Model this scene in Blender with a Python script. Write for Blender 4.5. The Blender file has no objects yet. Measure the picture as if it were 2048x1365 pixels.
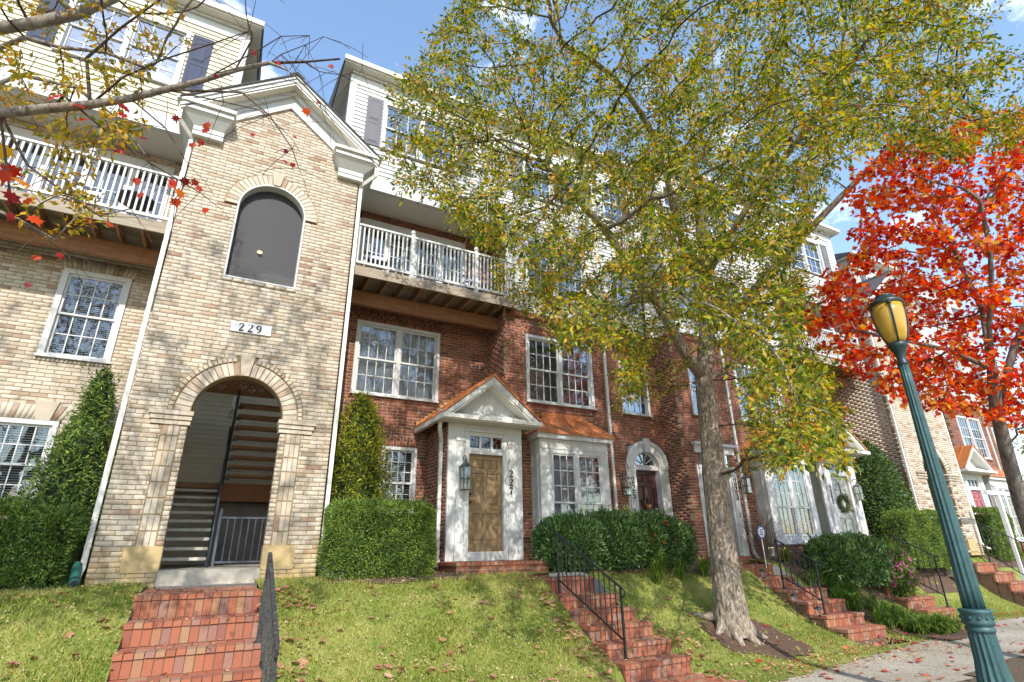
import bpy, math, random
import numpy as np
from mathutils import Vector, Matrix
from mathutils.kdtree import KDTree
random.seed(7)
RNG = np.random.default_rng(11)
SC = bpy.context.scene
COL = SC.collection
R = math.radians

# ---------------------------------------------------------------- camera
F_PX, PITCH, ROLL, YAW = 1074.1, R(21.165), R(-0.784), R(28.29)
_fw = Vector((math.sin(YAW) * math.cos(PITCH), math.cos(YAW) * math.cos(PITCH), math.sin(PITCH)))
_rt = Vector((math.cos(YAW), -math.sin(YAW), 0))
_up = _rt.cross(_fw)
C_R = _rt * math.cos(ROLL) + _up * math.sin(ROLL)
C_U = -_rt * math.sin(ROLL) + _up * math.cos(ROLL)
C_F = _fw
cam_d = bpy.data.cameras.new("camera")
cam_d.sensor_fit = 'HORIZONTAL'
cam_d.sensor_width = 36.0
cam_d.lens = 36.0 * F_PX / 2048.0
cam_d.clip_start = 0.05
cam_d.clip_end = 2000
cam = bpy.data.objects.new("camera", cam_d)
COL.objects.link(cam)
cam.matrix_world = Matrix(((C_R.x, C_U.x, -C_F.x, 0), (C_R.y, C_U.y, -C_F.y, 0), (C_R.z, C_U.z, -C_F.z, 0), (0, 0, 0, 1)))
SC.camera = cam

# ---------------------------------------------------------------- sky, sun, exposure
SUN_EL, SUN_AZ = R(39), R(12)          # light runs towards +Y, a little towards +X
W = bpy.data.worlds.new("World")
SC.world = W
W.use_nodes = True
_n = W.node_tree.nodes
_l = W.node_tree.links
_n.clear()
_out = _n.new('ShaderNodeOutputWorld')
_bg = _n.new('ShaderNodeBackground')
_bg.inputs[1].default_value = 0.15
_sky = _n.new('ShaderNodeTexSky')
_sky.sky_type = 'NISHITA'
_sky.sun_disc = False
_sky.sun_elevation = SUN_EL
_sky.sun_rotation = math.pi + SUN_AZ
_sky.altitude = 100
_sky.air_density = 1.35
_sky.dust_density = 0.4
_sky.ozone_density = 2.2
_tc = _n.new('ShaderNodeTexCoord')
_mp = _n.new('ShaderNodeMapping')
_mp.inputs['Scale'].default_value = (1.0, 1.0, 1.9)
_mp.inputs['Location'].default_value = (1.37, 0.6, 0.72)
_nz = _n.new('ShaderNodeTexNoise')
_nz.inputs['Scale'].default_value = 5.2
_nz.inputs['Detail'].default_value = 9
_nz.inputs['Roughness'].default_value = 0.58
_cr = _n.new('ShaderNodeValToRGB')
_cr.color_ramp.elements[0].position = 0.57
_cr.color_ramp.elements[0].color = (0, 0, 0, 1)
_cr.color_ramp.elements[1].position = 0.76
_cr.color_ramp.elements[1].color = (1, 1, 1, 1)
_mx = _n.new('ShaderNodeMixRGB')
_mx.inputs[2].default_value = (7.6, 7.9, 8.3, 1)
_l.new(_tc.outputs['Generated'], _mp.inputs[0])
_l.new(_mp.outputs[0], _nz.inputs[0])
_l.new(_nz.outputs[0], _cr.inputs[0])
_l.new(_cr.outputs[0], _mx.inputs[0])
_l.new(_sky.outputs[0], _mx.inputs[1])
_l.new(_mx.outputs[0], _bg.inputs[0])
_l.new(_bg.outputs[0], _out.inputs[0])

_sd = bpy.data.lights.new("sun", 'SUN')
_sd.energy = 2.6
_sd.angle = R(0.53)
_sd.color = (1.0, 0.945, 0.86)
_so = bpy.data.objects.new("sun", _sd)
COL.objects.link(_so)
SUN_D = Vector((math.sin(SUN_AZ) * math.cos(SUN_EL), math.cos(SUN_AZ) * math.cos(SUN_EL), -math.sin(SUN_EL)))
_so.rotation_euler = SUN_D.to_track_quat('-Z', 'Y').to_euler()
_so.location = (-10, -40, 40)
VS = SC.view_settings
VS.view_transform = 'Standard'
VS.look = 'None'
VS.gamma = 1.0
VS.use_curve_mapping = False
VS.exposure = 1.16
SC.cycles.max_bounces = 8
SC.cycles.diffuse_bounces = 4
SC.cycles.transparent_max_bounces = 12
SC.cycles.use_denoising = True


def ray(px, py):
    return C_R * ((px - 1024) / F_PX) - C_U * ((py - 682.5) / F_PX) + C_F


def atY(px, py, y):
    r = ray(px, py)
    return r * (y / r.y)


def atZ(px, py, z):
    r = ray(px, py)
    return r * (z / r.z)


def project(p):
    p = Vector(p)
    d = p.dot(C_F)
    if d < 0.1:
        return None
    return 1024 + F_PX * p.dot(C_R) / d, 682.5 - F_PX * p.dot(C_U) / d, d


# ---------------------------------------------------------------- materials
MATS = {}


def new_mat(name):
    m = bpy.data.materials.new(name)
    m.use_nodes = True
    nt = m.node_tree
    b = nt.nodes.get('Principled BSDF')
    return m, nt, b


def lerp3(a, k):
    return tuple(min(1, c * k) for c in a[:3]) + (1,)


def simple(name, col, rough=0.6, var=0.15, scale=6.0, bump=0.0, bscale=40.0, metal=0.0, spec=0.5, stretch=(1, 1, 1), streak=None):
    """A painted or weathered surface: base colour varied by two noises, optional bump and vertical streaks."""
    m, nt, b = new_mat(name)
    N, L = nt.nodes, nt.links
    tc = N.new('ShaderNodeTexCoord')
    mp = N.new('ShaderNodeMapping')
    mp.inputs['Scale'].default_value = stretch
    L.new(tc.outputs['Object'], mp.inputs[0])
    nz = N.new('ShaderNodeTexNoise')
    nz.inputs['Scale'].default_value = scale
    nz.inputs['Detail'].default_value = 6
    nz.inputs['Roughness'].default_value = 0.65
    L.new(mp.outputs[0], nz.inputs[0])
    r = N.new('ShaderNodeValToRGB')
    r.color_ramp.elements[0].position = 0.3
    r.color_ramp.elements[0].color = lerp3(col, 1 - var)
    r.color_ramp.elements[1].position = 0.7
    r.color_ramp.elements[1].color = lerp3(col, 1 + var * 0.6)
    L.new(nz.outputs[0], r.inputs[0])
    src = r.outputs[0]
    if streak:
        mp2 = N.new('ShaderNodeMapping')
        mp2.inputs['Scale'].default_value = (9, 9, 0.6)
        L.new(tc.outputs['Object'], mp2.inputs[0])
        n2 = N.new('ShaderNodeTexNoise')
        n2.inputs['Scale'].default_value = 1.6
        n2.inputs['Detail'].default_value = 5
        L.new(mp2.outputs[0], n2.inputs[0])
        r2 = N.new('ShaderNodeValToRGB')
        r2.color_ramp.elements[0].position = 0.52
        r2.color_ramp.elements[0].color = (0, 0, 0, 1)
        r2.color_ramp.elements[1].position = 0.75
        r2.color_ramp.elements[1].color = (0.5, 0.5, 0.5, 1)
        L.new(n2.outputs[0], r2.inputs[0])
        mx = N.new('ShaderNodeMixRGB')
        mx.inputs[2].default_value = tuple(streak) + (1,)
        L.new(r2.outputs[0], mx.inputs[0])
        L.new(src, mx.inputs[1])
        src = mx.outputs[0]
    L.new(src, b.inputs['Base Color'])
    b.inputs['Roughness'].default_value = rough
    b.inputs['Metallic'].default_value = metal
    b.inputs['Specular IOR Level'].default_value = spec
    if bump > 0:
        nb = N.new('ShaderNodeTexNoise')
        nb.inputs['Scale'].default_value = bscale
        nb.inputs['Detail'].default_value = 5
        L.new(mp.outputs[0], nb.inputs[0])
        bp = N.new('ShaderNodeBump')
        bp.inputs['Strength'].default_value = bump
        bp.inputs['Distance'].default_value = 0.02
        L.new(nb.outputs[0], bp.inputs['Height'])
        L.new(bp.outputs[0], b.inputs['Normal'])
    MATS[name] = m
    return m


def piece_rand(N, L):
    """One random number per piece: object random plus island random, wrapped."""
    oi = N.new('ShaderNodeObjectInfo')
    ge = N.new('ShaderNodeNewGeometry')
    ad = N.new('ShaderNodeMath')
    ad.operation = 'ADD'
    L.new(oi.outputs['Random'], ad.inputs[0])
    L.new(ge.outputs['Random Per Island'], ad.inputs[1])
    fr = N.new('ShaderNodeMath')
    fr.operation = 'FRACT'
    L.new(ad.outputs[0], fr.inputs[0])
    return fr.outputs[0]


def ramp(N, stops, interp='LINEAR'):
    r = N.new('ShaderNodeValToRGB')
    r.color_ramp.interpolation = interp
    e = r.color_ramp.elements
    while len(e) < len(stops):
        e.new(0.5)
    for i, (p, c) in enumerate(stops):
        e[i].position = p
        e[i].color = tuple(c[:3]) + (1,)
    return r


def brick_mat(name, stops, spot, spot_lo=0.6, spot_hi=0.75, rough=0.9, sscale=9.0, smax=0.85, stain=None):
    m, nt, b = new_mat(name)
    N, L = nt.nodes, nt.links
    v = piece_rand(N, L)
    r = ramp(N, stops)
    L.new(v, r.inputs[0])
    ge = N.new('ShaderNodeNewGeometry')
    nz = N.new('ShaderNodeTexNoise')
    nz.inputs['Scale'].default_value = sscale
    nz.inputs['Detail'].default_value = 7
    nz.inputs['Roughness'].default_value = 0.7
    L.new(ge.outputs['Position'], nz.inputs[0])
    r2 = ramp(N, [(spot_lo, (0, 0, 0)), (spot_hi, (smax, smax, smax))])
    L.new(nz.outputs[0], r2.inputs[0])
    mx = N.new('ShaderNodeMixRGB')
    mx.inputs[2].default_value = tuple(spot) + (1,)
    L.new(r2.outputs[0], mx.inputs[0])
    L.new(r.outputs[0], mx.inputs[1])
    src = mx.outputs[0]
    if stain:      # rust-yellow efflorescence near the foot of the wall, broken by noise
        sx = N.new('ShaderNodeSeparateXYZ')
        L.new(ge.outputs['Position'], sx.inputs[0])
        n3 = N.new('ShaderNodeTexNoise')
        n3.inputs['Scale'].default_value = 1.7
        n3.inputs['Detail'].default_value = 4
        L.new(ge.outputs['Position'], n3.inputs[0])
        m1 = N.new('ShaderNodeMath')
        m1.operation = 'MULTIPLY_ADD'
        m1.inputs[1].default_value = 1.6
        m1.inputs[2].default_value = -0.8
        L.new(n3.outputs[0], m1.inputs[0])
        m2 = N.new('ShaderNodeMath')
        m2.operation = 'ADD'
        L.new(sx.outputs['Z'], m2.inputs[0])
        L.new(m1.outputs[0], m2.inputs[1])
        r4 = ramp(N, [(0.0, (0.75, 0.75, 0.75)), (0.30, (0, 0, 0))])
        mr = N.new('ShaderNodeMapRange')
        mr.inputs['From Min'].default_value = -0.4
        mr.inputs['From Max'].default_value = 1.6
        L.new(m2.outputs[0], mr.inputs[0])
        L.new(mr.outputs[0], r4.inputs[0])
        mx3 = N.new('ShaderNodeMixRGB')
        mx3.inputs[2].default_value = tuple(stain) + (1,)
        L.new(r4.outputs[0], mx3.inputs[0])
        L.new(src, mx3.inputs[1])
        src = mx3.outputs[0]
    L.new(src, b.inputs['Base Color'])
    b.inputs['Roughness'].default_value = rough
    b.inputs['Specular IOR Level'].default_value = 0.25
    nb = N.new('ShaderNodeTexNoise')
    nb.inputs['Scale'].default_value = 60
    nb.inputs['Detail'].default_value = 4
    L.new(ge.outputs['Position'], nb.inputs[0])
    bp = N.new('ShaderNodeBump')
    bp.inputs['Strength'].default_value = 0.5
    bp.inputs['Distance'].default_value = 0.01
    L.new(nb.outputs[0], bp.inputs['Height'])
    L.new(bp.outputs[0], b.inputs['Normal'])
    MATS[name] = m
    return m


def leaf_mat(name, stops, trans=0.35, rough=0.5, spec=0.3, cl=0.0, clscale=1.2):
    """Leaf: colour per leaf, shifted clump by clump; part of the light passes through."""
    m, nt, b = new_mat(name)
    N, L = nt.nodes, nt.links
    v = piece_rand(N, L)
    if cl > 0:
        ge = N.new('ShaderNodeNewGeometry')
        nz = N.new('ShaderNodeTexNoise')
        nz.inputs['Scale'].default_value = clscale
        nz.inputs['Detail'].default_value = 2
        L.new(ge.outputs['Position'], nz.inputs[0])
        mm = N.new('ShaderNodeMath')
        mm.operation = 'MULTIPLY_ADD'
        mm.inputs[1].default_value = cl * 2
        mm.inputs[2].default_value = -cl
        L.new(nz.outputs[0], mm.inputs[0])
        ad = N.new('ShaderNodeMath')
        ad.operation = 'ADD'
        ad.use_clamp = True
        L.new(v, ad.inputs[0])
        L.new(mm.outputs[0], ad.inputs[1])
        v = ad.outputs[0]
    r = ramp(N, stops)
    L.new(v, r.inputs[0])
    L.new(r.outputs[0], b.inputs['Base Color'])
    b.inputs['Roughness'].default_value = rough
    b.inputs['Specular IOR Level'].default_value = spec
    tr = N.new('ShaderNodeBsdfTranslucent')
    hs = N.new('ShaderNodeHueSaturation')
    hs.inputs['Saturation'].default_value = 1.15
    hs.inputs['Value'].default_value = 1.25
    L.new(r.outputs[0], hs.inputs['Color'])
    L.new(hs.outputs[0], tr.inputs[0])
    ms = N.new('ShaderNodeMixShader')
    ms.inputs[0].default_value = trans
    out = [n for n in N if n.type == 'OUTPUT_MATERIAL'][0]
    L.new(b.outputs[0], ms.inputs[1])
    L.new(tr.outputs[0], ms.inputs[2])
    L.new(ms.outputs[0], out.inputs[0])
    MATS[name] = m
    return m


def glass_mat(name, tint=(0.84, 0.87, 0.88), refl=0.75):
    m, nt, b = new_mat(name)
    N, L = nt.nodes, nt.links
    N.remove(b)
    out = [n for n in N if n.type == 'OUTPUT_MATERIAL'][0]
    tr = N.new('ShaderNodeBsdfTransparent')
    tr.inputs[0].default_value = tuple(tint) + (1,)
    gl = N.new('ShaderNodeBsdfGlossy')
    gl.inputs['Roughness'].default_value = 0.015
    gl.inputs[0].default_value = (0.9, 0.93, 1, 1)
    ge = N.new('ShaderNodeNewGeometry')
    nz = N.new('ShaderNodeTexNoise')
    nz.inputs['Scale'].default_value = 2.2
    nz.inputs['Detail'].default_value = 2
    L.new(ge.outputs['Position'], nz.inputs[0])
    bp = N.new('ShaderNodeBump')
    bp.inputs['Strength'].default_value = 0.06
    bp.inputs['Distance'].default_value = 0.05
    L.new(nz.outputs[0], bp.inputs['Height'])
    L.new(bp.outputs[0], gl.inputs['Normal'])
    fr = N.new('ShaderNodeFresnel')
    fr.inputs[0].default_value = 1.55
    ml = N.new('ShaderNodeMath')
    ml.operation = 'MULTIPLY_ADD'
    ml.inputs[1].default_value = refl
    ml.inputs[2].default_value = 0.035
    ml.use_clamp = True
    L.new(fr.outputs[0], ml.inputs[0])
    ms = N.new('ShaderNodeMixShader')
    L.new(ml.outputs[0], ms.inputs[0])
    L.new(tr.outputs[0], ms.inputs[1])
    L.new(gl.outputs[0], ms.inputs[2])
    L.new(ms.outputs[0], out.inputs[0])
    MATS[name] = m
    return m


def bark_mat(name, c0, c1, c2, vs=5.0):
    m, nt, b = new_mat(name)
    N, L = nt.nodes, nt.links
    ge = N.new('ShaderNodeNewGeometry')
    mp = N.new('ShaderNodeMapping')
    mp.inputs['Scale'].default_value = (3.2, 3.2, 1.0)
    L.new(ge.outputs['Position'], mp.inputs[0])
    vo = N.new('ShaderNodeTexNoise')
    vo.inputs['Scale'].default_value = vs
    vo.inputs['Detail'].default_value = 8
    vo.inputs['Roughness'].default_value = 0.7
    vo.inputs['Distortion'].default_value = 0.6
    L.new(mp.outputs[0], vo.inputs[0])
    r = ramp(N, [(0.32, c0), (0.5, c1), (0.68, c2)])
    L.new(vo.outputs[0], r.inputs[0])
    L.new(r.outputs[0], b.inputs['Base Color'])
    b.inputs['Roughness'].default_value = 0.95
    b.inputs['Specular IOR Level'].default_value = 0.15
    bp = N.new('ShaderNodeBump')
    bp.inputs['Strength'].default_value = 1.0
    bp.inputs['Distance'].default_value = 0.03
    L.new(vo.outputs[0], bp.inputs['Height'])
    L.new(bp.outputs[0], b.inputs['Normal'])
    MATS[name] = m
    return m


brick_mat('red_brick', [(0, (0.15, 0.062, 0.042)), (0.25, (0.235, 0.092, 0.058)), (0.6, (0.30, 0.118, 0.072)), (0.85, (0.21, 0.085, 0.056)), (1, (0.13, 0.062, 0.046))], (0.40, 0.24, 0.16), 0.55, 0.85, smax=0.4, sscale=7)
brick_mat('tan_brick', [(0, (0.473, 0.402, 0.314)), (0.5, (0.572, 0.495, 0.407)), (0.8, (0.462, 0.380, 0.292)), (0.94, (0.407, 0.314, 0.231)), (1, (0.330, 0.209, 0.154))], (0.24, 0.16, 0.095), 0.52, 0.78, smax=0.62, sscale=5, stain=(0.46, 0.32, 0.13))
brick_mat('step_brick', [(0, (0.25, 0.085, 0.052)), (0.3, (0.35, 0.125, 0.068)), (0.55, (0.30, 0.105, 0.066)), (0.75, (0.33, 0.19, 0.105)), (0.9, (0.28, 0.15, 0.12)), (1, (0.24, 0.10, 0.075))], (0.15, 0.085, 0.06), 0.54, 0.82, smax=0.55, sscale=5, rough=0.85)
simple('red_mortar', (0.50, 0.41, 0.29), 0.95, 0.25, 3, 0.3, 120)
simple('tan_mortar', (0.30, 0.225, 0.115), 0.95, 0.25, 3, 0.3, 120)
simple('step_mortar', (0.16, 0.09, 0.06), 0.95, 0.3, 5, 0.3, 120)
simple('stone', (0.56, 0.43, 0.26), 0.85, 0.18, 5, 0.25, 90)
simple('stone_pale', (0.46, 0.385, 0.30), 0.85, 0.10, 6, 0.2, 90)
simple('stone_yellow', (0.47, 0.345, 0.17), 0.85, 0.2, 4, 0.25, 90)
simple('white_paint', (0.56, 0.56, 0.55), 0.65, 0.06, 3, 0.06, 30, spec=0.2, streak=(0.66, 0.65, 0.60))
simple('white_siding', (0.54, 0.54, 0.53), 0.7, 0.06, 2.5, 0.05, 60, spec=0.2, streak=(0.70, 0.69, 0.63))
simple('cream_siding', (0.54, 0.50, 0.38), 0.7, 0.06, 2.5, 0.05, 60, spec=0.2, streak=(0.62, 0.57, 0.44))
simple('taupe_siding', (0.74, 0.68, 0.57), 0.6, 0.12, 3, 0.05, 60)
simple('soffit', (0.66, 0.63, 0.55), 0.6, 0.06, 3)
simple('gutter_metal', (0.70, 0.68, 0.62), 0.4, 0.1, 4, streak=(0.42, 0.40, 0.35))
simple('shutter_grey', (0.17, 0.165, 0.18), 0.8, 0.08, 8, spec=0.12)
simple('shutter_slate', (0.07, 0.08, 0.12), 0.8, 0.08, 8, spec=0.12)
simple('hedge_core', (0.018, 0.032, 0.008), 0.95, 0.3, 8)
simple('shingle', (0.07, 0.065, 0.065), 0.9, 0.35, 14, 0.4, 60)
simple('copper', (0.56, 0.20, 0.07), 0.38, 0.16, 3, 0.08, 20, metal=0.35, streak=(0.38, 0.13, 0.06))
simple('copper_pale', (0.66, 0.36, 0.14), 0.45, 0.2, 5, 0.1, 20, metal=0.3)
simple('door_tan', (0.22, 0.15, 0.078), 0.6, 0.06, 4, spec=0.25)
simple('door_plum', (0.085, 0.035, 0.035), 0.4, 0.1, 4)
simple('door_sage', (0.36, 0.38, 0.34), 0.45, 0.06, 4)
simple('door_rose', (0.36, 0.10, 0.12), 0.45, 0.06, 4)
simple('door_red', (0.42, 0.015, 0.035), 0.4, 0.05, 4)
simple('black_metal', (0.018, 0.02, 0.023), 0.42, 0.25, 14, 0.05, 60)
simple('worn_black', (0.035, 0.035, 0.036), 0.6, 0.6, 18, 0.4, 40, streak=(0.16, 0.15, 0.14))
simple('blue_metal', (0.07, 0.085, 0.11), 0.45, 0.2, 10)
simple('digit_black', (0.012, 0.012, 0.014), 0.5, 0.1, 8)
simple('deck_wood', (0.34, 0.28, 0.21), 0.85, 0.3, 5, 0.3, 30, stretch=(0.4, 5, 5))
simple('beam_wood', (0.30, 0.135, 0.06), 0.75, 0.35, 4, 0.3, 30, stretch=(0.5, 5, 6), streak=(0.12, 0.06, 0.035))
simple('joist_wood', (0.32, 0.18, 0.09), 0.85, 0.3, 5, 0.3, 30)
simple('tread', (0.62, 0.58, 0.50), 0.8, 0.2, 6, 0.2, 60)
simple('concrete', (0.42, 0.385, 0.32), 0.9, 0.22, 5, 0.35, 120)
simple('dark_room', (0.035, 0.035, 0.04), 0.9, 0.2, 2)
simple('dim_room', (0.27, 0.26, 0.26), 0.9, 0.3, 2)
simple('blind_white', (0.66, 0.66, 0.63), 0.6, 0.05, 3)
simple('curtain', (0.58, 0.56, 0.60), 0.9, 0.2, 3, 0.2, 12, stretch=(8, 8, 0.4))
simple('screen_grey', (0.42, 0.40, 0.38), 0.8, 0.08, 4)
simple('lamp_green', (0.026, 0.078, 0.082), 0.5, 0.35, 9, 0.25, 50, streak=(0.05, 0.12, 0.12))
simple('lamp_dark', (0.014, 0.034, 0.036), 0.45, 0.3, 12, 0.1, 60)
simple('sign_white', (0.78, 0.78, 0.77), 0.5, 0.04, 5)
simple('sign_blue', (0.04, 0.07, 0.30), 0.4, 0.05, 5)
simple('terracotta', (0.50, 0.19, 0.09), 0.8, 0.15, 5)
simple('verdigris', (0.085, 0.085, 0.07), 0.55, 0.35, 20, 0.1, 60, metal=0.3)
simple('brass', (0.15, 0.10, 0.05), 0.35, 0.1, 5, metal=0.8)
simple('drain_green', (0.02, 0.10, 0.075), 0.5, 0.1, 8)
simple('plastic_white', (0.70, 0.70, 0.68), 0.5, 0.1, 8)
simple('fabric_navy', (0.05, 0.06, 0.16), 0.9, 0.1, 8)
simple('fabric_white', (0.70, 0.70, 0.74), 0.9, 0.1, 8)
simple('mulch', (0.115, 0.065, 0.042), 0.98, 0.7, 55, 1.0, 70)
simple('soil', (0.10, 0.075, 0.045), 0.98, 0.5, 20, 0.6, 50)
glass_mat('glass')
glass_mat('glass_dark', (0.35, 0.37, 0.4), 1.2)
glass_mat('lantern_glass', (0.86, 0.87, 0.84), 0.35)
def screen_mat():
    m, nt, b = new_mat('screen_mesh')
    N, L = nt.nodes, nt.links
    b.inputs['Base Color'].default_value = (0.05, 0.048, 0.055, 1)
    b.inputs['Roughness'].default_value = 0.6
    tr = N.new('ShaderNodeBsdfTransparent')
    ms = N.new('ShaderNodeMixShader')
    ms.inputs[0].default_value = 0.55
    out = [n for n in N if n.type == 'OUTPUT_MATERIAL'][0]
    L.new(tr.outputs[0], ms.inputs[1])
    L.new(b.outputs[0], ms.inputs[2])
    L.new(ms.outputs[0], out.inputs[0])
    MATS['screen_mesh'] = m


screen_mat()
bark_mat('elm_bark', (0.09, 0.062, 0.045), (0.27, 0.215, 0.165), (0.52, 0.46, 0.38), 8)
bark_mat('maple_bark', (0.07, 0.06, 0.055), (0.17, 0.15, 0.13), (0.28, 0.25, 0.22), 4)
bark_mat('pale_bark', (0.11, 0.09, 0.075), (0.26, 0.22, 0.18), (0.40, 0.36, 0.31), 6)
bark_mat('twig', (0.05, 0.035, 0.025), (0.10, 0.07, 0.05), (0.15, 0.11, 0.08), 6)
leaf_mat('elm_leaf', [(0, (0.05, 0.085, 0.014)), (0.3, (0.14, 0.195, 0.022)), (0.55, (0.28, 0.31, 0.03)), (0.76, (0.48, 0.40, 0.04)), (0.9, (0.56, 0.34, 0.035)), (1, (0.48, 0.20, 0.035))], 0.45, cl=0.36, clscale=1.0)
leaf_mat('elm_leaf_gold', [(0, (0.139, 0.164, 0.023)), (0.3, (0.329, 0.291, 0.028)), (0.65, (0.569, 0.354, 0.028)), (1, (0.481, 0.215, 0.032))], 0.42, cl=0.3, clscale=1.2)
leaf_mat('maple_leaf', [(0, (0.36, 0.016, 0.014)), (0.35, (0.62, 0.04, 0.018)), (0.65, (0.74, 0.10, 0.022)), (0.88, (0.76, 0.22, 0.03)), (1, (0.72, 0.42, 0.07))], 0.6, cl=0.32, clscale=0.8)
leaf_mat('maple_leaf_dark', [(0, (0.16, 0.012, 0.02)), (0.5, (0.34, 0.025, 0.02)), (1, (0.50, 0.06, 0.015))], 0.4)
leaf_mat('yew_leaf', [(0, (0.033, 0.068, 0.018)), (0.5, (0.090, 0.161, 0.031)), (1, (0.202, 0.281, 0.049))], 0.2, cl=0.2, clscale=3)
leaf_mat('boxwood_leaf', [(0, (0.044, 0.090, 0.022)), (0.6, (0.134, 0.224, 0.040)), (1, (0.359, 0.426, 0.068))], 0.22, cl=0.2, clscale=3)
leaf_mat('holly_leaf', [(0, (0.030, 0.070, 0.021)), (0.6, (0.070, 0.143, 0.029)), (1, (0.203, 0.284, 0.051))], 0.15, 0.3, 0.5, cl=0.25, clscale=2)
leaf_mat('yellow_leaf', [(0, (0.05, 0.085, 0.012)), (0.4, (0.14, 0.19, 0.015)), (0.75, (0.36, 0.37, 0.02)), (1, (0.52, 0.48, 0.03))], 0.3, 0.4, cl=0.3, clscale=1.6)
leaf_mat('camellia_leaf', [(0, (0.030, 0.073, 0.024)), (0.6, (0.085, 0.182, 0.043)), (1, (0.268, 0.390, 0.097))], 0.15, 0.28, 0.55, cl=0.2, clscale=2.5)
leaf_mat('liriope_leaf', [(0, (0.041, 0.090, 0.020)), (0.6, (0.114, 0.211, 0.033)), (1, (0.325, 0.406, 0.065))], 0.25)
leaf_mat('grass_blade', [(0, (0.10, 0.17, 0.02)), (0.4, (0.21, 0.27, 0.035)), (0.7, (0.38, 0.38, 0.085)), (1, (0.56, 0.48, 0.20))], 0.35, cl=0.6, clscale=0.8)
leaf_mat('litter_leaf', [(0, (0.36, 0.23, 0.10)), (0.5, (0.56, 0.42, 0.20)), (1, (0.66, 0.54, 0.30))], 0.25)
leaf_mat('litter_maple', [(0, (0.42, 0.12, 0.09)), (0.4, (0.52, 0.26, 0.17)), (0.75, (0.58, 0.36, 0.24)), (1, (0.40, 0.06, 0.09))], 0.25)
leaf_mat('litter_maple_red', [(0, (0.30, 0.02, 0.03)), (0.5, (0.45, 0.07, 0.04)), (1, (0.50, 0.22, 0.10))], 0.25)
leaf_mat('pink_petal', [(0, (0.55, 0.10, 0.28)), (1, (0.75, 0.32, 0.50))], 0.3)
leaf_mat('red_petal', [(0, (0.55, 0.03, 0.03)), (1, (0.65, 0.14, 0.06))], 0.3)
leaf_mat('wreath_leaf', [(0, (0.05, 0.075, 0.03)), (0.6, (0.13, 0.16, 0.075)), (1, (0.25, 0.27, 0.15))], 0.2)
leaf_mat('tuft_leaf', [(0, (0.10, 0.065, 0.045)), (0.5, (0.28, 0.20, 0.15)), (1, (0.45, 0.36, 0.29))], 0.2)


def lawn_mat():
    m, nt, b = new_mat('lawn')
    N, L = nt.nodes, nt.links
    ge = N.new('ShaderNodeNewGeometry')
    nz = N.new('ShaderNodeTexNoise')
    nz.inputs['Scale'].default_value = 1.4
    nz.inputs['Detail'].default_value = 8
    nz.inputs['Roughness'].default_value = 0.7
    L.new(ge.outputs['Position'], nz.inputs[0])
    r = ramp(N, [(0.35, (0.11, 0.15, 0.03)), (0.55, (0.20, 0.22, 0.055)), (0.72, (0.34, 0.29, 0.12))])
    L.new(nz.outputs[0], r.inputs[0])
    L.new(r.outputs[0], b.inputs['Base Color'])
    b.inputs['Roughness'].default_value = 1
    b.inputs['Specular IOR Level'].default_value = 0.1
    MATS['lawn'] = m


lawn_mat()


def sidewalk_mat():
    m, nt, b = new_mat('aggregate')
    N, L = nt.nodes, nt.links
    ge = N.new('ShaderNodeNewGeometry')
    vo = N.new('ShaderNodeTexVoronoi')
    vo.inputs['Scale'].default_value = 70
    L.new(ge.outputs['Position'], vo.inputs[0])
    hs = N.new('ShaderNodeSeparateColor')
    L.new(vo.outputs['Color'], hs.inputs[0])
    r = ramp(N, [(0, (0.18, 0.15, 0.11)), (0.4, (0.34, 0.31, 0.25)), (1, (0.50, 0.46, 0.38))])
    L.new(hs.outputs[0], r.inputs[0])
    nz = N.new('ShaderNodeTexNoise')
    nz.inputs['Scale'].default_value = 0.9
    nz.inputs['Detail'].default_value = 6
    L.new(ge.outputs['Position'], nz.inputs[0])
    r2 = ramp(N, [(0.35, (0.72, 0.70, 0.66)), (0.65, (1, 1, 1))])
    L.new(nz.outputs[0], r2.inputs[0])
    mx = N.new('ShaderNodeMixRGB')
    mx.blend_type = 'MULTIPLY'
    mx.inputs[0].default_value = 1
    L.new(r.outputs[0], mx.inputs[1])
    L.new(r2.outputs[0], mx.inputs[2])
    L.new(mx.outputs[0], b.inputs['Base Color'])
    b.inputs['Roughness'].default_value = 0.95
    bp = N.new('ShaderNodeBump')
    bp.inputs['Strength'].default_value = 0.4
    bp.inputs['Distance'].default_value = 0.01
    L.new(vo.outputs['Distance'], bp.inputs['Height'])
    L.new(bp.outputs[0], b.inputs['Normal'])
    MATS['aggregate'] = m


sidewalk_mat()


def emit_mat(name, col, k):
    m, nt, b = new_mat(name)
    b.inputs['Base Color'].default_value = tuple(col) + (1,)
    b.inputs['Emission Color'].default_value = tuple(col) + (1,)
    b.inputs['Emission Strength'].default_value = k
    MATS[name] = m


emit_mat('bulb_glow', (1.0, 0.62, 0.25), 2.0)


def amber_mat():
    m, nt, b = new_mat('amber_globe')
    N, L = nt.nodes, nt.links
    tc = N.new('ShaderNodeTexCoord')
    nz = N.new('ShaderNodeTexNoise')
    nz.inputs['Scale'].default_value = 3
    L.new(tc.outputs['Object'], nz.inputs[0])
    r = ramp(N, [(0.3, (0.54, 0.31, 0.04)), (0.7, (0.68, 0.44, 0.08))])
    L.new(nz.outputs[0], r.inputs[0])
    L.new(r.outputs[0], b.inputs['Base Color'])
    b.inputs['Roughness'].default_value = 0.18
    b.inputs['Transmission Weight'].default_value = 0.25
    b.inputs['Subsurface Weight'].default_value = 0.25
    b.inputs['Subsurface Radius'].default_value = (0.1, 0.07, 0.02)
    MATS['amber_globe'] = m


amber_mat()

# ---------------------------------------------------------------- object helpers


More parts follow.
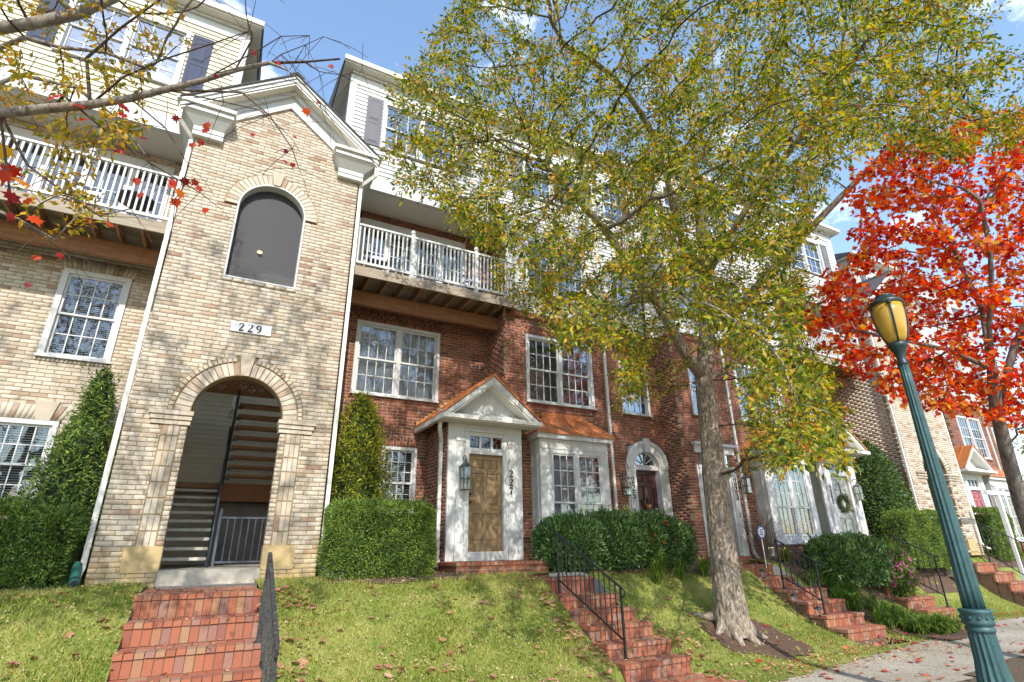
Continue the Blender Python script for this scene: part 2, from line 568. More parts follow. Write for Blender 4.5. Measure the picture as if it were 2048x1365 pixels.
class Thing:
    """An Empty at the thing's base; its parts store coordinates relative to it."""

    def __init__(self, name, label, cat, loc=(0, 0, 0), group=None):
        o = bpy.data.objects.new(name, None)
        o.empty_display_size = 0.2
        COL.objects.link(o)
        o.location = loc
        o['label'] = label
        o['category'] = cat
        if group:
            o['group'] = group
        self.o = o
        self.org = Vector(loc)


def tag(o, label, cat=None, group=None, kind=None):
    if label:
        o['label'] = label
    if cat:
        o['category'] = cat
    if group:
        o['group'] = group
    if kind:
        o['kind'] = kind
    return o


def link(mesh, name, thing=None, parent=None, loc=None):
    o = bpy.data.objects.new(name, mesh)
    COL.objects.link(o)
    if parent is not None:
        o.parent = parent
    elif thing is not None:
        o.parent = thing.o
    if loc is not None:
        o.location = loc
    return o


class MB:
    def __init__(self):
        self.v = []
        self.f = []

    def quad(self, a, b, c, d):
        n = len(self.v)
        self.v += [tuple(a), tuple(b), tuple(c), tuple(d)]
        self.f.append((n, n + 1, n + 2, n + 3))
        return self

    def poly(self, pts):
        n = len(self.v)
        self.v += [tuple(p) for p in pts]
        self.f.append(tuple(range(n, n + len(pts))))
        return self

    def box(self, x0, x1, y0, y1, z0, z1):
        if x0 > x1:
            x0, x1 = x1, x0
        if y0 > y1:
            y0, y1 = y1, y0
        n = len(self.v)
        self.v += [(x0, y0, z0), (x1, y0, z0), (x1, y1, z0), (x0, y1, z0), (x0, y0, z1), (x1, y0, z1), (x1, y1, z1), (x0, y1, z1)]
        for q in ((0, 3, 2, 1), (4, 5, 6, 7), (0, 1, 5, 4), (1, 2, 6, 5), (2, 3, 7, 6), (3, 0, 4, 7)):
            self.f.append(tuple(n + i for i in q))
        return self

    def hexa(self, p):
        """Eight corners: bottom ring 0-3, top ring 4-7."""
        n = len(self.v)
        self.v += [tuple(q) for q in p]
        for q in ((0, 3, 2, 1), (4, 5, 6, 7), (0, 1, 5, 4), (1, 2, 6, 5), (2, 3, 7, 6), (3, 0, 4, 7)):
            self.f.append(tuple(n + i for i in q))
        return self

    def prism_y(self, pts, y0, y1):
        """Polygon in XZ swept from y0 to y1."""
        n = len(self.v)
        k = len(pts)
        self.v += [(p[0], y0, p[1]) for p in pts] + [(p[0], y1, p[1]) for p in pts]
        self.f.append(tuple(range(n, n + k)))
        self.f.append(tuple(range(n + 2 * k - 1, n + k - 1, -1)))
        for i in range(k):
            j = (i + 1) % k
            self.f.append((n + i, n + k + i, n + k + j, n + j))
        return self

    def bar(self, a, b, w, h=None, up=(0, 0, 1)):
        """Rectangular bar from a to b."""
        a, b = Vector(a), Vector(b)
        h = w if h is None else h
        d = (b - a).normalized()
        u = Vector(up)
        s = d.cross(u)
        if s.length < 1e-4:
            s = d.cross(Vector((0, 1, 0)))
        s.normalize()
        t = s.cross(d).normalized()
        s *= w / 2
        t *= h / 2
        n = len(self.v)
        for p in (a, b):
            for q in (-s - t, s - t, s + t, -s + t):
                self.v.append(tuple(p + q))
        for q in ((0, 1, 2, 3), (7, 6, 5, 4), (0, 4, 5, 1), (1, 5, 6, 2), (2, 6, 7, 3), (3, 7, 4, 0)):
            self.f.append(tuple(n + i for i in q))
        return self

    def tube(self, pts, rad, n=8, cap=True):
        pts = [Vector(p) for p in pts]
        if not hasattr(rad, '__len__'):
            rad = [rad] * len(pts)
        base = len(self.v)
        ref = None
        for i, p in enumerate(pts):
            d = (pts[min(i + 1, len(pts) - 1)] - pts[max(i - 1, 0)])
            if d.length < 1e-9:
                d = Vector((0, 0, 1))
            d.normalize()
            if ref is None:
                ref = d.cross(Vector((0.31, 0.93, 0.2)))
                if ref.length < 0.05:
                    ref = d.cross(Vector((1, 0, 0)))
            s = (ref - d * ref.dot(d))
            s.normalize()
            ref = s
            t = d.cross(s)
            for k in range(n):
                a = 2 * math.pi * k / n
                self.v.append(tuple(p + (s * math.cos(a) + t * math.sin(a)) * rad[i]))
        for i in range(len(pts) - 1):
            for k in range(n):
                k2 = (k + 1) % n
                self.f.append((base + i * n + k, base + i * n + k2, base + (i + 1) * n + k2, base + (i + 1) * n + k))
        if cap:
            self.f.append(tuple(base + k for k in range(n - 1, -1, -1)))
            e = base + (len(pts) - 1) * n
            self.f.append(tuple(e + k for k in range(n)))
        return self

    def lathe(self, c, prof, n=20, flute=None):
        """Profile [(r, z)] turned about the vertical through c; flute = (count, depth, z0, z1)."""
        c = Vector(c)
        base = len(self.v)
        for r, z in prof:
            for k in range(n):
                a = 2 * math.pi * k / n
                rr = r
                if flute and flute[2] <= z <= flute[3]:
                    rr = r * (1 - flute[1] * (0.5 + 0.5 * math.cos(a * flute[0])) ** 0.7)
                self.v.append((c.x + rr * math.cos(a), c.y + rr * math.sin(a), c.z + z))
        for i in range(len(prof) - 1):
            for k in range(n):
                k2 = (k + 1) % n
                self.f.append((base + i * n + k, base + i * n + k2, base + (i + 1) * n + k2, base + (i + 1) * n + k))
        self.f.append(tuple(base + k for k in range(n - 1, -1, -1)))
        e = base + (len(prof) - 1) * n
        self.f.append(tuple(e + k for k in range(n)))
        return self

    def mesh(self, name, mat, org=(0, 0, 0), smooth=False):
        me = bpy.data.meshes.new(name)
        ox, oy, oz = org
        me.from_pydata([(a - ox, b - oy, c - oz) for a, b, c in self.v], [], self.f)
        me.materials.append(MATS[mat] if isinstance(mat, str) else mat)
        if smooth:
            me.shade_smooth()
        me.update()
        return me

    def build(self, name, mat, thing=None, parent=None, smooth=False, kind=None, label=None):
        org = thing.org if thing else (0, 0, 0)
        o = link(self.mesh(name, mat, org, smooth), name, thing, parent)
        if kind:
            o['kind'] = kind
        if label:
            o['label'] = label
        return o


def auto_smooth(o, ang=40):
    try:
        o.data.set_sharp_from_angle(angle=R(ang))
    except Exception:
        pass


def np_mesh(name, verts, faces, mat, smooth=False):
    """verts (n,3), faces (m,k) arrays."""
    me = bpy.data.meshes.new(name)
    n, (m, k) = len(verts), faces.shape
    me.vertices.add(n)
    me.vertices.foreach_set('co', np.asarray(verts, np.float32).ravel())
    me.loops.add(m * k)
    me.loops.foreach_set('vertex_index', faces.astype(np.int32).ravel())
    me.polygons.add(m)
    me.polygons.foreach_set('loop_start', np.arange(0, m * k, k, dtype=np.int32))
    me.polygons.foreach_set('loop_total', np.full(m, k, np.int32))
    me.materials.append(MATS[mat])
    me.update(calc_edges=True)
    if smooth:
        me.shade_smooth()
    return me


LEAF_OVAL = (np.array([(0, 0, 0), (0.28, 0.35, 0.08), (0.20, 0.75, 0.06), (0, 1, -0.05), (-0.20, 0.75, 0.06), (-0.28, 0.35, 0.08), (0, 0.5, -0.04)], float),
             np.array([(0, 1, 6), (1, 2, 6), (2, 3, 6), (3, 4, 6), (4, 5, 6), (5, 0, 6)]))
LEAF_DIAMOND = (np.array([(0, 0, 0), (0.30, 0.48, 0.09), (0, 1, -0.06), (-0.30, 0.48, 0.09)], float), np.array([(0, 1, 2), (0, 2, 3)]))
LEAF_BLADE = (np.array([(-0.5, 0, 0), (0.5, 0, 0), (0, 1, 0)], float), np.array([(0, 1, 2)]))
_mp_out = [(0.0, 0.0), (0.10, 0.12), (0.36, 0.02), (0.30, 0.24), (0.55, 0.42), (0.30, 0.46), (0.32, 0.66), (0.14, 0.60), (0.0, 1.0)]
_mv = [(0, 0.36, -0.03)] + [(x, y, 0.10 * abs(x)) for x, y in _mp_out] + [(-x, y, 0.10 * abs(x)) for x, y in reversed(_mp_out[1:-1])]
LEAF_MAPLE = (np.array(_mv, float), np.array([(0, i, i + 1) for i in range(1, len(_mv) - 1)] + [(0, len(_mv) - 1, 1)]))


def rand_dirs(n):
    d = RNG.normal(size=(n, 3))
    return d / np.linalg.norm(d, axis=1, keepdims=True)


def leaves(name, pos, tip, nrm, size, width, template, mat, thing=None, parent=None, kind=None, org=None):
    """One mesh of many leaves: pos base points, tip directions, approximate face normals, lengths."""
    pos = np.asarray(pos, float)
    n = len(pos)
    tip = np.asarray(tip, float)
    tip = tip / (np.linalg.norm(tip, axis=1, keepdims=True) + 1e-9)
    nrm = np.asarray(nrm, float)
    side = np.cross(tip, nrm)
    side /= (np.linalg.norm(side, axis=1, keepdims=True) + 1e-9)
    up = np.cross(side, tip)
    size = np.broadcast_to(np.asarray(size, float), (n,))
    width = np.broadcast_to(np.asarray(width, float), (n,))
    tv, tf = template
    k = len(tv)
    V = (pos[:, None, :] + side[:, None, :] * (tv[None, :, 0:1] * (size * width)[:, None, None])
         + tip[:, None, :] * (tv[None, :, 1:2] * size[:, None, None]) + up[:, None, :] * (tv[None, :, 2:3] * size[:, None, None]))
    V = V.reshape(-1, 3)
    if org is None and thing is not None:
        org = thing.org
    if org is not None:
        V = V - np.array(tuple(org))
    Fc = (tf[None, :, :] + (np.arange(n) * k)[:, None, None]).reshape(-1, tf.shape[1])
    o = link(np_mesh(name, V, Fc, mat), name, thing, parent)
    if kind:
        o['kind'] = kind
    return o


# ---------------------------------------------------------------- digits as ribbons
GLYPH = {
    '1': [[(0.12, 0.80, .05), (0.22, 0.86, .08), (0.30, 0.95, .13), (0.30, 0.5, .15), (0.30, 0.05, .15)], [(0.10, 0.03, .06), (0.30, 0.03, .06), (0.50, 0.03, .06)]],
    '2': [[(0.08, 0.72, .12), (0.10, 0.86, .07), (0.27, 0.96, .07), (0.44, 0.88, .13), (0.48, 0.72, .15), (0.38, 0.50, .12), (0.20, 0.26, .08), (0.06, 0.08, .06)], [(0.05, 0.07, .12), (0.28, 0.07, .14), (0.50, 0.07, .13), (0.54, 0.22, .05)]],
    '3': [[(0.08, 0.80, .10), (0.14, 0.93, .06), (0.28, 0.97, .07), (0.42, 0.88, .12), (0.42, 0.70, .13), (0.30, 0.56, .07), (0.22, 0.54, .06)], [(0.24, 0.54, .06), (0.40, 0.48, .10), (0.49, 0.30, .15), (0.40, 0.10, .11), (0.24, 0.03, .07), (0.10, 0.08, .08), (0.07, 0.20, .11)]],
    '5': [[(0.48, 0.92, .12), (0.30, 0.92, .12), (0.14, 0.92, .10)], [(0.14, 0.95, .05), (0.12, 0.70, .05), (0.10, 0.52, .06)], [(0.10, 0.54, .06), (0.24, 0.60, .07), (0.40, 0.54, .12), (0.48, 0.32, .15), (0.40, 0.11, .11), (0.24, 0.03, .07), (0.10, 0.08, .08), (0.07, 0.20, .11)]],
    '7': [[(0.06, 0.78, .05), (0.07, 0.90, .08)], [(0.06, 0.90, .13), (0.30, 0.90, .13), (0.53, 0.90, .12)], [(0.51, 0.90, .06), (0.38, 0.60, .09), (0.28, 0.30, .13), (0.25, 0.02, .15)]],
    '9': [[(0.28, 0.96, .07), (0.12, 0.86, .13), (0.08, 0.68, .15), (0.14, 0.50, .12), (0.27, 0.44, .06), (0.42, 0.52, .08), (0.48, 0.68, .14), (0.42, 0.88, .12), (0.28, 0.96, .07)], [(0.49, 0.70, .14), (0.46, 0.40, .13), (0.34, 0.16, .09), (0.14, 0.04, .06)]],
}


def digit_mb(mb, ch, x, y, z, h, bold=1.6):
    """Digit facing -Y with lower left at (x, y, z), as slightly raised ribbons."""
    for i, st in enumerate(GLYPH[ch]):
        pts = [Vector((p[0], p[1], 0)) for p in st]
        ws = [max(.075, p[2] * bold * .8) for p in st]
        fine, fw = [], []
        for j in range(len(pts) - 1):
            p0, p1, p2, p3 = pts[max(j - 1, 0)], pts[j], pts[j + 1], pts[min(j + 2, len(pts) - 1)]
            sharp = ch in '17' or (ch in '25' and len(st) <= 4)
            for s in range(5):
                t = s / 5
                if sharp:
                    q = p1.lerp(p2, t)
                else:
                    q = 0.5 * ((2 * p1) + (p2 - p0) * t + (2 * p0 - 5 * p1 + 4 * p2 - p3) * t * t + (3 * p1 - p0 - 3 * p2 + p3) * t ** 3)
                fine.append(q)
                fw.append(ws[j] * (1 - t) + ws[j + 1] * t)
        fine.append(pts[-1])
        fw.append(ws[-1])
        yy = y - 0.0015 * (i + 1)
        for j in range(len(fine) - 1):
            a, b = fine[j], fine[j + 1]
            d0 = (fine[min(j + 1, len(fine) - 1)] - fine[max(j - 1, 0)]).normalized()
            d1 = (fine[min(j + 2, len(fine) - 1)] - fine[j]).normalized()
            n0, n1 = Vector((-d0.y, d0.x, 0)) * fw[j] / 2, Vector((-d1.y, d1.x, 0)) * fw[j + 1] / 2
            c = [a + n0, a - n0, b - n1, b + n1]
            mb.hexa([(x + q.x * h, yy, z + q.y * h) for q in c] + [(x + q.x * h, yy + 0.012, z + q.y * h) for q in c])

# ================================================================ building kit
BL, BH, JT = 0.254, 0.0762, 0.011
REC, BUMP, POR, TOW = 12.46, 11.41, 10.97, 10.6
_brick_mesh = {}


def brick_piece(mat):
    if mat not in _brick_mesh:
        mb = MB()
        w, h = (BL - JT) / 2, (BH - JT) / 2
        e = 0.003
        mb.hexa([(-w + e, 0, -h + e), (w - e, 0, -h + e), (w, 0.004, -h), (-w, 0.004, -h), (-w + e, 0, h - e), (w - e, 0, h - e), (w, 0.004, h), (-w, 0.004, h)])
        mb.box(-w, w, 0.004, 0.03, -h, h)
        _brick_mesh[mat] = mb.mesh('brick', mat)
    return _brick_mesh[mat]


def sub_iv(ivs, a, b):
    out = []
    for p, q in ivs:
        if b <= p or a >= q:
            out.append((p, q))
            continue
        if a > p:
            out.append((p, a))
        if b < q:
            out.append((b, q))
    return out


class Brickwork:
    def __init__(self, thing, mat, mortar, name='brick_wall'):
        self.t, self.mat, self.mortar, self.name = thing, mat, mortar, name
        self.front_r, self.hex, self.back, self.special = [], [], MB(), []

    def front(self, Y, z0, z1, iv, phase=0.0, depth=0.12):
        n = max(1, round((z1 - z0) / BH))
        open_rows = {}
        for k in range(n):
            a, b = z0 + k * BH, z0 + (k + 1) * BH
            rows = iv(0.5 * (a + b))
            for p, q in rows:
                x = math.floor((p - phase) / BL) * BL + phase + (BL / 2 if k % 2 else 0) - BL
                while x < q:
                    l, r = max(x, p), min(x + BL, q)
                    if r - l > 0.035:
                        self.front_r.append((l + JT / 2, r - JT / 2, a + JT / 2, b - JT / 2, Y + random.uniform(-0.002, 0.002), r - l > BL - 1e-4))
                    x += BL
            new = {}
            for p, q in rows:
                key = (round(p, 4), round(q, 4))
                s = open_rows.pop(key, a)
                new[key] = s
            for (p, q), s in open_rows.items():
                self.back.box(p, q, Y + 0.010, Y + depth, s, a)
            open_rows = new
        for (p, q), s in open_rows.items():
            self.back.box(p, q, Y + 0.010, Y + depth, s, z0 + n * BH)

    def side(self, X, sgn, y0, y1, z0, z1, depth=0.12):
        """Wall in the plane x = X facing sgn along X."""
        n = max(1, round((z1 - z0) / BH))
        for k in range(n):
            a, b = z0 + k * BH + JT / 2, z0 + (k + 1) * BH - JT / 2
            y = y0 - (BL / 2 if k % 2 else 0)
            while y < y1:
                l, r = max(y, y0) + JT / 2, min(y + BL, y1) - JT / 2
                if r - l > 0.03:
                    xa, xb = X + sgn * random.uniform(-.0005, .0005), X - sgn * 0.03
                    self.hex.append([(xa, l, a), (xa, r, a), (xb, r, a), (xb, l, a), (xa, l, b), (xa, r, b), (xb, r, b), (xb, l, b)])
                y += BL
        self.back.box(X - sgn * 0.0015, X - sgn * depth, y0 + .011, y1, z0, z0 + n * BH)

    def piece(self, pts, Y, proud=0.004, single=False, name='soldier_brick', mat=None, depth=0.05):
        """A brick whose face is the quad pts [(x, z)] on the plane Y."""
        cx = sum(p[0] for p in pts) / 4
        cz = sum(p[1] for p in pts) / 4
        sh = []
        for x, z in pts:
            d = math.hypot(x - cx, z - cz) + 1e-6
            sh.append((x - (x - cx) / d * 0.006, z - (z - cz) / d * 0.006))
        h = [(x, Y - proud, z) for x, z in sh] + [(x, Y + depth, z) for x, z in sh]
        if single:
            self.special.append((h, name, mat))
        else:
            self.hex.append(h)

    def lintel(self, x0, x1, z0, z1, Y, lean=0.10, n=None, single=False, proud=0.003, split=True):
        n = n or max(3, round((x1 - x0) / 0.075))
        self.back.hexa([(x0 - .06, Y + .007, z0 - .004), (x1 + .06, Y + .007, z0 - .004), (x1 + .06, Y + .1, z0 - .004), (x0 - .06, Y + .1, z0 - .004),
                        (x0 - lean - .06, Y + .007, z1 + .03), (x1 + lean + .06, Y + .007, z1 + .03), (x1 + lean + .06, Y + .1, z1 + .03), (x0 - lean - .06, Y + .1, z1 + .03)])
        c, hw = (x0 + x1) / 2, (x1 - x0) / 2
        for i in range(n):
            p, q = -1 + 2 * i / n, -1 + 2 * (i + 1) / n
            zm = (z0 + z1) / 2
            g = 0.002
            X = lambda t, top: c + t * (hw + (lean if top else 0))
            if (i % 2) == 0:
                zm += 0.06
            for za, zb in (((z0, zm), (zm, z1)) if split else ((z0, z1),)):
                fa, fb = (za - z0) / (z1 - z0), (zb - z0) / (z1 - z0)
                xx = lambda t, f: c + t * (hw + lean * f)
                self.piece([(xx(p, fa) + g, za + g), (xx(q, fa) - g, za + g), (xx(q, fb) - g, zb - g), (xx(p, fb) + g, zb - g)], Y, proud, single)

    def rowlock(self, x0, x1, z0, z1, Y, proud=0.014, w=0.068):
        n = max(2, round((x1 - x0) / w))
        self.back.box(x0 - .03, x1 + .03, Y + .0075, Y + .1, z0 - .01, z1 + .01)
        for i in range(n):
            a, b = x0 + (x1 - x0) * i / n, x0 + (x1 - x0) * (i + 1) / n
            self.piece([(a + .002, z0), (b - .002, z0), (b - .002, z1), (a + .002, z1)], Y, proud)

    def finish(self, n_single=0):
        t = self.t
        wall = self.back.build(self.name, self.mortar, t)
        sc = []
        for i, r in enumerate(self.front_r):
            a = 0
            if n_single and r[5]:
                p0, p1 = project((r[0], r[4], r[2])), project((r[1], r[4], r[3]))
                if p0 and p1 and 8 < p0[0] < 2040 and 8 < p0[1] < 1357 and 8 < p1[1]:
                    a = abs(p1[0] - p0[0]) * abs(p1[1] - p0[1])
            sc.append(a)
        order = sorted(range(len(sc)), key=lambda i: -sc[i])
        single = set(i for i in order[:n_single] if sc[i] > 0)
        me = brick_piece(self.mat)
        for i in sorted(single):
            r = self.front_r[i]
            link(me, 'brick', t, wall, ((r[0] + r[1]) / 2 - t.org.x, r[4] - t.org.y, (r[2] + r[3]) / 2 - t.org.z))
        vs, fs = [], []
        rest = [r for i, r in enumerate(self.front_r) if i not in single]
        if rest:
            A = np.array([r[:5] for r in rest])
            e = 0.003
            x0, x1, z0, z1, y = A.T
            V = np.stack([np.stack([x0 + e, y, z0 + e], 1), np.stack([x1 - e, y, z0 + e], 1), np.stack([x1 - e, y, z1 - e], 1), np.stack([x0 + e, y, z1 - e], 1),
                          np.stack([x0, y + .004, z0], 1), np.stack([x1, y + .004, z0], 1), np.stack([x1, y + .004, z1], 1), np.stack([x0, y + .004, z1], 1),
                          np.stack([x0, y + .03, z0], 1), np.stack([x1, y + .03, z0], 1), np.stack([x1, y + .03, z1], 1), np.stack([x0, y + .03, z1], 1)], 1).reshape(-1, 3)
            q = [(0, 1, 2, 3)] + [(a, b, b + 4, a + 4) if False else (a + 4, b + 4, b, a) for a, b in ((0, 1), (1, 2), (2, 3), (3, 0))] + [(a + 8, b + 8, b + 4, a + 4) for a, b in ((0, 1), (1, 2), (2, 3), (3, 0))]
            Fq = (np.array(q)[None] + (np.arange(len(rest)) * 12)[:, None, None]).reshape(-1, 4)
            vs.append(V)
            fs.append(Fq)
        if self.hex:
            H = np.array(self.hex).reshape(-1, 3)
            base = sum(len(v) for v in vs)
            q = np.array([(0, 3, 2, 1), (4, 5, 6, 7), (0, 1, 5, 4), (1, 2, 6, 5), (2, 3, 7, 6), (3, 0, 4, 7)])
            Fq = (q[None] + (np.arange(len(self.hex)) * 8)[:, None, None]).reshape(-1, 4) + base
            vs.append(H)
            fs.append(Fq)
        if vs:
            V = np.concatenate(vs) - np.array(tuple(t.org))
            o = link(np_mesh('bricks', V, np.concatenate(fs), self.mat), 'bricks', t, wall)
            o['kind'] = 'stuff'
        for h, nm, mt in self.special:
            MB().hexa(h).build(nm, mt or self.mat, t, wall)
        return wall


def siding(thing, Y, z0, z1, iv, mat, reveal=0.127, name='siding_board', stuff=False):
    """Lap boards facing -Y: each board a wedge of its own."""
    k = 0
    z = z0
    allb = MB()
    while z < z1 - 0.01:
        b = min(z + reveal, z1)
        for p, q in iv(0.5 * (z + b)):
            mb = allb if stuff else MB()
            j = random.uniform(-.001, .001)
            mb.hexa([(p, Y - 0.026 + j, z), (q, Y - 0.026 + j, z), (q, Y + .012, z), (p, Y + .012, z), (p, Y - 0.003, b + .012), (q, Y - 0.003, b + .012), (q, Y + .012, b + .012), (p, Y + .012, b + .012)])
            if not stuff:
                mb.build(name, mat, thing)
        z = b
        k += 1
    if stuff and allb.f:
        allb.build('siding', mat, thing, kind='stuff')


def siding_side(thing, X, sgn, y0, y1, z0, z1, mat, reveal=0.127):
    mb = MB()
    z = z0
    while z < z1 - 0.01:
        b = min(z + reveal, z1)
        xo, xi, xb = X + sgn * 0.019, X + sgn * 0.003, X - sgn * 0.012
        mb.hexa([(xo, y0, z), (xo, y1, z), (xb, y1, z), (xb, y0, z), (xi, y0, b + .012), (xi, y1, b + .012), (xb, y1, b + .012), (xb, y0, b + .012)])
        z = b
    return mb.build('side_siding', mat, thing, kind='stuff')


def window(thing, x0, x1, z0, z1, Y, sash=2, grid=(4, 2), low=None, fill='blind', casing=0.085, proud=0.035, glass='glass', sill=True, single=True, mull=0.09, room='dark_room', paint='white_paint'):
    """Double-hung window: casing, sashes, muntins, panes, blind and the dark room behind."""
    low = low or grid
    f = MB()
    f.box(x0, x0 + casing, Y - proud, Y + .10, z0, z1)
    f.box(x1 - casing, x1, Y - proud, Y + .10, z0, z1)
    f.box(x0 + casing, x1 - casing, Y - proud, Y + .10, z1 - casing, z1)
    f.box(x0 + casing, x1 - casing, Y - proud, Y + .10, z0, z0 + casing * 0.8)
    if sill:
        f.box(x0 - 0.02, x1 + 0.02, Y - proud - 0.03, Y - proud - 0.001, z0 + 0.002, z0 + 0.045)
    win = f.build('window', paint, thing)
    a0, a1, b0, b1 = x0 + casing, x1 - casing, z0 + casing * 0.8, z1 - casing
    wS = (a1 - a0 - mull * (sash - 1)) / sash
    rail = 0.042
    zm = b0 + (b1 - b0) * low[1] / (low[1] + grid[1])
    for s in range(sash):
        p = a0 + s * (wS + mull)
        q = p + wS
        if s:
            MB().box(p - mull, p, Y - proud + .012, Y + .08, b0, b1).build('mullion', paint, thing, win)
        for (c, d, (nx, nz), yy) in ((zm - rail / 2, b1, grid, Y + .012), (b0, zm + rail / 2, low, Y + .042)):
            m = MB()
            m.box(p, p + rail, yy, yy + .03, c, d).box(q - rail, q, yy, yy + .03, c, d)
            m.box(p + rail, q - rail, yy, yy + .03, c, c + rail).box(p + rail, q - rail, yy, yy + .03, d - rail, d)
            e0, e1, g0, g1 = p + rail, q - rail, c + rail, d - rail
            for i in range(1, nx):
                xx = e0 + (e1 - e0) * i / nx
                m.box(xx - .010, xx + .010, yy + .004, yy + .024, g0, g1)
            for i in range(1, nz):
                zz = g0 + (g1 - g0) * i / nz
                for j in range(nx):
                    l, r = e0 + (e1 - e0) * j / nx + .010, e0 + (e1 - e0) * (j + 1) / nx - .010
                    m.box(l, r, yy + .006, yy + .022, zz - .010, zz + .010)
            m.build('sash', paint, thing, win)
            pw, ph = (e1 - e0) / nx, (g1 - g0) / nz
            if single:
                pm = MB().box(-pw / 2 + .008, pw / 2 - .008, -.002, .002, -ph / 2 + .008, ph / 2 - .008).mesh('pane', glass)
                for i in range(nx):
                    for j in range(nz):
                        po = link(pm, 'pane', thing, win, (e0 + (i + .5) * pw - thing.org.x, yy + .014 - thing.org.y, g0 + (j + .5) * ph - thing.org.z))
                        po.rotation_euler = (random.gauss(0, .006), 0, random.gauss(0, .006))
            else:
                MB().box(e0 - .002, e1 + .002, yy + .012, yy + .016, g0 - .002, g1 + .002).build('pane', glass, thing, win)
    if fill == 'blind':
        bl = MB()
        zz = b0 + .02
        while zz < b1 - .02:
            bl.hexa([(a0 + .01, Y + .095, zz - .006), (a1 - .01, Y + .095, zz - .006), (a1 - .01, Y + .135, zz + .012), (a0 + .01, Y + .135, zz + .012),
                     (a0 + .01, Y + .095, zz - .003), (a1 - .01, Y + .095, zz - .003), (a1 - .01, Y + .135, zz + .015), (a0 + .01, Y + .135, zz + .015)])
            zz += 0.043
        bl.build('blind', 'blind_white', thing, win, kind='stuff')
    elif fill == 'curtain':
        c = MB()
        n = 40
        for i in range(n):
            xa, xb = a0 + (a1 - a0) * i / n, a0 + (a1 - a0) * (i + 1) / n
            ya, yb = Y + .16 + .02 * math.sin(i * 1.3), Y + .16 + .02 * math.sin((i + 1) * 1.3)
            c.quad((xa, ya, b0), (xb, yb, b0), (xb, yb, b1), (xa, ya, b1))
        c.build('curtain', 'curtain', thing, win)
    rm = MB()
    yb = Y + .55
    rm.quad((x0, yb, z0), (x1, yb, z0), (x1, yb, z1), (x0, yb, z1)).quad((x0, Y + .1, z0), (x0, yb, z0), (x0, yb, z1), (x0, Y + .1, z1)).quad((x1, Y + .1, z0), (x1, yb, z0), (x1, yb, z1), (x1, Y + .1, z1))
    rm.quad((x0, Y + .1, z0), (x1, Y + .1, z0), (x1, yb, z0), (x0, yb, z0)).quad((x0, Y + .1, z1), (x1, Y + .1, z1), (x1, yb, z1), (x0, yb, z1))
    rm.build('interior', room, thing, win)
    return win


def panel_door(thing, x0, x1, z0, z1, Y, mat, knob_left=True):
    """Six-panel door: sunk panels between stiles and rails."""
    w, h = x1 - x0, z1 - z0
    cols = ((x0 + w * .13, x0 + w * .455), (x0 + w * .545, x0 + w * .87))
    rows = ((z0 + h * .10, z0 + h * .38), (z0 + h * .46, z0 + h * .80), (z0 + h * .85, z0 + h * .95))
    m = MB().box(x0, cols[0][0], Y, Y + .045, z0, z1).box(cols[0][1], cols[1][0], Y, Y + .045, z0, z1).box(cols[1][1], x1, Y, Y + .045, z0, z1)
    zz = [z0] + [q for r in rows for q in r] + [z1]
    for a, b in cols:
        for k in range(0, 8, 2):
            m.box(a, b, Y, Y + .045, zz[k], zz[k + 1])
    d = m.build('door', mat, thing)
    for a, b in cols:
        for c, e in rows:
            p = MB().box(a, b, Y + .022, Y + .04, c, e)
            g = .055 if e - c > .25 else .04
            p.hexa([(a + .012, Y + .0215, c + .012), (b - .012, Y + .0215, c + .012), (b - .012, Y + .0215, e - .012), (a + .012, Y + .0215, e - .012), (a + g, Y + .004, c + g), (b - g, Y + .004, c + g), (b - g, Y + .004, e - g), (a + g, Y + .004, e - g)])
            p.build('door_panel', mat, thing, d)
    kx = x0 + .06 if knob_left else x1 - .06
    k = MB()
    for zz, r in ((z0 + 1.0, .03), (z0 + 1.16, .024)):
        k.tube([(kx, Y, zz), (kx, Y - .03, zz), (kx, Y - .05, zz), (kx, Y - .07, zz)], [.03, .012, r, r * .6], 10)
    k.build('knob', 'brass', thing, d, smooth=True)
    return d


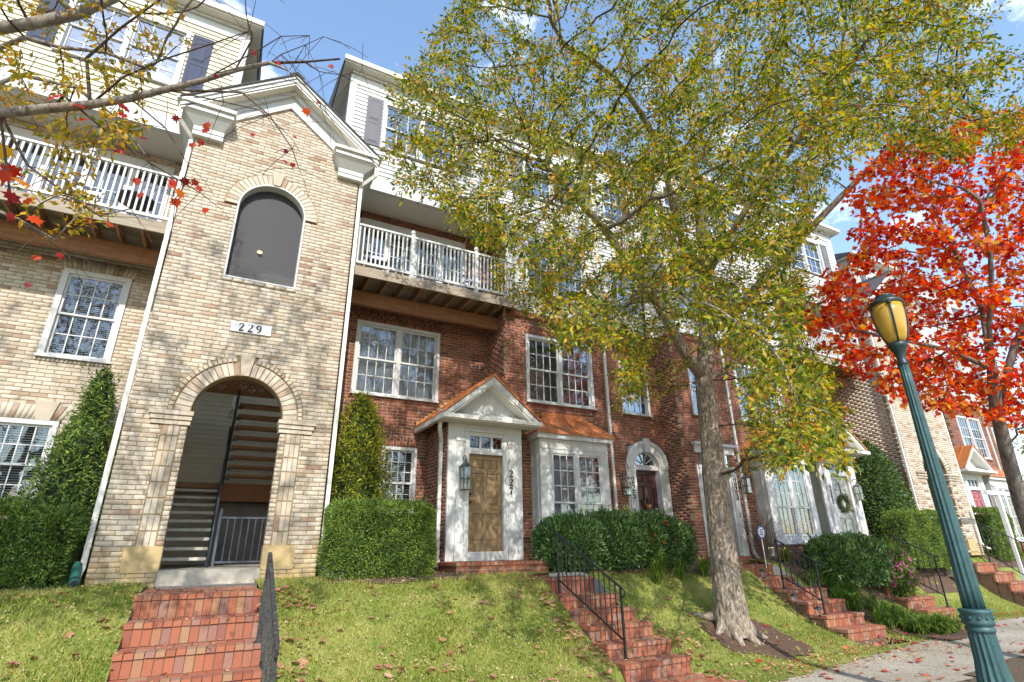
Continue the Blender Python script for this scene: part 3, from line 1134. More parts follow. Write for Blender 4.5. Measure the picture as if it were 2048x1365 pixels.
def lantern(name, label, x, y, z, s=1.0):
    """Wall lantern hanging from a scrolled arm, tall tapered glass cage."""
    t = Thing(name, label, 'wall lantern', (x, y, z), 'wall lanterns beside the front doors')
    MB().box(x - .045 * s, x + .045 * s, y - .012, y, z - .12 * s, z + .17 * s).build('back_plate', 'verdigris', t)
    pts = [(x, y - .01, z + .10 * s)]
    for i in range(9):
        a = math.pi * (0.0 + i / 8)
        pts.append((x, y - .10 * s + .09 * s * math.cos(a), z + .12 * s + .15 * s * math.sin(a)))
    pts.append((x, y - .19 * s, z + .10 * s))
    MB().tube(pts, .010 * s, 6).build('arm', 'verdigris', t)
    cx, cy = x, y - .15 * s
    fr = MB()
    for sx in (-1, 1):
        for sy in (-1, 1):
            fr.bar((cx + sx * .085 * s, cy + sy * .085 * s, z + .05 * s), (cx + sx * .065 * s, cy + sy * .065 * s, z - .36 * s), .012 * s)
    for zz, w in ((z + .05 * s, .09), (z - .36 * s, .07), (z - .17 * s, .078)):
        w *= s
        for sx in (-1, 1):
            fr.box(cx + sx * w - .006, cx + sx * w + .006, cy - w, cy + w, zz - .006, zz + .006)
            fr.box(cx - w, cx + w, cy + sx * w - .006, cy + sx * w + .006, zz - .006, zz + .006)
    cage = fr.build('cage', 'verdigris', t)
    MB().lathe((cx, cy, z), [(.115 * s, .05 * s), (.10 * s, .07 * s), (.04 * s, .13 * s), (.02 * s, .16 * s), (.03 * s, .18 * s), (.0, .20 * s)], 4).build('cap', 'verdigris', t)
    MB().lathe((cx, cy, z), [(.10 * s, -.37 * s), (.10 * s, -.355 * s), (.02 * s, -.35 * s)], 12).build('base', 'verdigris', t)
    for sx in (-1, 1):
        MB().box(cx + sx * .075 * s - .001, cx + sx * .075 * s + .001, cy - .07 * s, cy + .07 * s, z - .35 * s, z + .04 * s).build('glass_pane', 'lantern_glass', t, cage)
        MB().box(cx - .07 * s, cx + .07 * s, cy + sx * .075 * s - .001, cy + sx * .075 * s + .001, z - .35 * s, z + .04 * s).build('glass_pane', 'lantern_glass', t, cage)
    MB().tube([(cx, cy, z - .34 * s), (cx, cy, z - .16 * s), (cx, cy, z - .13 * s)], [.012, .012, .004], 6).build('candle', 'plastic_white', t)
    return t


def downspout(thing, x, y, ztop, zbot, kick=(0, -0.12), elbow=None):
    mb = MB()
    w, d = .075, .055
    pts = [Vector((x, y, ztop)), Vector((x, y, zbot + .22)), Vector((x + kick[0] * .3, y + kick[1] * .6, zbot + .09)), Vector((x + kick[0], y + kick[1] * 1.4, zbot + .03))]
    if elbow:
        pts = [Vector(e) for e in elbow] + pts
    for a, b in zip(pts, pts[1:]):
        dd = (b - a).normalized() * .012
        mb.bar(a - dd, b + dd, w, d, (0, -1, 0) if abs(b.z - a.z) > .1 else (0, 0, 1))
    o = mb.build('downspout', 'gutter_metal', thing)
    for k in range(3):
        zz = zbot + .5 + (ztop - zbot - .8) * k / 2
        MB().box(x - w / 2 - .006, x + w / 2 + .006, y - d / 2 - .004, y + d / 2 + .02, zz, zz + .03).build('bracket', 'gutter_metal', thing, o)
    return o


def railing(thing, x0, x1, Y, zb, zt, posts, n, mat='white_paint'):
    """White balcony railing along X."""
    r = MB().box(x0, x1, Y - .04, Y + .04, zt - .05, zt).build('top_rail', mat, thing)
    MB().box(x0, x1, Y - .025, Y + .025, zb, zb + .06).build('bottom_rail', mat, thing)
    pm = MB().box(-.018, .018, -.018, .018, zb + .06, zt - .05).mesh('baluster', mat)
    for i in range(n):
        x = x0 + (x1 - x0) * (i + .5) / n
        if any(abs(x - p) < .06 for p in posts):
            continue
        link(pm, 'baluster', thing, None, (x - thing.org.x, Y - thing.org.y, -thing.org.z))
    for p in posts:
        m = MB().box(p - .045, p + .045, Y - .0455, Y + .0455, zb - .12, zt + .06)
        m.lathe((p, Y, zt), [(.03, .06), (.06, .08), (.065, .11), (.05, .15), (.02, .18), (.0, .185)], 10)
        m.build('post', mat, thing)


# ---------------------------------------------------------------- stair tower
def stair_tower(xc, dy, label, number, n_single, base_z, detail=True):
    Y = TOW + dy
    t = Thing('stair_tower', label, 'stair tower', (xc, Y, base_z), 'brick stair towers with gables')
    bw = Brickwork(t, 'tan_brick', 'tan_mortar')
    hw = 1.63
    AP, SL = 9.26, 0.78
    a1w, a1s = 0.735, 2.28
    a2w, a2s, a2b, a2x = 0.645, 6.56, 4.93, -0.02
    z0 = base_z - 0.15
    ring1 = 1.09

    def iv(z):
        h = hw
        if z > 7.9:
            h = min(hw, max(0, (AP + 0.25 - z) / SL))
        if h < .03:
            return []
        r = [(xc - h, xc + h)]
        if z < a1s:
            r = sub_iv(r, xc - a1w, xc + a1w)
            if z < a1s - 0.25:
                for s in (-1, 1):         # pilaster panels beside the arch, plinth stones
                    a, b = sorted((xc + s * (a1w + .10), xc + s * (a1w + .37)))
                    if z > 0.085:
                        r = sub_iv(r, a, b)
                    elif z > -0.27:
                        a, b = sorted((xc + s * a1w, xc + s * (a1w + .50)))
                        r = sub_iv(r, a, b)
            else:
                for s in (-1, 1):
                    a, b = sorted((xc + s * a1w, xc + s * (a1w + .52)))
                    r = sub_iv(r, a, b)
        elif z < a1s + ring1:
            w = math.sqrt(max(0, ring1 ** 2 - (z - a1s) ** 2))
            r = sub_iv(r, xc - w, xc + w)
        if a1s + ring1 - .25 < z < a1s + ring1 + .06:
            r = sub_iv(r, xc - .12, xc + .12)
        x2 = xc + a2x
        if a2b - 0.07 < z < a2b:
            r = sub_iv(r, x2 - a2w - .02, x2 + a2w + .02)
        if a2b < z < a2s:
            r = sub_iv(r, x2 - a2w, x2 + a2w)
        if a2s - .05 < z < a2s + a2w + .30:
            w = math.sqrt(max(0, (a2w + .24) ** 2 - max(0, z - a2s) ** 2))
            r = sub_iv(r, x2 - w, x2 + w)
        if 3.86 < z < 4.03:
            r = sub_iv(r, xc - .38, xc + .32)
        return r

    bw.front(Y, z0, 9.5, iv, xc, 0.25)
    # mortar behind the arch rings, built as fans
    for (cx, cz, ri, ro) in ((xc, a1s, a1w, ring1 + .02), (xc + a2x, a2s, a2w, a2w + .26)):
        n = 40
        for i in range(n):
            a, b = math.pi * i / n, math.pi * (i + 1) / n
            P = lambda r, th: (cx + r * math.cos(th), cz + r * math.sin(th))
            q = [P(ri, a), P(ro, a), P(ro, b), P(ri, b)]
            bw.back.hexa([(x, Y + .008, z) for x, z in q] + [(x, Y + .25, z) for x, z in q])
    # voussoirs
    n = 28
    for i in range(n):
        a, b = math.pi * i / n + .006, math.pi * (i + 1) / n - .006
        if abs((a + b) / 2 - math.pi / 2) < 0.10:
            continue
        P = lambda r, th: (xc + r * math.cos(th), a1s + r * math.sin(th))
        bw.piece([P(a1w + .004, a), P(a1w + .25, a), P(a1w + .25, b), P(a1w + .004, b)], Y, .014, detail, 'voussoir', depth=.24)
    n = 40
    for i in range(n):
        a, b = math.pi * i / n + .005, math.pi * (i + 1) / n - .005
        if abs((a + b) / 2 - math.pi / 2) < 0.12:
            continue
        P = lambda r, th: (xc + r * math.cos(th), a1s + r * math.sin(th))
        bw.piece([P(a1w + .27, a), P(ring1 - .01, a), P(ring1 - .01, b), P(a1w + .27, b)], Y, .022, detail, 'header_brick', depth=.2)
    x2 = xc + a2x
    n = 26
    for i in range(n):
        a, b = math.pi * i / n + .006, math.pi * (i + 1) / n - .006
        if abs((a + b) / 2 - math.pi / 2) < 0.10:
            continue
        P = lambda r, th: (x2 + r * math.cos(th), a2s + r * math.sin(th))
        bw.piece([P(a2w + .004, a), P(a2w + .23, a), P(a2w + .23, b), P(a2w + .004, b)], Y, .012, detail, 'voussoir', depth=.2)
    bw.rowlock(x2 - a2w - .02, x2 + a2w + .02, a2b - .075, a2b - .005, Y, .012, .19)
    # pilaster panels: stacks of three soldiers, and a bordering stack of headers
    for s in (-1, 1):
        a, b = sorted((xc + s * (a1w + .10), xc + s * (a1w + .37)))
        z = 0.085
        while z < a1s - .28:
            for i in range(3):
                bw.piece([(a + .012 + i * .083, z + .004), (a + .012 + (i + 1) * .083 - .008, z + .004), (a + .012 + (i + 1) * .083 - .008, z + .244), (a + .012 + i * .083, z + .244)], Y, .003, detail, 'panel_brick')
            z += .252
        bw.back.box(a, b, Y + .006, Y + .2, 0.08, a1s - .25)
        o, i_ = xc + s * (a1w - .03), xc + s * (a1w + .54)
        for k, (e, zz) in enumerate(((.01, a1s - .245), (.035, a1s - .165), (.06, a1s - .085))):
            p, q = sorted((o - s * e * .5, i_ + s * e))
            nn = 3
            for j in range(nn):
                u0, u1 = p + (q - p) * j / nn, p + (q - p) * (j + 1) / nn
                h = [(u0 + .004, Y - .02 - e, zz), (u1 - .004, Y - .02 - e, zz), (u1 - .004, Y + .24, zz), (u0 + .004, Y + .24, zz), (u0 + .004, Y - .02 - e, zz + .07), (u1 - .004, Y - .02 - e, zz + .07), (u1 - .004, Y + .24, zz + .07), (u0 + .004, Y + .24, zz + .07)]
                if detail:
                    bw.special.append((h, 'impost_brick', None))
                else:
                    bw.hex.append(h)
            bw.back.box(p + .01, q - .01, Y - .012 - e, Y + .24, zz - .006, zz + .076)
        p, q = sorted((xc + s * (a1w - .01), xc + s * (a1w + .50)))
        MB().box(p, q, Y - .02, Y + .26, -.27, .114).build('plinth_stone', 'stone_yellow', t)
    # jamb returns of the entrance
    for s in (-1, 1):
        bw.side(xc + s * a1w, -s, Y + .002, Y + .25, z0 + BH, a1s - .26, .1)
    # the sides of the tower
    for s in (-1, 1):
        bw.side(xc + s * hw, s, Y + .002, REC + dy + .1, z0, 8.0)
    bw.finish(n_single)
    # keystones
    for cx, zb, zt, wb, wt in ((xc, a1s + a1w + .0, a1s + ring1 + .05, .065, .13), (x2, a2s + a2w + .0, a2s + a2w + .30, .065, .12)):
        MB().prism_y([(cx - wb, zb), (cx + wb, zb), (cx + wt, zt), (cx - wt, zt)], Y - .045, Y + .2).build('keystone', 'stone_pale', t)
    # number plate
    plate = MB().box(xc - .375, xc + .315, Y - .035, Y + .02, 3.85, 4.045).build('number_plate', 'sign_white', t)
    m = MB()
    for i, ch in enumerate(number):
        digit_mb(m, ch, xc - .245 + i * .15, Y - .036, 3.868, .158, 2.0)
    m.build('digits', 'digit_black', t, plate)
    # screened opening
    n = 24
    fr, pts = MB(), []
    for i in range(n + 1):
        th = math.pi * i / n
        pts.append((math.cos(th), math.sin(th)))
    for i in range(n):
        (c0, s0), (c1, s1) = pts[i], pts[i + 1]
        q = [(x2 + (a2w + .004) * c0, a2s + (a2w + .004) * s0), (x2 + (a2w + .004) * c1, a2s + (a2w + .004) * s1), (x2 + (a2w - .03) * c1, a2s + (a2w - .03) * s1), (x2 + (a2w - .03) * c0, a2s + (a2w - .03) * s0)]
        fr.hexa([(x, Y - .02, z) for x, z in q] + [(x, Y + .22, z) for x, z in q])
    for s in (-1, 1):
        fr.box(x2 + s * (a2w + .003), x2 + s * (a2w - .03), Y - .02, Y + .22, a2b, a2s)
    fr.box(x2 - a2w + .03, x2 + a2w - .03, Y - .02, Y + .22, a2b, a2b + .03)
    opening = fr.build('opening_frame', 'white_paint', t)
    sp = [(x2 - a2w + .03, a2b + .03), (x2 + a2w - .03, a2b + .03)] + [(x2 + (a2w - .03) * c, a2s + (a2w - .03) * s) for c, s in pts]
    MB().prism_y(sp, Y + .19, Y + .195).build('insect_screen', 'screen_mesh', t, opening)
    zz = a2b - .3
    up = MB()
    while zz < a2s + a2w + .3:
        up.hexa([(xc - 1.4, Y + 1.48, zz), (xc + 1.4, Y + 1.48, zz), (xc + 1.4, Y + 1.52, zz), (xc - 1.4, Y + 1.52, zz), (xc - 1.4, Y + 1.496, zz + .13), (xc + 1.4, Y + 1.496, zz + .13), (xc + 1.4, Y + 1.52, zz + .13), (xc - 1.4, Y + 1.52, zz + .13)])
        zz += .127
    up.build('upper_landing_siding', 'taupe_siding', t, opening, kind='stuff')
    MB().box(xc - 1.4, xc + 1.4, Y + .26, Y + 1.5, a2b - .35, a2b - .3).build('upper_landing_floor', 'joist_wood', t, opening)
    # concrete slab and interior stair
    MB().box(xc - a1w + .002, xc + a1w - .002, Y - .02, Y + .7, base_z - .05, -.245).build('landing_slab', 'concrete', t)
    if detail:
        fl = MB().box(xc - 1.5, xc + 1.5, Y + .70, Y + 6, -.5, -.25).build('stair_floor', 'concrete', t)
        w = MB()
        for sx in (-1, 1):
            z = -.25
            while z < 3.2:
                xo = xc + sx * 1.45
                w.hexa([(xo - sx * .02, Y + .25, z), (xo - sx * .02, Y + 5.6, z), (xo + sx * .02, Y + 5.6, z), (xo + sx * .02, Y + .25, z), (xo - sx * .004, Y + .25, z + .13), (xo - sx * .004, Y + 5.6, z + .13), (xo + sx * .02, Y + 5.6, z + .13), (xo + sx * .02, Y + .25, z + .13)])
                z += .127
        w.build('stair_side_siding', 'taupe_siding', t, kind='stuff')
        w = MB()
        z = -.25
        while z < 4.4:
            w.hexa([(xc - 1.45, Y + 5.58, z), (xc + 1.45, Y + 5.58, z), (xc + 1.45, Y + 5.62, z), (xc - 1.45, Y + 5.62, z), (xc - 1.45, Y + 5.596, z + .13), (xc + 1.45, Y + 5.596, z + .13), (xc + 1.45, Y + 5.62, z + .13), (xc - 1.45, Y + 5.62, z + .13)])
            z += .127
        w.build('stair_back_siding', 'taupe_siding', t, kind='stuff')
        MB().box(xc - 1.5, xc + 1.5, Y + .26, Y + 2.0, 3.15, 3.3).build('porch_ceiling', 'beam_wood', t)
        MB().box(xc - 1.5, xc - .06, Y + 2.0, Y + 5.6, 4.3, 4.4).build('stair_ceiling', 'soffit', t)
        MB().box(xc - 1.45, xc + 1.45, Y + 4.25, Y + 5.58, 1.42, 1.55).build('mid_landing', 'joist_wood', t)
        MB().box(xc - .07, xc + 1.45, Y + 4.2, Y + 4.25, 1.14, 1.55).build('landing_beam', 'beam_wood', t)
        MB().box(xc - .07, xc + 1.45, Y + 4.9, Y + 4.95, -.25, 1.14).build('under_landing_wall', 'dim_room', t)
        for k in range(9):
            z = -.25 + .18 * (k + 1)
            yy = Y + 1.7 + .28 * k
            MB().box(xc - 1.40, xc - .10, yy, yy + .31, z - .055, z).build('tread', 'tread', t)
        MB().hexa([(xc - .10, Y + 1.55, -.25), (xc - .06, Y + 1.55, -.25), (xc - .06, Y + 1.85, -.25), (xc - .10, Y + 1.85, -.25), (xc - .10, Y + 4.25, 1.30), (xc - .06, Y + 4.25, 1.30), (xc - .06, Y + 4.25, 1.58), (xc - .10, Y + 4.25, 1.58)]).build('stringer', 'blue_metal', t)
        for k in range(8):
            z = 1.55 + .18 * (k + 1)
            yy = Y + 3.95 - .28 * k
            MB().box(xc + .02, xc + 1.40, yy, yy + .31, z - .055, z).build('tread', 'joist_wood', t)
            MB().box(xc + .0, xc + .10, yy + .02, yy + .1, z - .12, z - .057).build('tread_bracket', 'black_metal', t)
        MB().bar((xc - .03, Y + 4.2, 1.60), (xc - .03, Y + 1.6, 3.20), .05, .18).build('stringer', 'black_metal', t)
        h = MB()
        h.tube([(xc - .06, Y + 1.6, -.25), (xc - .06, Y + 1.6, .68), (xc - .06, Y + 4.2, 2.42)], .022, 8)
        h.build('handrail', 'blue_metal', t, smooth=True)
        MB().bar((xc - .06, Y + 4.2, 1.55), (xc - .06, Y + 4.2, 2.9), .05).build('newel', 'black_metal', t)
        g = MB()
        gy = Y + 1.35
        g.bar((xc + .02, gy, -.25), (xc + .02, gy, .78), .045).bar((xc + .05, gy, -.16), (xc + 1.42, gy, -.16), .035).bar((xc + .05, gy, .62), (xc + 1.42, gy, .62), .03)
        gate = g.build('gate', 'blue_metal', t)
        for i in range(11):
            x = xc + .16 + i * .12
            MB().bar((x, gy, -.15), (x, gy, .61), .014).build('gate_bar', 'blue_metal', t, gate)
        # ceiling bulbs, one small recessed light upstairs
        for dx, dyy in ((-.35, .9), (.02, .7), (.35, .75), (.18, .95)):
            MB().lathe((xc + dx, Y + dyy, 3.15), [(.03, 0), (.035, -.04), (.055, -.07), (.06, -.12), (.035, -.17), (.005, -.185)], 10).build('ceiling_bulb', 'lantern_glass', t, smooth=True)
        MB().lathe((xc - .10, Y + 2.1, 2.66), [(.06, 0), (.06, .02), (.055, .03), (.055, .16), (.03, .19), (.012, .2), (.012, .47)], 10).build('hanging_lantern', 'lantern_glass', t)
        MB().lathe((xc - .12, Y + .14, 5.66), [(.045, 0), (.045, .012)], 14).build('recessed_light', 'bulb_glow', t)
    else:
        MB().box(xc - 1.5, xc + 1.5, Y + 2.2, Y + 2.3, -.3, 3.4).build('stair_back_wall', 'taupe_siding', t)
        MB().box(xc - 1.5, xc + 1.5, Y + .26, Y + 2.2, 3.15, 3.3).build('porch_ceiling', 'beam_wood', t)
        for k in range(7):
            z = -.25 + .18 * (k + 1)
            MB().box(xc - 1.40, xc - .10, Y + 1.0 + .17 * k, Y + 1.2 + .17 * k, z - .055, z).build('tread', 'tread', t)
    # gable roof: rakes, soffit, frieze, shingles, ridge
    yo = Y - .36
    zt = 9.93
    tip = 1.95
    for s in (-1, 1):
        def E(dx, dz):
            return (xc + s * dx, zt - SL * dx + dz)
        k = 1.0
        q = [E(0, 0), E(tip, 0), E(tip, -.15), E(0, -.15)]
        MB().hexa([(x, yo, z) for x, z in q] + [(x, yo + .035, z) for x, z in q]).build('rake_board', 'white_paint', t)
        q = [E(0, .02), E(tip, .02), E(tip, -.05), E(0, -.05)]
        MB().hexa([(x, yo - .03, z) for x, z in q] + [(x, yo - .002, z) for x, z in q]).build('rake_moulding', 'white_paint', t)
        q = [E(0, -.17), E(tip, -.17), E(tip, -.20), E(0, -.20)]
        MB().hexa([(x, yo + .02, z) for x, z in q] + [(x, Y + .05, z) for x, z in q]).build('rake_soffit', 'soffit', t)
        q = [E(0, -.20), E(1.62, -.20), E(1.62, -.62), E(0, -.62)]
        MB().hexa([(x, Y - .05, z) for x, z in q] + [(x, Y + .02, z) for x, z in q]).build('frieze_board', 'white_paint', t)
        q = [E(0, -.20), E(1.7, -.20), E(1.7, -.32), E(0, -.32)]
        MB().hexa([(x, Y - .13, z) for x, z in q] + [(x, Y - .052, z) for x, z in q]).build('crown_moulding', 'white_paint', t)
        q = [E(0, .06), E(tip + .05, .06), E(tip + .05, .02), E(0, .02)]
        MB().hexa([(x, yo - .06, z) for x, z in q] + [(x, REC + dy + 3.5, z) for x, z in q]).build('roof_slope', 'shingle', t)
        q = [E(0, .10), E(.16, .10), E(.16, .065), E(0, .065)]
        MB().hexa([(x, yo - .07, z) for x, z in q] + [(x, REC + dy + 3.5, z) for x, z in q]).build('ridge_cap', 'shingle', t)
        # cornice return at the eave
        e0, e1 = 1.02, 1.98
        ez = zt - SL * tip
        X = lambda u: xc + s * u
        c = MB().box(X(e0), X(e1), Y - .34, REC + dy, ez - .13, ez - .02)
        ret = c.build('cornice_return', 'white_paint', t)
        MB().box(X(e0 - .03), X(e1 + .06), Y - .40, REC + dy, ez - .019, ez + .05).build('return_gutter', 'gutter_metal', t, ret)
        yb_ = REC + dy
        MB().hexa([(X(e0 + .13), Y - .13, ez - .34), (X(1.71), Y - .13, ez - .34), (X(1.71), yb_, ez - .34), (X(e0 + .13), yb_, ez - .34),
                   (X(e0 + .02), Y - .32, ez - .131), (X(e1 - .02), Y - .32, ez - .131), (X(e1 - .02), yb_, ez - .131), (X(e0 + .02), yb_, ez - .131)]).build('return_crown', 'white_paint', t, ret)
        MB().box(X(e0 + .13), X(1.70), Y - .12, Y - .002, ez - .56, ez - .341).build('return_frieze', 'white_paint', t, ret)
        MB().box(X(e0 + .13), X(1.70), Y - .135, Y - .122, ez - .46, ez - .445).build('return_groove', 'white_siding', t, ret)
        MB().box(X(1.64), X(1.70), Y - .001, REC + dy, ez - .56, ez - .341).build('side_frieze', 'white_paint', t, ret)
        # downspout at the corner of the tower
        xs = X(1.70)
        downspout(t, xs, Y + .04, ez - .62, base_z + .02, (s * .10 if s > 0 else -.06, -.14), [(X(1.95), Y - .28, ez - .05), (X(1.95), Y - .26, ez - .40), (xs, Y + .02, ez - .58)])
    return t


# ---------------------------------------------------------------- balcony
def balcony(t, xa, xb, dy, tower_side):
    """Timber deck on a beam with joists, white railing; xa < xb."""
    Yf, Yb = 11.1 + dy, REC + dy
    MB().box(xa, xb, Yf, Yf + .045, 5.82, 6.06).build('deck_fascia', 'deck_wood', t)
    nb = 9
    for i in range(nb):
        y0, y1 = Yf + .05 + (Yb - Yf - .06) * i / nb, Yf + .05 + (Yb - Yf - .06) * (i + 1) / nb
        MB().box(xa, xb, y0 + .003, y1 - .003, 6.03, 6.065).build('deck_board', 'deck_wood', t)
    n = max(3, round((xb - xa) / .41))
    for i in range(n + 1):
        x = xa + .03 + (xb - xa - .06) * i / n
        MB().box(x - .02, x + .02, Yf + .046, Yb - .01, 5.80, 6.028).build('joist', 'joist_wood', t)
    MB().box(xa, xb, Yb - .62, Yb - .52, 5.45, 5.795).build('deck_beam', 'beam_wood', t)
    return Yf


def glazed_door(t, x0, x1, z0, z1, Y, leaves_n=4):
    MB().box(x0, x1, Y - .03, Y + .08, z1 - .18, z1).build('door_head', 'white_paint', t)
    w = (x1 - x0) / leaves_n
    fr = MB().box(x0, x1, Y + .30, Y + .32, z0, z1).build('door_interior', 'dark_room', t)
    for i in range(leaves_n):
        a, b = x0 + i * w, x0 + (i + 1) * w
        m = MB()
        s = .09
        zt = z1 - .18
        m.box(a, a + s, Y, Y + .05, z0, zt).box(b - s, b, Y, Y + .05, z0, zt).box(a + s, b - s, Y, Y + .05, z0, z0 + .18).box(a + s, b - s, Y, Y + .05, zt - s, zt)
        for j in range(1, 3):
            xx = a + s + (w - 2 * s) * j / 3
            m.box(xx - .01, xx + .01, Y + .01, Y + .04, z0 + .18, zt - s)
        for j in range(1, 5):
            zz = z0 + .18 + (zt - s - z0 - .18) * j / 5
            m.box(a + s, b - s, Y + .012, Y + .038, zz - .01, zz + .01)
        lf = m.build('balcony_door', 'white_paint', t)
        MB().box(a + s, b - s, Y + .022, Y + .027, z0 + .18, zt - s).build('pane', 'glass', t, lf)


def dormer_cornice(t, x0, x1, Y, zg, s_open):
    """Eave of the top storey: frieze, soffit, gutter, roof; s_open = ends that show (-1 left, 1 right)."""
    l = x0 - (.28 if -1 in s_open else 0)
    r = x1 + (.28 if 1 in s_open else 0)
    MB().box(x0, x1, Y - .035, Y + .02, zg - .52, zg - .24).build('frieze_board', 'white_paint', t)
    MB().box(x0 - .02, x1 + .02, Y - .10, Y + .02, zg - .239, zg - .17).build('crown_moulding', 'white_paint', t)
    MB().box(l + .03, r - .03, Y - .30, Y + 3.2, zg - .169, zg - .13).build('eave_soffit', 'soffit', t)
    MB().box(l, r, Y - .36, Y - .24, zg - .129, zg).build('gutter', 'gutter_metal', t)
    MB().hexa([(l, Y - .235, zg - .12), (r, Y - .235, zg - .12), (r, Y + 4.2, zg - .12), (l, Y + 4.2, zg - .12), (l, Y - .235, zg - .02), (r, Y - .235, zg - .02), (r, Y + 4.2, zg + 1.5), (l, Y + 4.2, zg + 1.5)]).build('roof', 'shingle', t)


def shutter(t, x0, x1, z0, z1, Y, mat):
    o = MB().box(x0, x1, Y - .045, Y - .02, z0, z1).build('shutter', mat, t)
    h = z1 - z0
    for a, b in ((.05, .47), (.53, .95)):
        m = MB()
        c, d = z0 + h * a, z0 + h * b
        m.box(x0 + .05, x1 - .05, Y - .052, Y - .046, c, c + .02).box(x0 + .05, x1 - .05, Y - .052, Y - .046, d - .02, d)
        m.box(x0 + .05, x0 + .07, Y - .052, Y - .046, c + .02, d - .02).box(x1 - .07, x1 - .05, Y - .052, Y - .046, c + .02, d - .02)
        m.box(x0 + .10, x1 - .10, Y - .056, Y - .046, c + .05, d - .05)
        m.build('shutter_panel', mat, t, o)
    return o


# ---------------------------------------------------------------- portico with gabled copper roof
def portico(t, bw, U, dy, door_mat, number, fan=False, num_side=1, side_out=-1):
    """U maps local u to world x. Portico spans u 4.17-5.99."""
    Y = POR + dy
    x0, x1 = sorted((U(4.17), U(5.99)))
    cx = (x0 + x1) / 2
    zb, zt = -.22, 2.62
    dl, dr = cx - .42, cx + .42
    m = MB()
    # white front: boards round the opening
    m.box(x0, dl - .10, Y, Y + .06, zb, zt).box(dr + .10, x1, Y, Y + .06, zb, zt).box(dl - .10, dr + .10, Y, Y + .06, 2.46, zt)
    pf = m.build('entry_surround', 'white_paint', t)
    for s in (-1, 1):
        a, b = sorted((cx + s * .55, cx + s * .72))
        MB().box(a, b, Y - .03, Y - .001, zb + .28, 2.24).build('pilaster', 'white_paint', t, pf)
        MB().box(a - .02, b + .02, Y - .045, Y - .001, zb + .001, zb + .279).build('pilaster_base', 'white_paint', t, pf)
        MB().box(a - .02, b + .02, Y - .045, Y - .001, 2.241, 2.30).build('pilaster_capital', 'white_paint', t, pf)
        MB().box(a + .03, b - .03, Y - .038, Y - .031, zb + .36, 2.16).build('pilaster_flute', 'white_paint', t, pf)
        e0, e1 = sorted((cx + s * .42, cx + s * .52))
        MB().box(e0, e1, Y - .02, Y + .10, -.07, 2.46).build('door_jamb', 'white_paint', t, pf)
    MB().box(dl - .10, dr + .10, Y - .025, Y + .10, zb + .0, -.071).build('threshold_board', 'white_paint', t, pf)
    MB().box(dl, dr, Y - .03, Y + .06, -.07, -.045).build('threshold', 'gutter_metal', t, pf)
    panel_door(t, dl + .004, dr - .004, -.044, 1.97, Y + .05, door_mat, num_side > 0)
    MB().box(dl, dr, Y - .02, Y + .1, 1.975, 2.06).build('transom_bar', 'white_paint', t, pf)
    MB().box(dl - .12, dr + .12, Y - .05, Y + .1, 2.462, 2.50).build('door_hood', 'white_paint', t, pf)
    if not fan:
        m = MB().box(dl, dr, Y + .0, Y + .08, 2.06, 2.11).box(dl, dr, Y, Y + .08, 2.37, 2.46)
        for i in range(4):
            x = dl + (dr - dl) * i / 3
            m.box(x - .022, x + .022, Y + .001, Y + .079, 2.11, 2.37)
        tr = m.build('transom', 'white_paint', t, pf)
        for i in range(3):
            MB().box(dl + (dr - dl) * i / 3 + .022, dl + (dr - dl) * (i + 1) / 3 - .022, Y + .04, Y + .045, 2.11, 2.37).build('transom_pane', 'glass', t, pf)
    else:
        fanlight(t, cx, 2.07, .40, .37, Y + .02, pf)
    MB().box(dl - .1, dr + .1, Y + .30, Y + .32, zb, 2.5).build('hall', 'dark_room', t, pf)
    # digits, one below the other
    if number:
        m = MB()
        nx = cx + num_side * .60
        for i, ch in enumerate(number):
            digit_mb(m, ch, nx - .045, Y - .046, 1.50 - i * .185, .16, 1.9)
        m.build('digits', 'digit_black', t, pf)
    # brick side
    xo = U(4.17)
    s = -1 if U(0) < U(1) else 1
    bw.side(xo, s, Y + .062, REC + dy, -.45, zt)
    bw.front(Y + .001, -.45, zb, lambda z: [(x0, x1)], 0)
    # roof
    yo = Y - .38
    e = 1.19
    AP = 3.74
    EZ = 2.79
    SLp = (AP - EZ) / e
    yb = REC + dy
    for s in (-1, 1):
        P = lambda u, z: (cx + s * u, z)
        q = [P(0, AP), P(e + .03, EZ - .02), P(e + .03, EZ - .05), P(0, AP - .035)]
        rf = MB().hexa([(x, yo - .03, z) for x, z in q] + [(x, yb, z) for x, z in q]).build('copper_roof', 'copper', t)
        ns = 5
        for k in range(ns + 1):
            yy = yo - .02 + (yb - yo - .1) * k / ns
            MB().bar((cx + s * .01, yy, AP + .012), (cx + s * (e + .02), yy, EZ - .008), .018, .03).build('roof_seam', 'copper', t, rf)
        # stepped flashing on the wall
        for k in range(11):
            u = .12 + k * .10
            z = AP - SLp * u
            yy = yb if s * (1 if U(0) < U(1) else -1) < 0 else BUMP + dy
            MB().box(cx + s * (u - .05), cx + s * (u + .06), yy - .012, yy - .005, z - .02, z + .075).build('flashing_step', 'copper_pale', t, rf)
        q = [P(0, AP - .036), P(e, EZ - .052), P(e - .14, EZ - .052), P(0, AP - .20)]
        MB().hexa([(x, yo, z) for x, z in q] + [(x, yo + .04, z) for x, z in q]).build('rake_board', 'white_paint', t)
        q = [P(0, AP - .20), P(e - .16, EZ - .06), P(e - .20, EZ - .06), P(0, AP - .235)]
        MB().hexa([(x, yo + .02, z) for x, z in q] + [(x, Y + .0, z) for x, z in q]).build('rake_soffit', 'soffit', t)
        MB().box(cx + s * (e + .035), cx + s * (e - .06), yo - .02, yb, EZ - .16, EZ - .055).build('side_gutter', 'gutter_metal', t)
    z1 = AP - .20
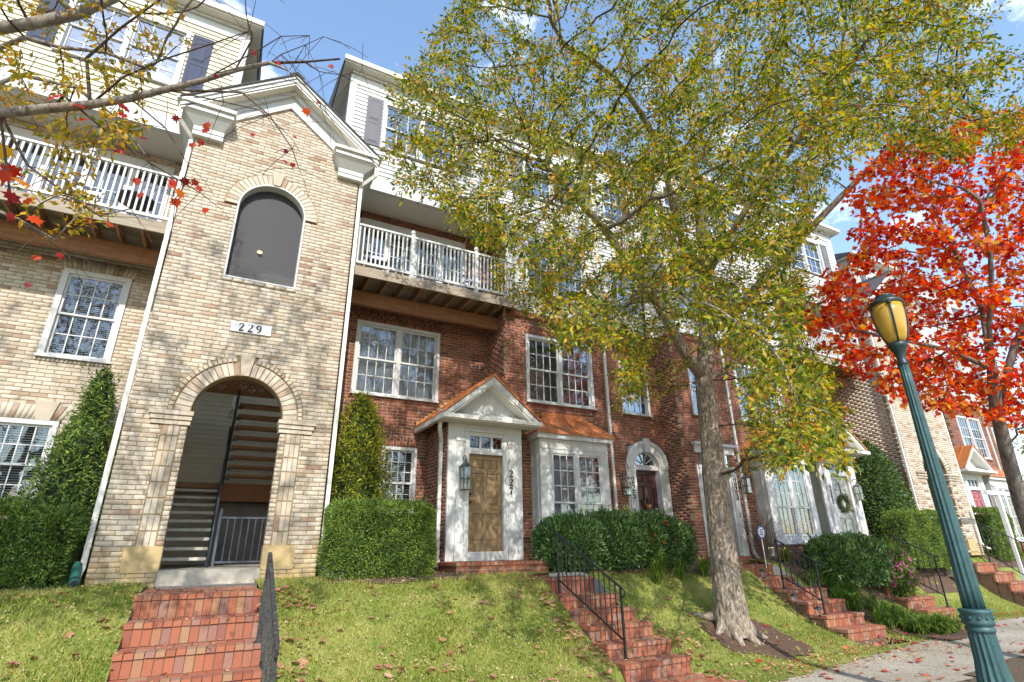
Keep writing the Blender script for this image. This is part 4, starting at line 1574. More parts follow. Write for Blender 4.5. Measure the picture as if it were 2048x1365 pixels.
    MB().prism_y([(cx - .95, EZ - .05), (cx + .95, EZ - .05), (cx, z1 - .03)], Y - .03, Y + .05).build('tympanum', 'white_siding', t)
    MB().hexa([(cx - e + .02, yo - .02, EZ - .10), (cx + e - .02, yo - .02, EZ - .10), (cx + e - .02, Y, EZ - .02), (cx - e + .02, Y, EZ - .02), (cx - e + .02, yo - .02, EZ - .075), (cx + e - .02, yo - .02, EZ - .075), (cx + e - .02, Y, EZ + .11), (cx - e + .02, Y, EZ + .11)]).build('pent_roof', 'white_paint', t)
    MB().box(cx - e - .03, cx + e + .03, yo - .08, yo - .021, EZ - .15, EZ - .06).build('front_gutter', 'gutter_metal', t)
    MB().box(cx - e, cx + e, yo - .021, Y + .0, EZ - .17, EZ - .151).build('entry_soffit', 'soffit', t)
    for k in range(12):
        x = cx - e + .1 + 2 * (e - .1) * k / 11
        MB().box(x - .004, x + .004, yo, Y - .004, EZ - .176, EZ - .171).build('soffit_groove', 'gutter_metal', t)
    return Y, cx


def fanlight(t, cx, z0, rx, rz, Y, parent):
    n = 20
    outer = [(cx + rx * math.cos(math.pi * i / n), z0 + rz * math.sin(math.pi * i / n)) for i in range(n + 1)]
    m = MB()
    for i in range(n):
        a, b = outer[i], outer[i + 1]
        k = .88
        c, d = (cx + (b[0] - cx) * k, z0 + (b[1] - z0) * k), (cx + (a[0] - cx) * k, z0 + (a[1] - z0) * k)
        m.hexa([(p[0], Y - .01, p[1]) for p in (a, b, c, d)] + [(p[0], Y + .05, p[1]) for p in (a, b, c, d)])
    m.box(cx - rx, cx + rx, Y - .012, Y + .05, z0 - .03, z0 + .02)
    for i in range(1, 5):
        th = math.pi * i / 5
        m.bar((cx + .08 * math.cos(th), Y + .02, z0 + .02 + .06 * math.sin(th)), (cx + rx * .9 * math.cos(th), Y + .02, z0 + rz * .9 * math.sin(th)), .022, .03, (0, 1, 0))
    o = m.build('fanlight', 'white_paint', t, parent)
    MB().prism_y(outer, Y + .026, Y + .03).build('fanlight_pane', 'glass', t, parent)
    # spandrel boards around the arch
    sp = MB()
    for i in range(n):
        a, b = outer[i], outer[i + 1]
        sp.hexa([(a[0], Y + .0, a[1]), (b[0], Y + .0, b[1]), (b[0], Y + .0, z0 + rz + .02), (a[0], Y + .0, z0 + rz + .02), (a[0], Y + .04, a[1]), (b[0], Y + .04, b[1]), (b[0], Y + .04, z0 + rz + .02), (a[0], Y + .04, z0 + rz + .02)])
    sp.build('spandrel', 'white_paint', t, parent)


# ---------------------------------------------------------------- box bay with copper hip roof
def bay(t, bw, U, dy, fill, inner=-1):
    Y = BUMP + dy
    Yf = 10.96 + dy
    x0, x1 = sorted((U(6.48), U(8.47)))
    zb, zt = 0.02, 2.46
    wx0, wx1, wz0, wz1 = x0 + .30, x1 - .22, .22, 2.16
    m = MB().box(x0, wx0, Yf, Yf + .05, zb, zt).box(wx1, x1, Yf, Yf + .05, zb, zt).box(wx0, wx1, Yf, Yf + .05, zb, wz0).box(wx0, wx1, Yf, Yf + .05, wz1, zt)
    m.box(x0, x0 + .05, Yf + .051, Y + .02, zb, zt).box(x1 - .05, x1, Yf + .051, Y + .02, zb, zt)
    b = m.build('bay', 'white_paint', t)
    for xs, s in ((x0, -1), (x1, 1)):
        MB().box(xs + s * .012, xs + s * .001, Yf + .12, Yf + .14, zb + .1, zt - .35).build('bay_panel_trim', 'white_paint', t, b)
        MB().box(xs + s * .012, xs + s * .001, Y - .09, Y - .07, zb + .1, zt - .35).build('bay_panel_trim', 'white_paint', t, b)
        MB().box(xs + s * .012, xs + s * .001, Yf + .141, Y - .091, zt - .37, zt - .35).build('bay_panel_trim', 'white_paint', t, b)
    MB().box(x0 - .01, x1 + .01, Yf - .012, Yf - .001, wz1 + .07, wz1 + .09).build('bay_moulding', 'white_paint', t, b)
    window(t, wx0, wx1, wz0, wz1, Yf, 2, (3, 3), (3, 2), fill, .03, .012, sill=False, room='dim_room')
    MB().box(x0 - .10, x1 + .10, Yf - .10, Y, zt + .001, zt + .15).build('bay_cornice', 'white_paint', t, b)
    bw.front(Yf + .05, -.45, zb, lambda z: [(x0 + .05, x1 - .05)], 0)
    # hip roof
    a0, a1, ye = x0 - .15, x1 + .15, Yf - .15
    b0, b1, zr, ze = x0 + .38, x1 - .38, 3.13, zt + .152
    rf = MB()
    rf.poly([(a0, ye, ze), (a1, ye, ze), (b1, Y - .01, zr), (b0, Y - .01, zr)])
    rf.poly([(a0, Y, ze), (a0, ye, ze), (b0, Y - .01, zr)])
    rf.poly([(a1, ye, ze), (a1, Y, ze), (b1, Y - .01, zr)])
    rf.poly([(a0, ye, ze), (a0, Y, ze), (a1, Y, ze), (a1, ye, ze)])
    r = rf.build('bay_roof', 'copper', t)
    MB().box(a0, a1, ye - .004, ye + .02, ze - .035, ze + .004).build('roof_drip', 'copper', t, r)
    MB().box(b0 - .05, b1 + .05, Y - .016, Y - .002, zr - .01, zr + .10).build('roof_flashing', 'copper', t, r)
    for f in (.0, .25, .5, .75, 1.0):
        MB().bar((a0 + (a1 - a0) * f, ye + .005, ze + .012), (b0 + (b1 - b0) * f, Y - .02, zr + .012), .02, .028).build('roof_seam', 'copper', t, r)
    # rowlock shelf under the bay
    return b


# ---------------------------------------------------------------- a pair of townhouses between tower and party line
def half_block(xc, m, dy, cfg):
    U = lambda u: xc + m * u
    lo, hi = lambda a, b: min(U(a), U(b)), lambda a, b: max(U(a), U(b))
    Yr, Yb = REC + dy, BUMP + dy
    tA = Thing('townhouse', cfg['labelA'], 'townhouse', (U(5), Yb, -.45), 'brick townhouses in the row')
    bw = Brickwork(tA, 'red_brick', 'red_mortar')
    ns = cfg.get('single', True)
    # recess wall: ground to balcony soffit
    wl0, wl1 = sorted((U(2.27), U(4.42)))
    sw0, sw1 = sorted((U(3.10), U(3.95)))
    gd0, gd1 = sorted((U(2.12), U(5.08)))

    def ivr(z):
        r = [(lo(1.63, 5.93), hi(1.63, 5.93))]
        if z < 2.6:
            r = sub_iv(r, lo(4.2, 5.9), hi(4.2, 5.9))
        if 3.43 < z < 5.31:
            r = sub_iv(r, wl0, wl1)
        if 5.31 <= z < 5.62:
            f = .03 + .12 * (z - 5.31) / .3
            r = sub_iv(r, wl0 - f, wl1 + f)
        if .65 < z < 2.27:
            r = sub_iv(r, sw0, sw1)
        if 2.27 <= z < 2.56:
            f = .02 + .06 * (z - 2.27) / .29
            r = sub_iv(r, sw0 - f, sw1 + f)
        if 6.06 < z < 8.22:
            r = sub_iv(r, gd0, gd1)
        if 8.22 <= z < 8.48 - .02:
            f = .03 + .10 * (z - 8.22) / .23
            r = sub_iv(r, gd0 - f, gd1 + f)
        return r
    bw.front(Yr, -.5, 8.62, ivr, U(0))
    bw.lintel(wl0 - .03, wl1 + .03, 5.315, 5.61, Yr, .12, single=False)
    bw.lintel(sw0 - .02, sw1 + .02, 2.275, 2.55, Yr, .06)
    bw.lintel(gd0 - .03, gd1 + .03, 8.225, 8.45, Yr, .10)
    bw.rowlock(wl0 - .04, wl1 + .04, 3.355, 3.425, Yr)
    # bump-out brick, ground to 5.9
    e = 8.99
    br0, br1 = sorted((U(6.41), U(8.50)))
    by0, by1 = sorted((U(6.53), U(8.42)))

    def ivb(z):
        r = [(lo(5.83, e), hi(5.83, e))]
        if 3.44 < z < 5.29:
            r = sub_iv(r, br0, br1)
        if 5.29 <= z < 5.60:
            f = .03 + .11 * (z - 5.29) / .3
            r = sub_iv(r, br0 - f, br1 + f)
        if 3.36 < z <= 3.44:
            r = sub_iv(r, br0 - .04, br1 + .04)
        if .02 < z < 2.4:
            r = sub_iv(r, by0, by1)
        if z < -.05:
            r = sub_iv(r, by0, by1)
        if z > 5.72:
            r = []
        return r
    bw.front(Yb, -.5, 5.9, ivb, U(0))
    bw.lintel(br0 - .03, br1 + .03, 5.295, 5.59, Yb, .11)
    bw.rowlock(br0 - .04, br1 + .04, 3.365, 3.435, Yb)
    bw.rowlock(lo(5.83, e) + .003, hi(5.83, e) - .003, 5.72, 5.92, Yb, .012, .068)
    bw.back.box(lo(5.83, e), hi(5.83, e), Yb + .008, Yb + .12, 5.71, 5.92)
    bw.side(U(5.83), -m, Yb + .002, Yr, -.5, 5.9)
    bw.side(U(5.84), -m, Yb + .10, Yr, 6.06, 8.45)
    Yp, pcx = portico(tA, bw, U, dy, cfg['doorA'], cfg['numA'], cfg.get('fan', False), m)
    bay(tA, bw, U, dy, cfg.get('bayfill', 'curtain'))
    bw.finish(300 if ns else 0)
    single = ns
    window(tA, wl0, wl1, 3.43, 5.31, Yr, 2, (4, 2), None, cfg.get('w1', 'curtain'), single=single, room='dim_room')
    window(tA, sw0, sw1, .65, 2.27, Yr, 1, (4, 3), None, 'blind', .07, single=single)
    window(tA, br0, br1, 3.44, 5.29, Yb, 2, (4, 2), None, None, single=single, room='dim_room')
    glazed_door(tA, gd0, gd1, 6.08, 8.22, Yr)
    Yf = balcony(tA, lo(1.75, 6.02), hi(1.75, 6.02), dy, m)
    posts = [U(1.80), U(3.15), U(4.85), U(6.0)]
    railing(tA, lo(1.72, 6.05), hi(1.72, 6.05), Yf + .04, 6.13, 7.17, posts, 42)
    # downspout of the portico and of the party line
    s = -m
    downspout(tA, U(4.17) + s * .06, POR + dy + .30, 2.25, -.38, (s * .02, -.16), [(U(4.0), POR + dy + .10, 2.63), (U(4.0), POR + dy + .12, 2.50), (U(4.17) + s * .06, POR + dy + .28, 2.28)])
    downspout(tA, U(8.94), Yb - .04, 12.0, -.35, (0, -.1))
    # top storeys in siding
    sm = 'white_siding'
    zg = 12.05
    d0, d1 = sorted((U(2.20), U(4.35)))
    t0, t1 = sorted((U(6.45), U(8.48)))
    f0, f1 = sorted((U(6.45), U(8.48)))

    def iv4(z):
        r = [(lo(1.32, e), hi(1.32, e))]
        if 9.70 < z < 11.27:
            r = sub_iv(r, d0, d1)
            r = sub_iv(r, f0, f1)
        return r
    siding(tA, Yb, 8.75, zg - .5, iv4, sm, stuff=not ns)

    def iv3(z):
        r = [(lo(6.16, e), hi(6.16, e))]
        if 6.50 < z < 8.20:
            r = sub_iv(r, t0, t1)
        return r
    siding(tA, Yb, 6.10, 8.75, iv3, sm, stuff=not ns)
    MB().box(lo(5.83, e), hi(5.83, e), Yb - .04, Yb + .02, 5.925, 6.10).build('band_board', 'white_paint', tA)
    MB().box(lo(1.32, 6.159), hi(1.32, 6.159), Yb - .03, Yb + .10, 8.40, 8.749).build('fascia_board', 'white_paint', tA)
    MB().box(lo(1.32, 5.9), hi(1.32, 5.9), Yb + .101, Yr, 8.44, 8.52).build('balcony_soffit', 'soffit', tA)
    MB().box(lo(5.84, 6.155), hi(5.84, 6.155), Yb - .035, Yb + .02, 6.102, 8.398).build('pilaster_board', 'white_paint', tA)
    MB().box(lo(1.32, 1.45), hi(1.32, 1.45), Yb - .034, Yb + .02, 8.751, zg - .52).build('corner_board', 'white_paint', tA)
    MB().box(U(1.32), U(1.285), Yb - .034, Yb + .12, 8.45, zg - .25).build('corner_board', 'white_paint', tA)
    siding_side(tA, U(1.32), -m, Yb + .121, Yb + 4.2, 8.45, zg - .17, sm)
    ends = (-1,) if m > 0 else (1,)
    dormer_cornice(tA, lo(1.32, e), hi(1.32, e), Yb, zg, ends)
    window(tA, d0, d1, 9.70, 11.27, Yb, 2, (3, 2), None, 'blind', single=False, proud=.05)
    window(tA, f0, f1, 9.70, 11.27, Yb, 2, (3, 2), None, 'blind', single=False, proud=.05)
    window(tA, t0, t1, 6.50, 8.20, Yb, 2, (4, 2), None, 'blind', single=False, proud=.05)
    for a, b in ((1.77, 2.18), (4.37, 4.78), (6.03, 6.43), (8.50, 8.88)):
        shutter(tA, lo(a, b), hi(a, b), 9.72, 11.25, Yb, 'shutter_grey')
    # ---- second house: door and wall up to the party line
    tB = Thing('townhouse', cfg['labelB'], 'townhouse', (U(9.9), Yb, -.45), 'brick townhouses in the row')
    bB = Brickwork(tB, 'red_brick', 'red_mortar')
    p = 10.92
    dc = U(cfg.get('dc', 10.13))
    w2a, w2b = sorted((U(9.45), U(10.45)))

    def ivB(z):
        r = [(lo(e, p), hi(e, p))]
        if z < 2.62:
            r = sub_iv(r, dc - .62, dc + .62)
        if 3.44 < z < 5.0:
            r = sub_iv(r, w2a, w2b)
        if 5.0 <= z < 5.3:
            f = .02 + .06 * (z - 5.0) / .29
            r = sub_iv(r, w2a - f, w2b + f)
        if z > 5.72:
            r = []
        return r
    bB.front(Yb, -.5, 5.9, ivB, U(0))
    bB.lintel(w2a - .02, w2b + .02, 5.005, 5.29, Yb, .06)
    bB.rowlock(w2a - .04, w2b + .04, 3.365, 3.435, Yb)
    bB.rowlock(lo(e, p) + .003, hi(e, p) - .003, 5.72, 5.92, Yb, .012, .068)
    bB.back.box(lo(e, p), hi(e, p), Yb + .008, Yb + .12, 5.71, 5.92)
    if cfg.get('party'):
        bB.side(U(p), m, Yb + .002, Yb + .8, -.5, 5.9)
        siding_side(tB, U(p), m, Yb + .021, Yb + .8, 5.9, 11.88, 'white_siding')
    bB.finish(160 if ns else 0)
    window(tB, w2a, w2b, 3.44, 5.0, Yb, 1, (4, 2), None, None, .07, single=single, room='dim_room')
    # recessed door with arched or flat surround
    yd = Yb + .16
    sur = MB()
    for s in (-1, 1):
        a, b = sorted((dc + s * .42, dc + s * .74))
        sur.box(a, b, Yb - .03, Yb + .24, -.25, 2.06)
    so = sur.build('entry_surround', 'white_paint', tB)
    for s in (-1, 1):
        a, b = sorted((dc + s * .50, dc + s * .68))
        MB().box(a, b, Yb - .06, Yb - .031, .05, 1.98).build('pilaster', 'white_paint', tB, so)
        MB().box(a + .05, b - .05, Yb - .072, Yb - .061, .10, 1.93).build('pilaster_flute', 'white_paint', tB, so)
        MB().box(a - .03, b + .03, Yb - .08, Yb - .031, 1.981, 2.06).build('pilaster_capital', 'white_paint', tB, so)
        MB().box(a - .03, b + .03, Yb - .08, Yb - .031, -.25, .049).build('pilaster_base', 'white_paint', tB, so)
    panel_door(tB, dc - .415, dc + .415, -.07, 1.95, yd, cfg['doorB'], m < 0)
    MB().box(dc - .42, dc + .42, Yb + .02, Yb + .24, 1.955, 2.06).build('transom_bar', 'white_paint', tB, so)
    MB().box(dc - .7, dc + .7, yd + .3, yd + .32, -.3, 2.9).build('hall', 'dark_room', tB, so)
    MB().box(dc - .74, dc + .74, Yb - .10, Yb + .24, -.42, -.25).build('sill_stone', 'step_brick', tB, so)
    if cfg.get('arch', True):
        n = 20
        ar = MB()
        cz, ri, ro = 2.061, .42, .72
        kz = .92
        for i in range(n):
            a, b = math.pi * i / n, math.pi * (i + 1) / n
            q = [(dc + r * math.cos(th), cz + kz * r * math.sin(th)) for r, th in ((ri, a), (ro, a), (ro, b), (ri, b))]
            ar.hexa([(x, Yb - .04, z) for x, z in q] + [(x, Yb + .24, z) for x, z in q])
            q = [(dc + r * math.cos(th), cz + kz * r * math.sin(th)) for r, th in ((ro - .08, a), (ro + .02, a), (ro + .02, b), (ro - .08, b))]
            ar.hexa([(x, Yb - .075, z) for x, z in q] + [(x, Yb - .041, z) for x, z in q])
        ar.build('arch_moulding', 'white_paint', tB, so)
        MB().prism_y([(dc - .07, cz + .36), (dc + .07, cz + .36), (dc + .11, cz + .74), (dc - .11, cz + .74)], Yb - .10, Yb - .03).build('keystone', 'white_paint', tB, so)
        fanlight(tB, dc, 2.08, .42, .385, Yb + .10, so)
    else:
        MB().box(dc - .42, dc + .42, Yb - .03, Yb + .24, 2.061, 2.40).build('entablature', 'white_paint', tB, so)
        MB().box(dc - .76, dc + .76, Yb - .05, Yb + .1, 2.401, 2.60).build('entablature', 'white_paint', tB, so)
        MB().box(dc - .82, dc + .82, Yb - .14, Yb + .1, 2.601, 2.68).build('cornice', 'white_paint', tB, so)
    if cfg['numB']:
        dg = MB()
        sx = dc + (-m) * .59
        for i, ch in enumerate(cfg['numB']):
            digit_mb(dg, ch, sx - .05, Yb - .078, 1.58 - i * .20, .17, 1.9)
        dg.build('digits', 'digit_black', tB, so)
        MB().box(sx - .015, sx + .015, Yb - .078, Yb - .073, .72, .84).build('doorbell', 'black_metal', tB, so)
    q0, q1 = sorted((U(9.35), U(10.55)))

    def iv5(z):
        r = [(lo(e, p), hi(e, p))]
        if 6.50 < z < 8.20 or 9.70 < z < 11.27:
            r = sub_iv(r, q0, q1)
        return r
    siding(tB, Yb, 6.10, zg - .5, iv5, sm, stuff=True)
    MB().box(lo(e, p), hi(e, p), Yb - .04, Yb + .02, 5.925, 6.10).build('band_board', 'white_paint', tB)
    dormer_cornice(tB, lo(e, p), hi(e, p), Yb, zg, (1,) if (cfg.get('party') and m > 0) else ((-1,) if cfg.get('party') else ()))
    for za, zb_ in ((6.5, 8.2), (9.7, 11.27)):
        window(tB, q0, q1, za, zb_, Yb, 1, (4, 2), None, 'blind', single=False, proud=.05)
    return tA, tB, U, dc, pcx


TX, TX2 = 0.13, 21.95
tower229 = stair_tower(TX, 0, 'tan brick stair tower with the 229 plate above its entrance arch', '229', 300, -.42)
A227, B225, U1, dc225, pc227 = half_block(TX, 1, 0, dict(
    labelA='red brick townhouse with tan door 227, white balcony and copper bay roof', labelB='red brick townhouse with arched white surround round its dark door 225',
    doorA='door_tan', numA='227', doorB='door_plum', numB='225', arch=True, bayfill='curtain', w1='curtain'))
A221, B223, U2, dc223, pc221 = half_block(TX2, -1, -.73, dict(
    labelA='red brick townhouse with sage green door 221 and a bay with white blinds', labelB='red brick townhouse with door 223 behind the elm trunk',
    doorA='door_sage', numA='221', doorB='door_plum', numB='223', arch=False, fan=True, bayfill='blind', w1='blind', party=True, dc=9.86))
tower219 = stair_tower(TX2, -.73, 'distant tan brick stair tower with the 219 plate behind the street lamp', '219', 60, -.25, False)
A217, B215, U3, dc215, pc217 = half_block(TX2, 1, 0, dict(
    labelA='farthest brick townhouse with a rose door, beyond the 219 tower', labelB='brick townhouse at the far right edge with a bright red door',
    doorA='door_rose', numA='', doorB='door_red', numB='', arch=True, bayfill='blind', w1='blind', single=False))


# ---------------------------------------------------------------- the cream house left of the 229 tower
def left_house():
    t = Thing('townhouse', 'tan brick townhouse with cream siding and slate shutters left of the 229 tower', 'townhouse', (-3, BUMP, -.45), 'brick townhouses in the row')
    bw = Brickwork(t, 'tan_brick', 'tan_mortar')
    xl, xr = -7.0, TX - 1.63
    wa = (-3.36, -2.23, 3.46, 5.32)
    wb = (-4.66, -2.73, .72, 2.28)
    gd = (-4.95, -2.0)

    def iv(z):
        r = [(xl, xr)]
        if wa[2] < z < wa[3]:
            r = sub_iv(r, wa[0], wa[1])
        if wa[3] <= z < wa[3] + .29:
            f = .02 + .08 * (z - wa[3]) / .29
            r = sub_iv(r, wa[0] - f, wa[1] + f)
        if wa[2] - .08 < z <= wa[2]:
            r = sub_iv(r, wa[0] - .04, wa[1] + .04)
        if wb[2] < z < wb[3]:
            r = sub_iv(r, wb[0], wb[1])
        if wb[3] <= z < wb[3] + .30:
            f = .02 + .12 * (z - wb[3]) / .30
            r = sub_iv(r, wb[0] - f, wb[1] + f)
        if 6.06 < z < 8.22:
            r = sub_iv(r, *gd)
        return r
    bw.front(REC, -.5, 8.62, iv, xr)
    bw.lintel(wa[0] - .02, wa[1] + .02, wa[3] + .005, wa[3] + .28, REC, .08, proud=.004, split=False)
    bw.lintel(wb[0] - .02, wb[1] + .02, wb[3] + .005, wb[3] + .29, REC, .12, proud=.004, split=False)
    bw.rowlock(wa[0] - .04, wa[1] + .04, wa[2] - .075, wa[2] - .005, REC)
    bw.finish(300)
    MB().prism_y([(-3.08, wb[3] + .0), (-2.88, wb[3] + .0), (-2.80, wb[3] + .36), (-3.16, wb[3] + .36)], REC - .04, REC + .1).build('keystone', 'stone_pale', t)
    window(t, *wa, REC, 1, (4, 2), None, 'blind', .10)
    window(t, *wb, REC, 2, (4, 2), None, 'blind', .08)
    glazed_door(t, gd[0], gd[1], 6.08, 8.22, REC)
    Yf = balcony(t, xl, xr - .12, 0, -1)
    railing(t, xl, xr - .09, Yf + .04, 6.13, 7.17, [-4.75, -3.15, xr - .14], 52)
    zg = 12.05
    d0, d1 = -4.35, -2.18

    def iv4(z):
        r = [(xl, -1.05)]
        if 9.55 < z < 11.25:
            r = sub_iv(r, d0, d1)
        return r
    siding(t, BUMP, 8.75, zg - .5, iv4, 'cream_siding')
    MB().box(xl, -1.05, BUMP - .03, BUMP + .10, 8.40, 8.749).build('fascia_board', 'white_paint', t)
    MB().box(xl, -1.05, BUMP + .101, REC, 8.44, 8.52).build('balcony_soffit', 'soffit', t)
    MB().box(-1.18, -1.05, BUMP - .034, BUMP + .02, 8.751, zg - .52).build('corner_board', 'white_paint', t)
    MB().box(-1.05, -1.015, BUMP - .034, BUMP + .12, 8.45, zg - .25).build('corner_board', 'white_paint', t)
    siding_side(t, -1.05, 1, BUMP + .121, BUMP + 4.2, 8.45, zg - .17, 'cream_siding')
    dormer_cornice(t, xl, -1.05, BUMP, zg, (1,))
    window(t, d0, d1, 9.55, 11.25, BUMP, 2, (3, 2), None, 'curtain', single=False, proud=.05, room='dim_room')
    shutter(t, -2.13, -1.72, 9.6, 11.22, BUMP, 'shutter_slate')
    shutter(t, -4.80, -4.39, 9.6, 11.22, BUMP, 'shutter_slate')
    return t


LEFT = left_house()

# ================================================================ ground
SWZ = -1.83
_S = [0, .213, .311, .40, .50, .60, .69, .80, 1.0]
_T = [1.0, .833, .71, .55, .34, .14, .05, 0.0, 0.0]


def Ye(x):
    return np.interp(x, [-20, 0, 4, 8.1, 18, 30, 60], [5.0, 5.35, 5.70, 6.32, 7.72, 8.1, 8.4])


def zbase(x):
    return np.interp(x, [-20, 0, 12, 24, 60], [-.45, -.45, -.37, -.27, -.27])


def lawn_z(x, y):
    e = Ye(x)
    s = np.clip((y - .42 - e) / (10.6 - e), 0, 1)
    t = np.interp(s, _S, _T)
    b = zbase(x)
    z = b + t * (SWZ + .012 - b)
    k = np.clip((1.25 - np.abs(x - 6.21)) / .45, 0, 1) * np.clip((7.25 - y) / .2, 0, 1)
    return z + k * (np.minimum(z, SWZ - .02) - z)


def patch(name, x0, x1, y0, y1, st, mat, dz=0.0, inside=None, kind='structure', rough=0.0):
    """Sheet that follows the lawn surface."""
    nx, ny = max(1, int((x1 - x0) / st)), max(1, int((y1 - y0) / st))
    X, Yg = np.meshgrid(np.linspace(x0, x1, nx + 1), np.linspace(y0, y1, ny + 1))
    Zg = lawn_z(X, Yg) + dz
    if rough:
        Zg = Zg + RNG.normal(0, rough, Zg.shape)
    idx = np.arange((nx + 1) * (ny + 1)).reshape(ny + 1, nx + 1)
    Fq = np.stack([idx[:-1, :-1], idx[:-1, 1:], idx[1:, 1:], idx[1:, :-1]], -1).reshape(-1, 4)
    V = np.stack([X, Yg, Zg], -1).reshape(-1, 3)
    if inside is not None:
        c = V[Fq].mean(1)
        keep = inside(c[:, 0], c[:, 1])
        Fq = Fq[keep]
        u, inv = np.unique(Fq.ravel(), return_inverse=True)
        V, Fq = V[u], inv.reshape(-1, 4)
    o = link(np_mesh(name, V, Fq, mat, True), name)
    o['kind'] = kind
    return o


g = MB().quad((-300, -200, -1.98), (400, -200, -1.98), (400, 400, -1.98), (-300, 400, -1.98)).build('ground', 'soil')
g['kind'] = 'structure'
FOOT = ((-.71, .79, 6.7, 10.6), (5.57, 6.85, 7.0, 9.80), (11.45, 12.75, 7.0, 10.6), (15.7, 16.95, 7.7, 9.8), (21.3, 22.6, 7.6, 9.9))


def on_steps(x, y, e=0.0):
    k = np.zeros(np.shape(x), bool)
    for a_, b_, c_, d_ in FOOT:
        k |= (x > a_ - e) & (x < b_ + e) & (y > c_ - e) & (y < d_ + e)
    return k


patch('lawn', -14, 44, 5.0, 13.0, .1, 'lawn', 0.0, lambda x, y: (y > Ye(x) - .12) & ~on_steps(x, y, -.0), rough=.004)
vg = MB().box(-14, 44, -2, 3.2, -1.95, -1.90).build('street', 'concrete')
vg['kind'] = 'structure'
patch('verge', -14, 44, 3.2, 8.4, .2, 'soil', 0.0, lambda x, y: y < Ye(x) - 1.72, rough=.004)

# sidewalk: bedding sheet with separate slabs
def curve_sheet(d0, d1, z):
    mb = MB()
    xs = np.linspace(-14, 44, 59)
    for a, b in zip(xs, xs[1:]):
        mb.quad((a, Ye(a) + d0, z), (b, Ye(b) + d0, z), (b, Ye(b) + d1, z), (a, Ye(a) + d1, z))
    return mb


sw = curve_sheet(-1.80, .0, SWZ - .05).build('sidewalk', 'soil')
sw['kind'] = 'structure'
x = 0.0
while x < 34:
    a, b = x + .006, x + 1.5 - .006
    m = MB()
    m.hexa([(a, Ye(a) - 1.75, SWZ - .08), (b, Ye(b) - 1.75, SWZ - .08), (b, Ye(b) - .02, SWZ - .08), (a, Ye(a) - .02, SWZ - .08), (a, Ye(a) - 1.75, SWZ), (b, Ye(b) - 1.75, SWZ), (b, Ye(b) - .02, SWZ + .004), (a, Ye(a) - .02, SWZ + .004)])
    m.build('paving_slab', 'aggregate', None, sw)
    x += 1.5

TRUNK = Vector((8.85, 7.95, float(lawn_z(8.85, 7.95))))


def in_beds(x, y):
    b = ((x < -1.25) & (y > 10.15 + .12 * np.sin(x * 3))) | ((x > 1.75) & (x < 4.15) & (y > 9.5 + .1 * np.sin(x * 4)))
    b |= (x > 6.15) & (x < 11.3) & (y > 9.75 - .35 * np.clip((x - 7) / 3, 0, 1) + .1 * np.sin(x * 3))
    b |= (x > 12.9) & (x < 15.9) & (y > 8.75 + .1 * np.sin(x * 3))
    b |= (x > 17.9) & (x < 20.4) & (y > 9.1)
    b |= (x > 23.6) & (x < 26.4) & (y > 9.7)
    b |= ((x - TRUNK.x - .25) / 1.0) ** 2 + ((y - TRUNK.y + .25) / .75) ** 2 < 1 + .15 * np.sin(7 * np.arctan2(y - TRUNK.y, x - TRUNK.x))
    b |= (x > 12.85) & (x < 15.2) & (y > 6.4) & (y < 9.0) & (np.abs(x - 14.1 - (9 - y) * .1) < .95)
    return b


patch('mulch_bed', -8, 27, 6.6, 12.4, .08, 'mulch', .014, lambda x, y: in_beds(x, y) & ~on_steps(x, y), rough=.010)

# ================================================================ brick steps
NB = 0.098


def brick_unit(w, d, h, key):
    k = ('u', w, d, h)
    if k not in _brick_mesh:
        e = .003
        mb = MB().hexa([(-w / 2 + .0015, -d / 2 + .0015, -h / 2), (w / 2 - .0015, -d / 2 + .0015, -h / 2), (w / 2 - .0015, d / 2 - .0015, -h / 2), (-w / 2 + .0015, d / 2 - .0015, -h / 2),
                        (-w / 2 + e, -d / 2 + e, h / 2), (w / 2 - e, -d / 2 + e, h / 2), (w / 2 - e, d / 2 - e, h / 2), (-w / 2 + e, d / 2 - e, h / 2)])
        _brick_mesh[k] = mb.mesh('brick', 'step_brick')
    return _brick_mesh[k]


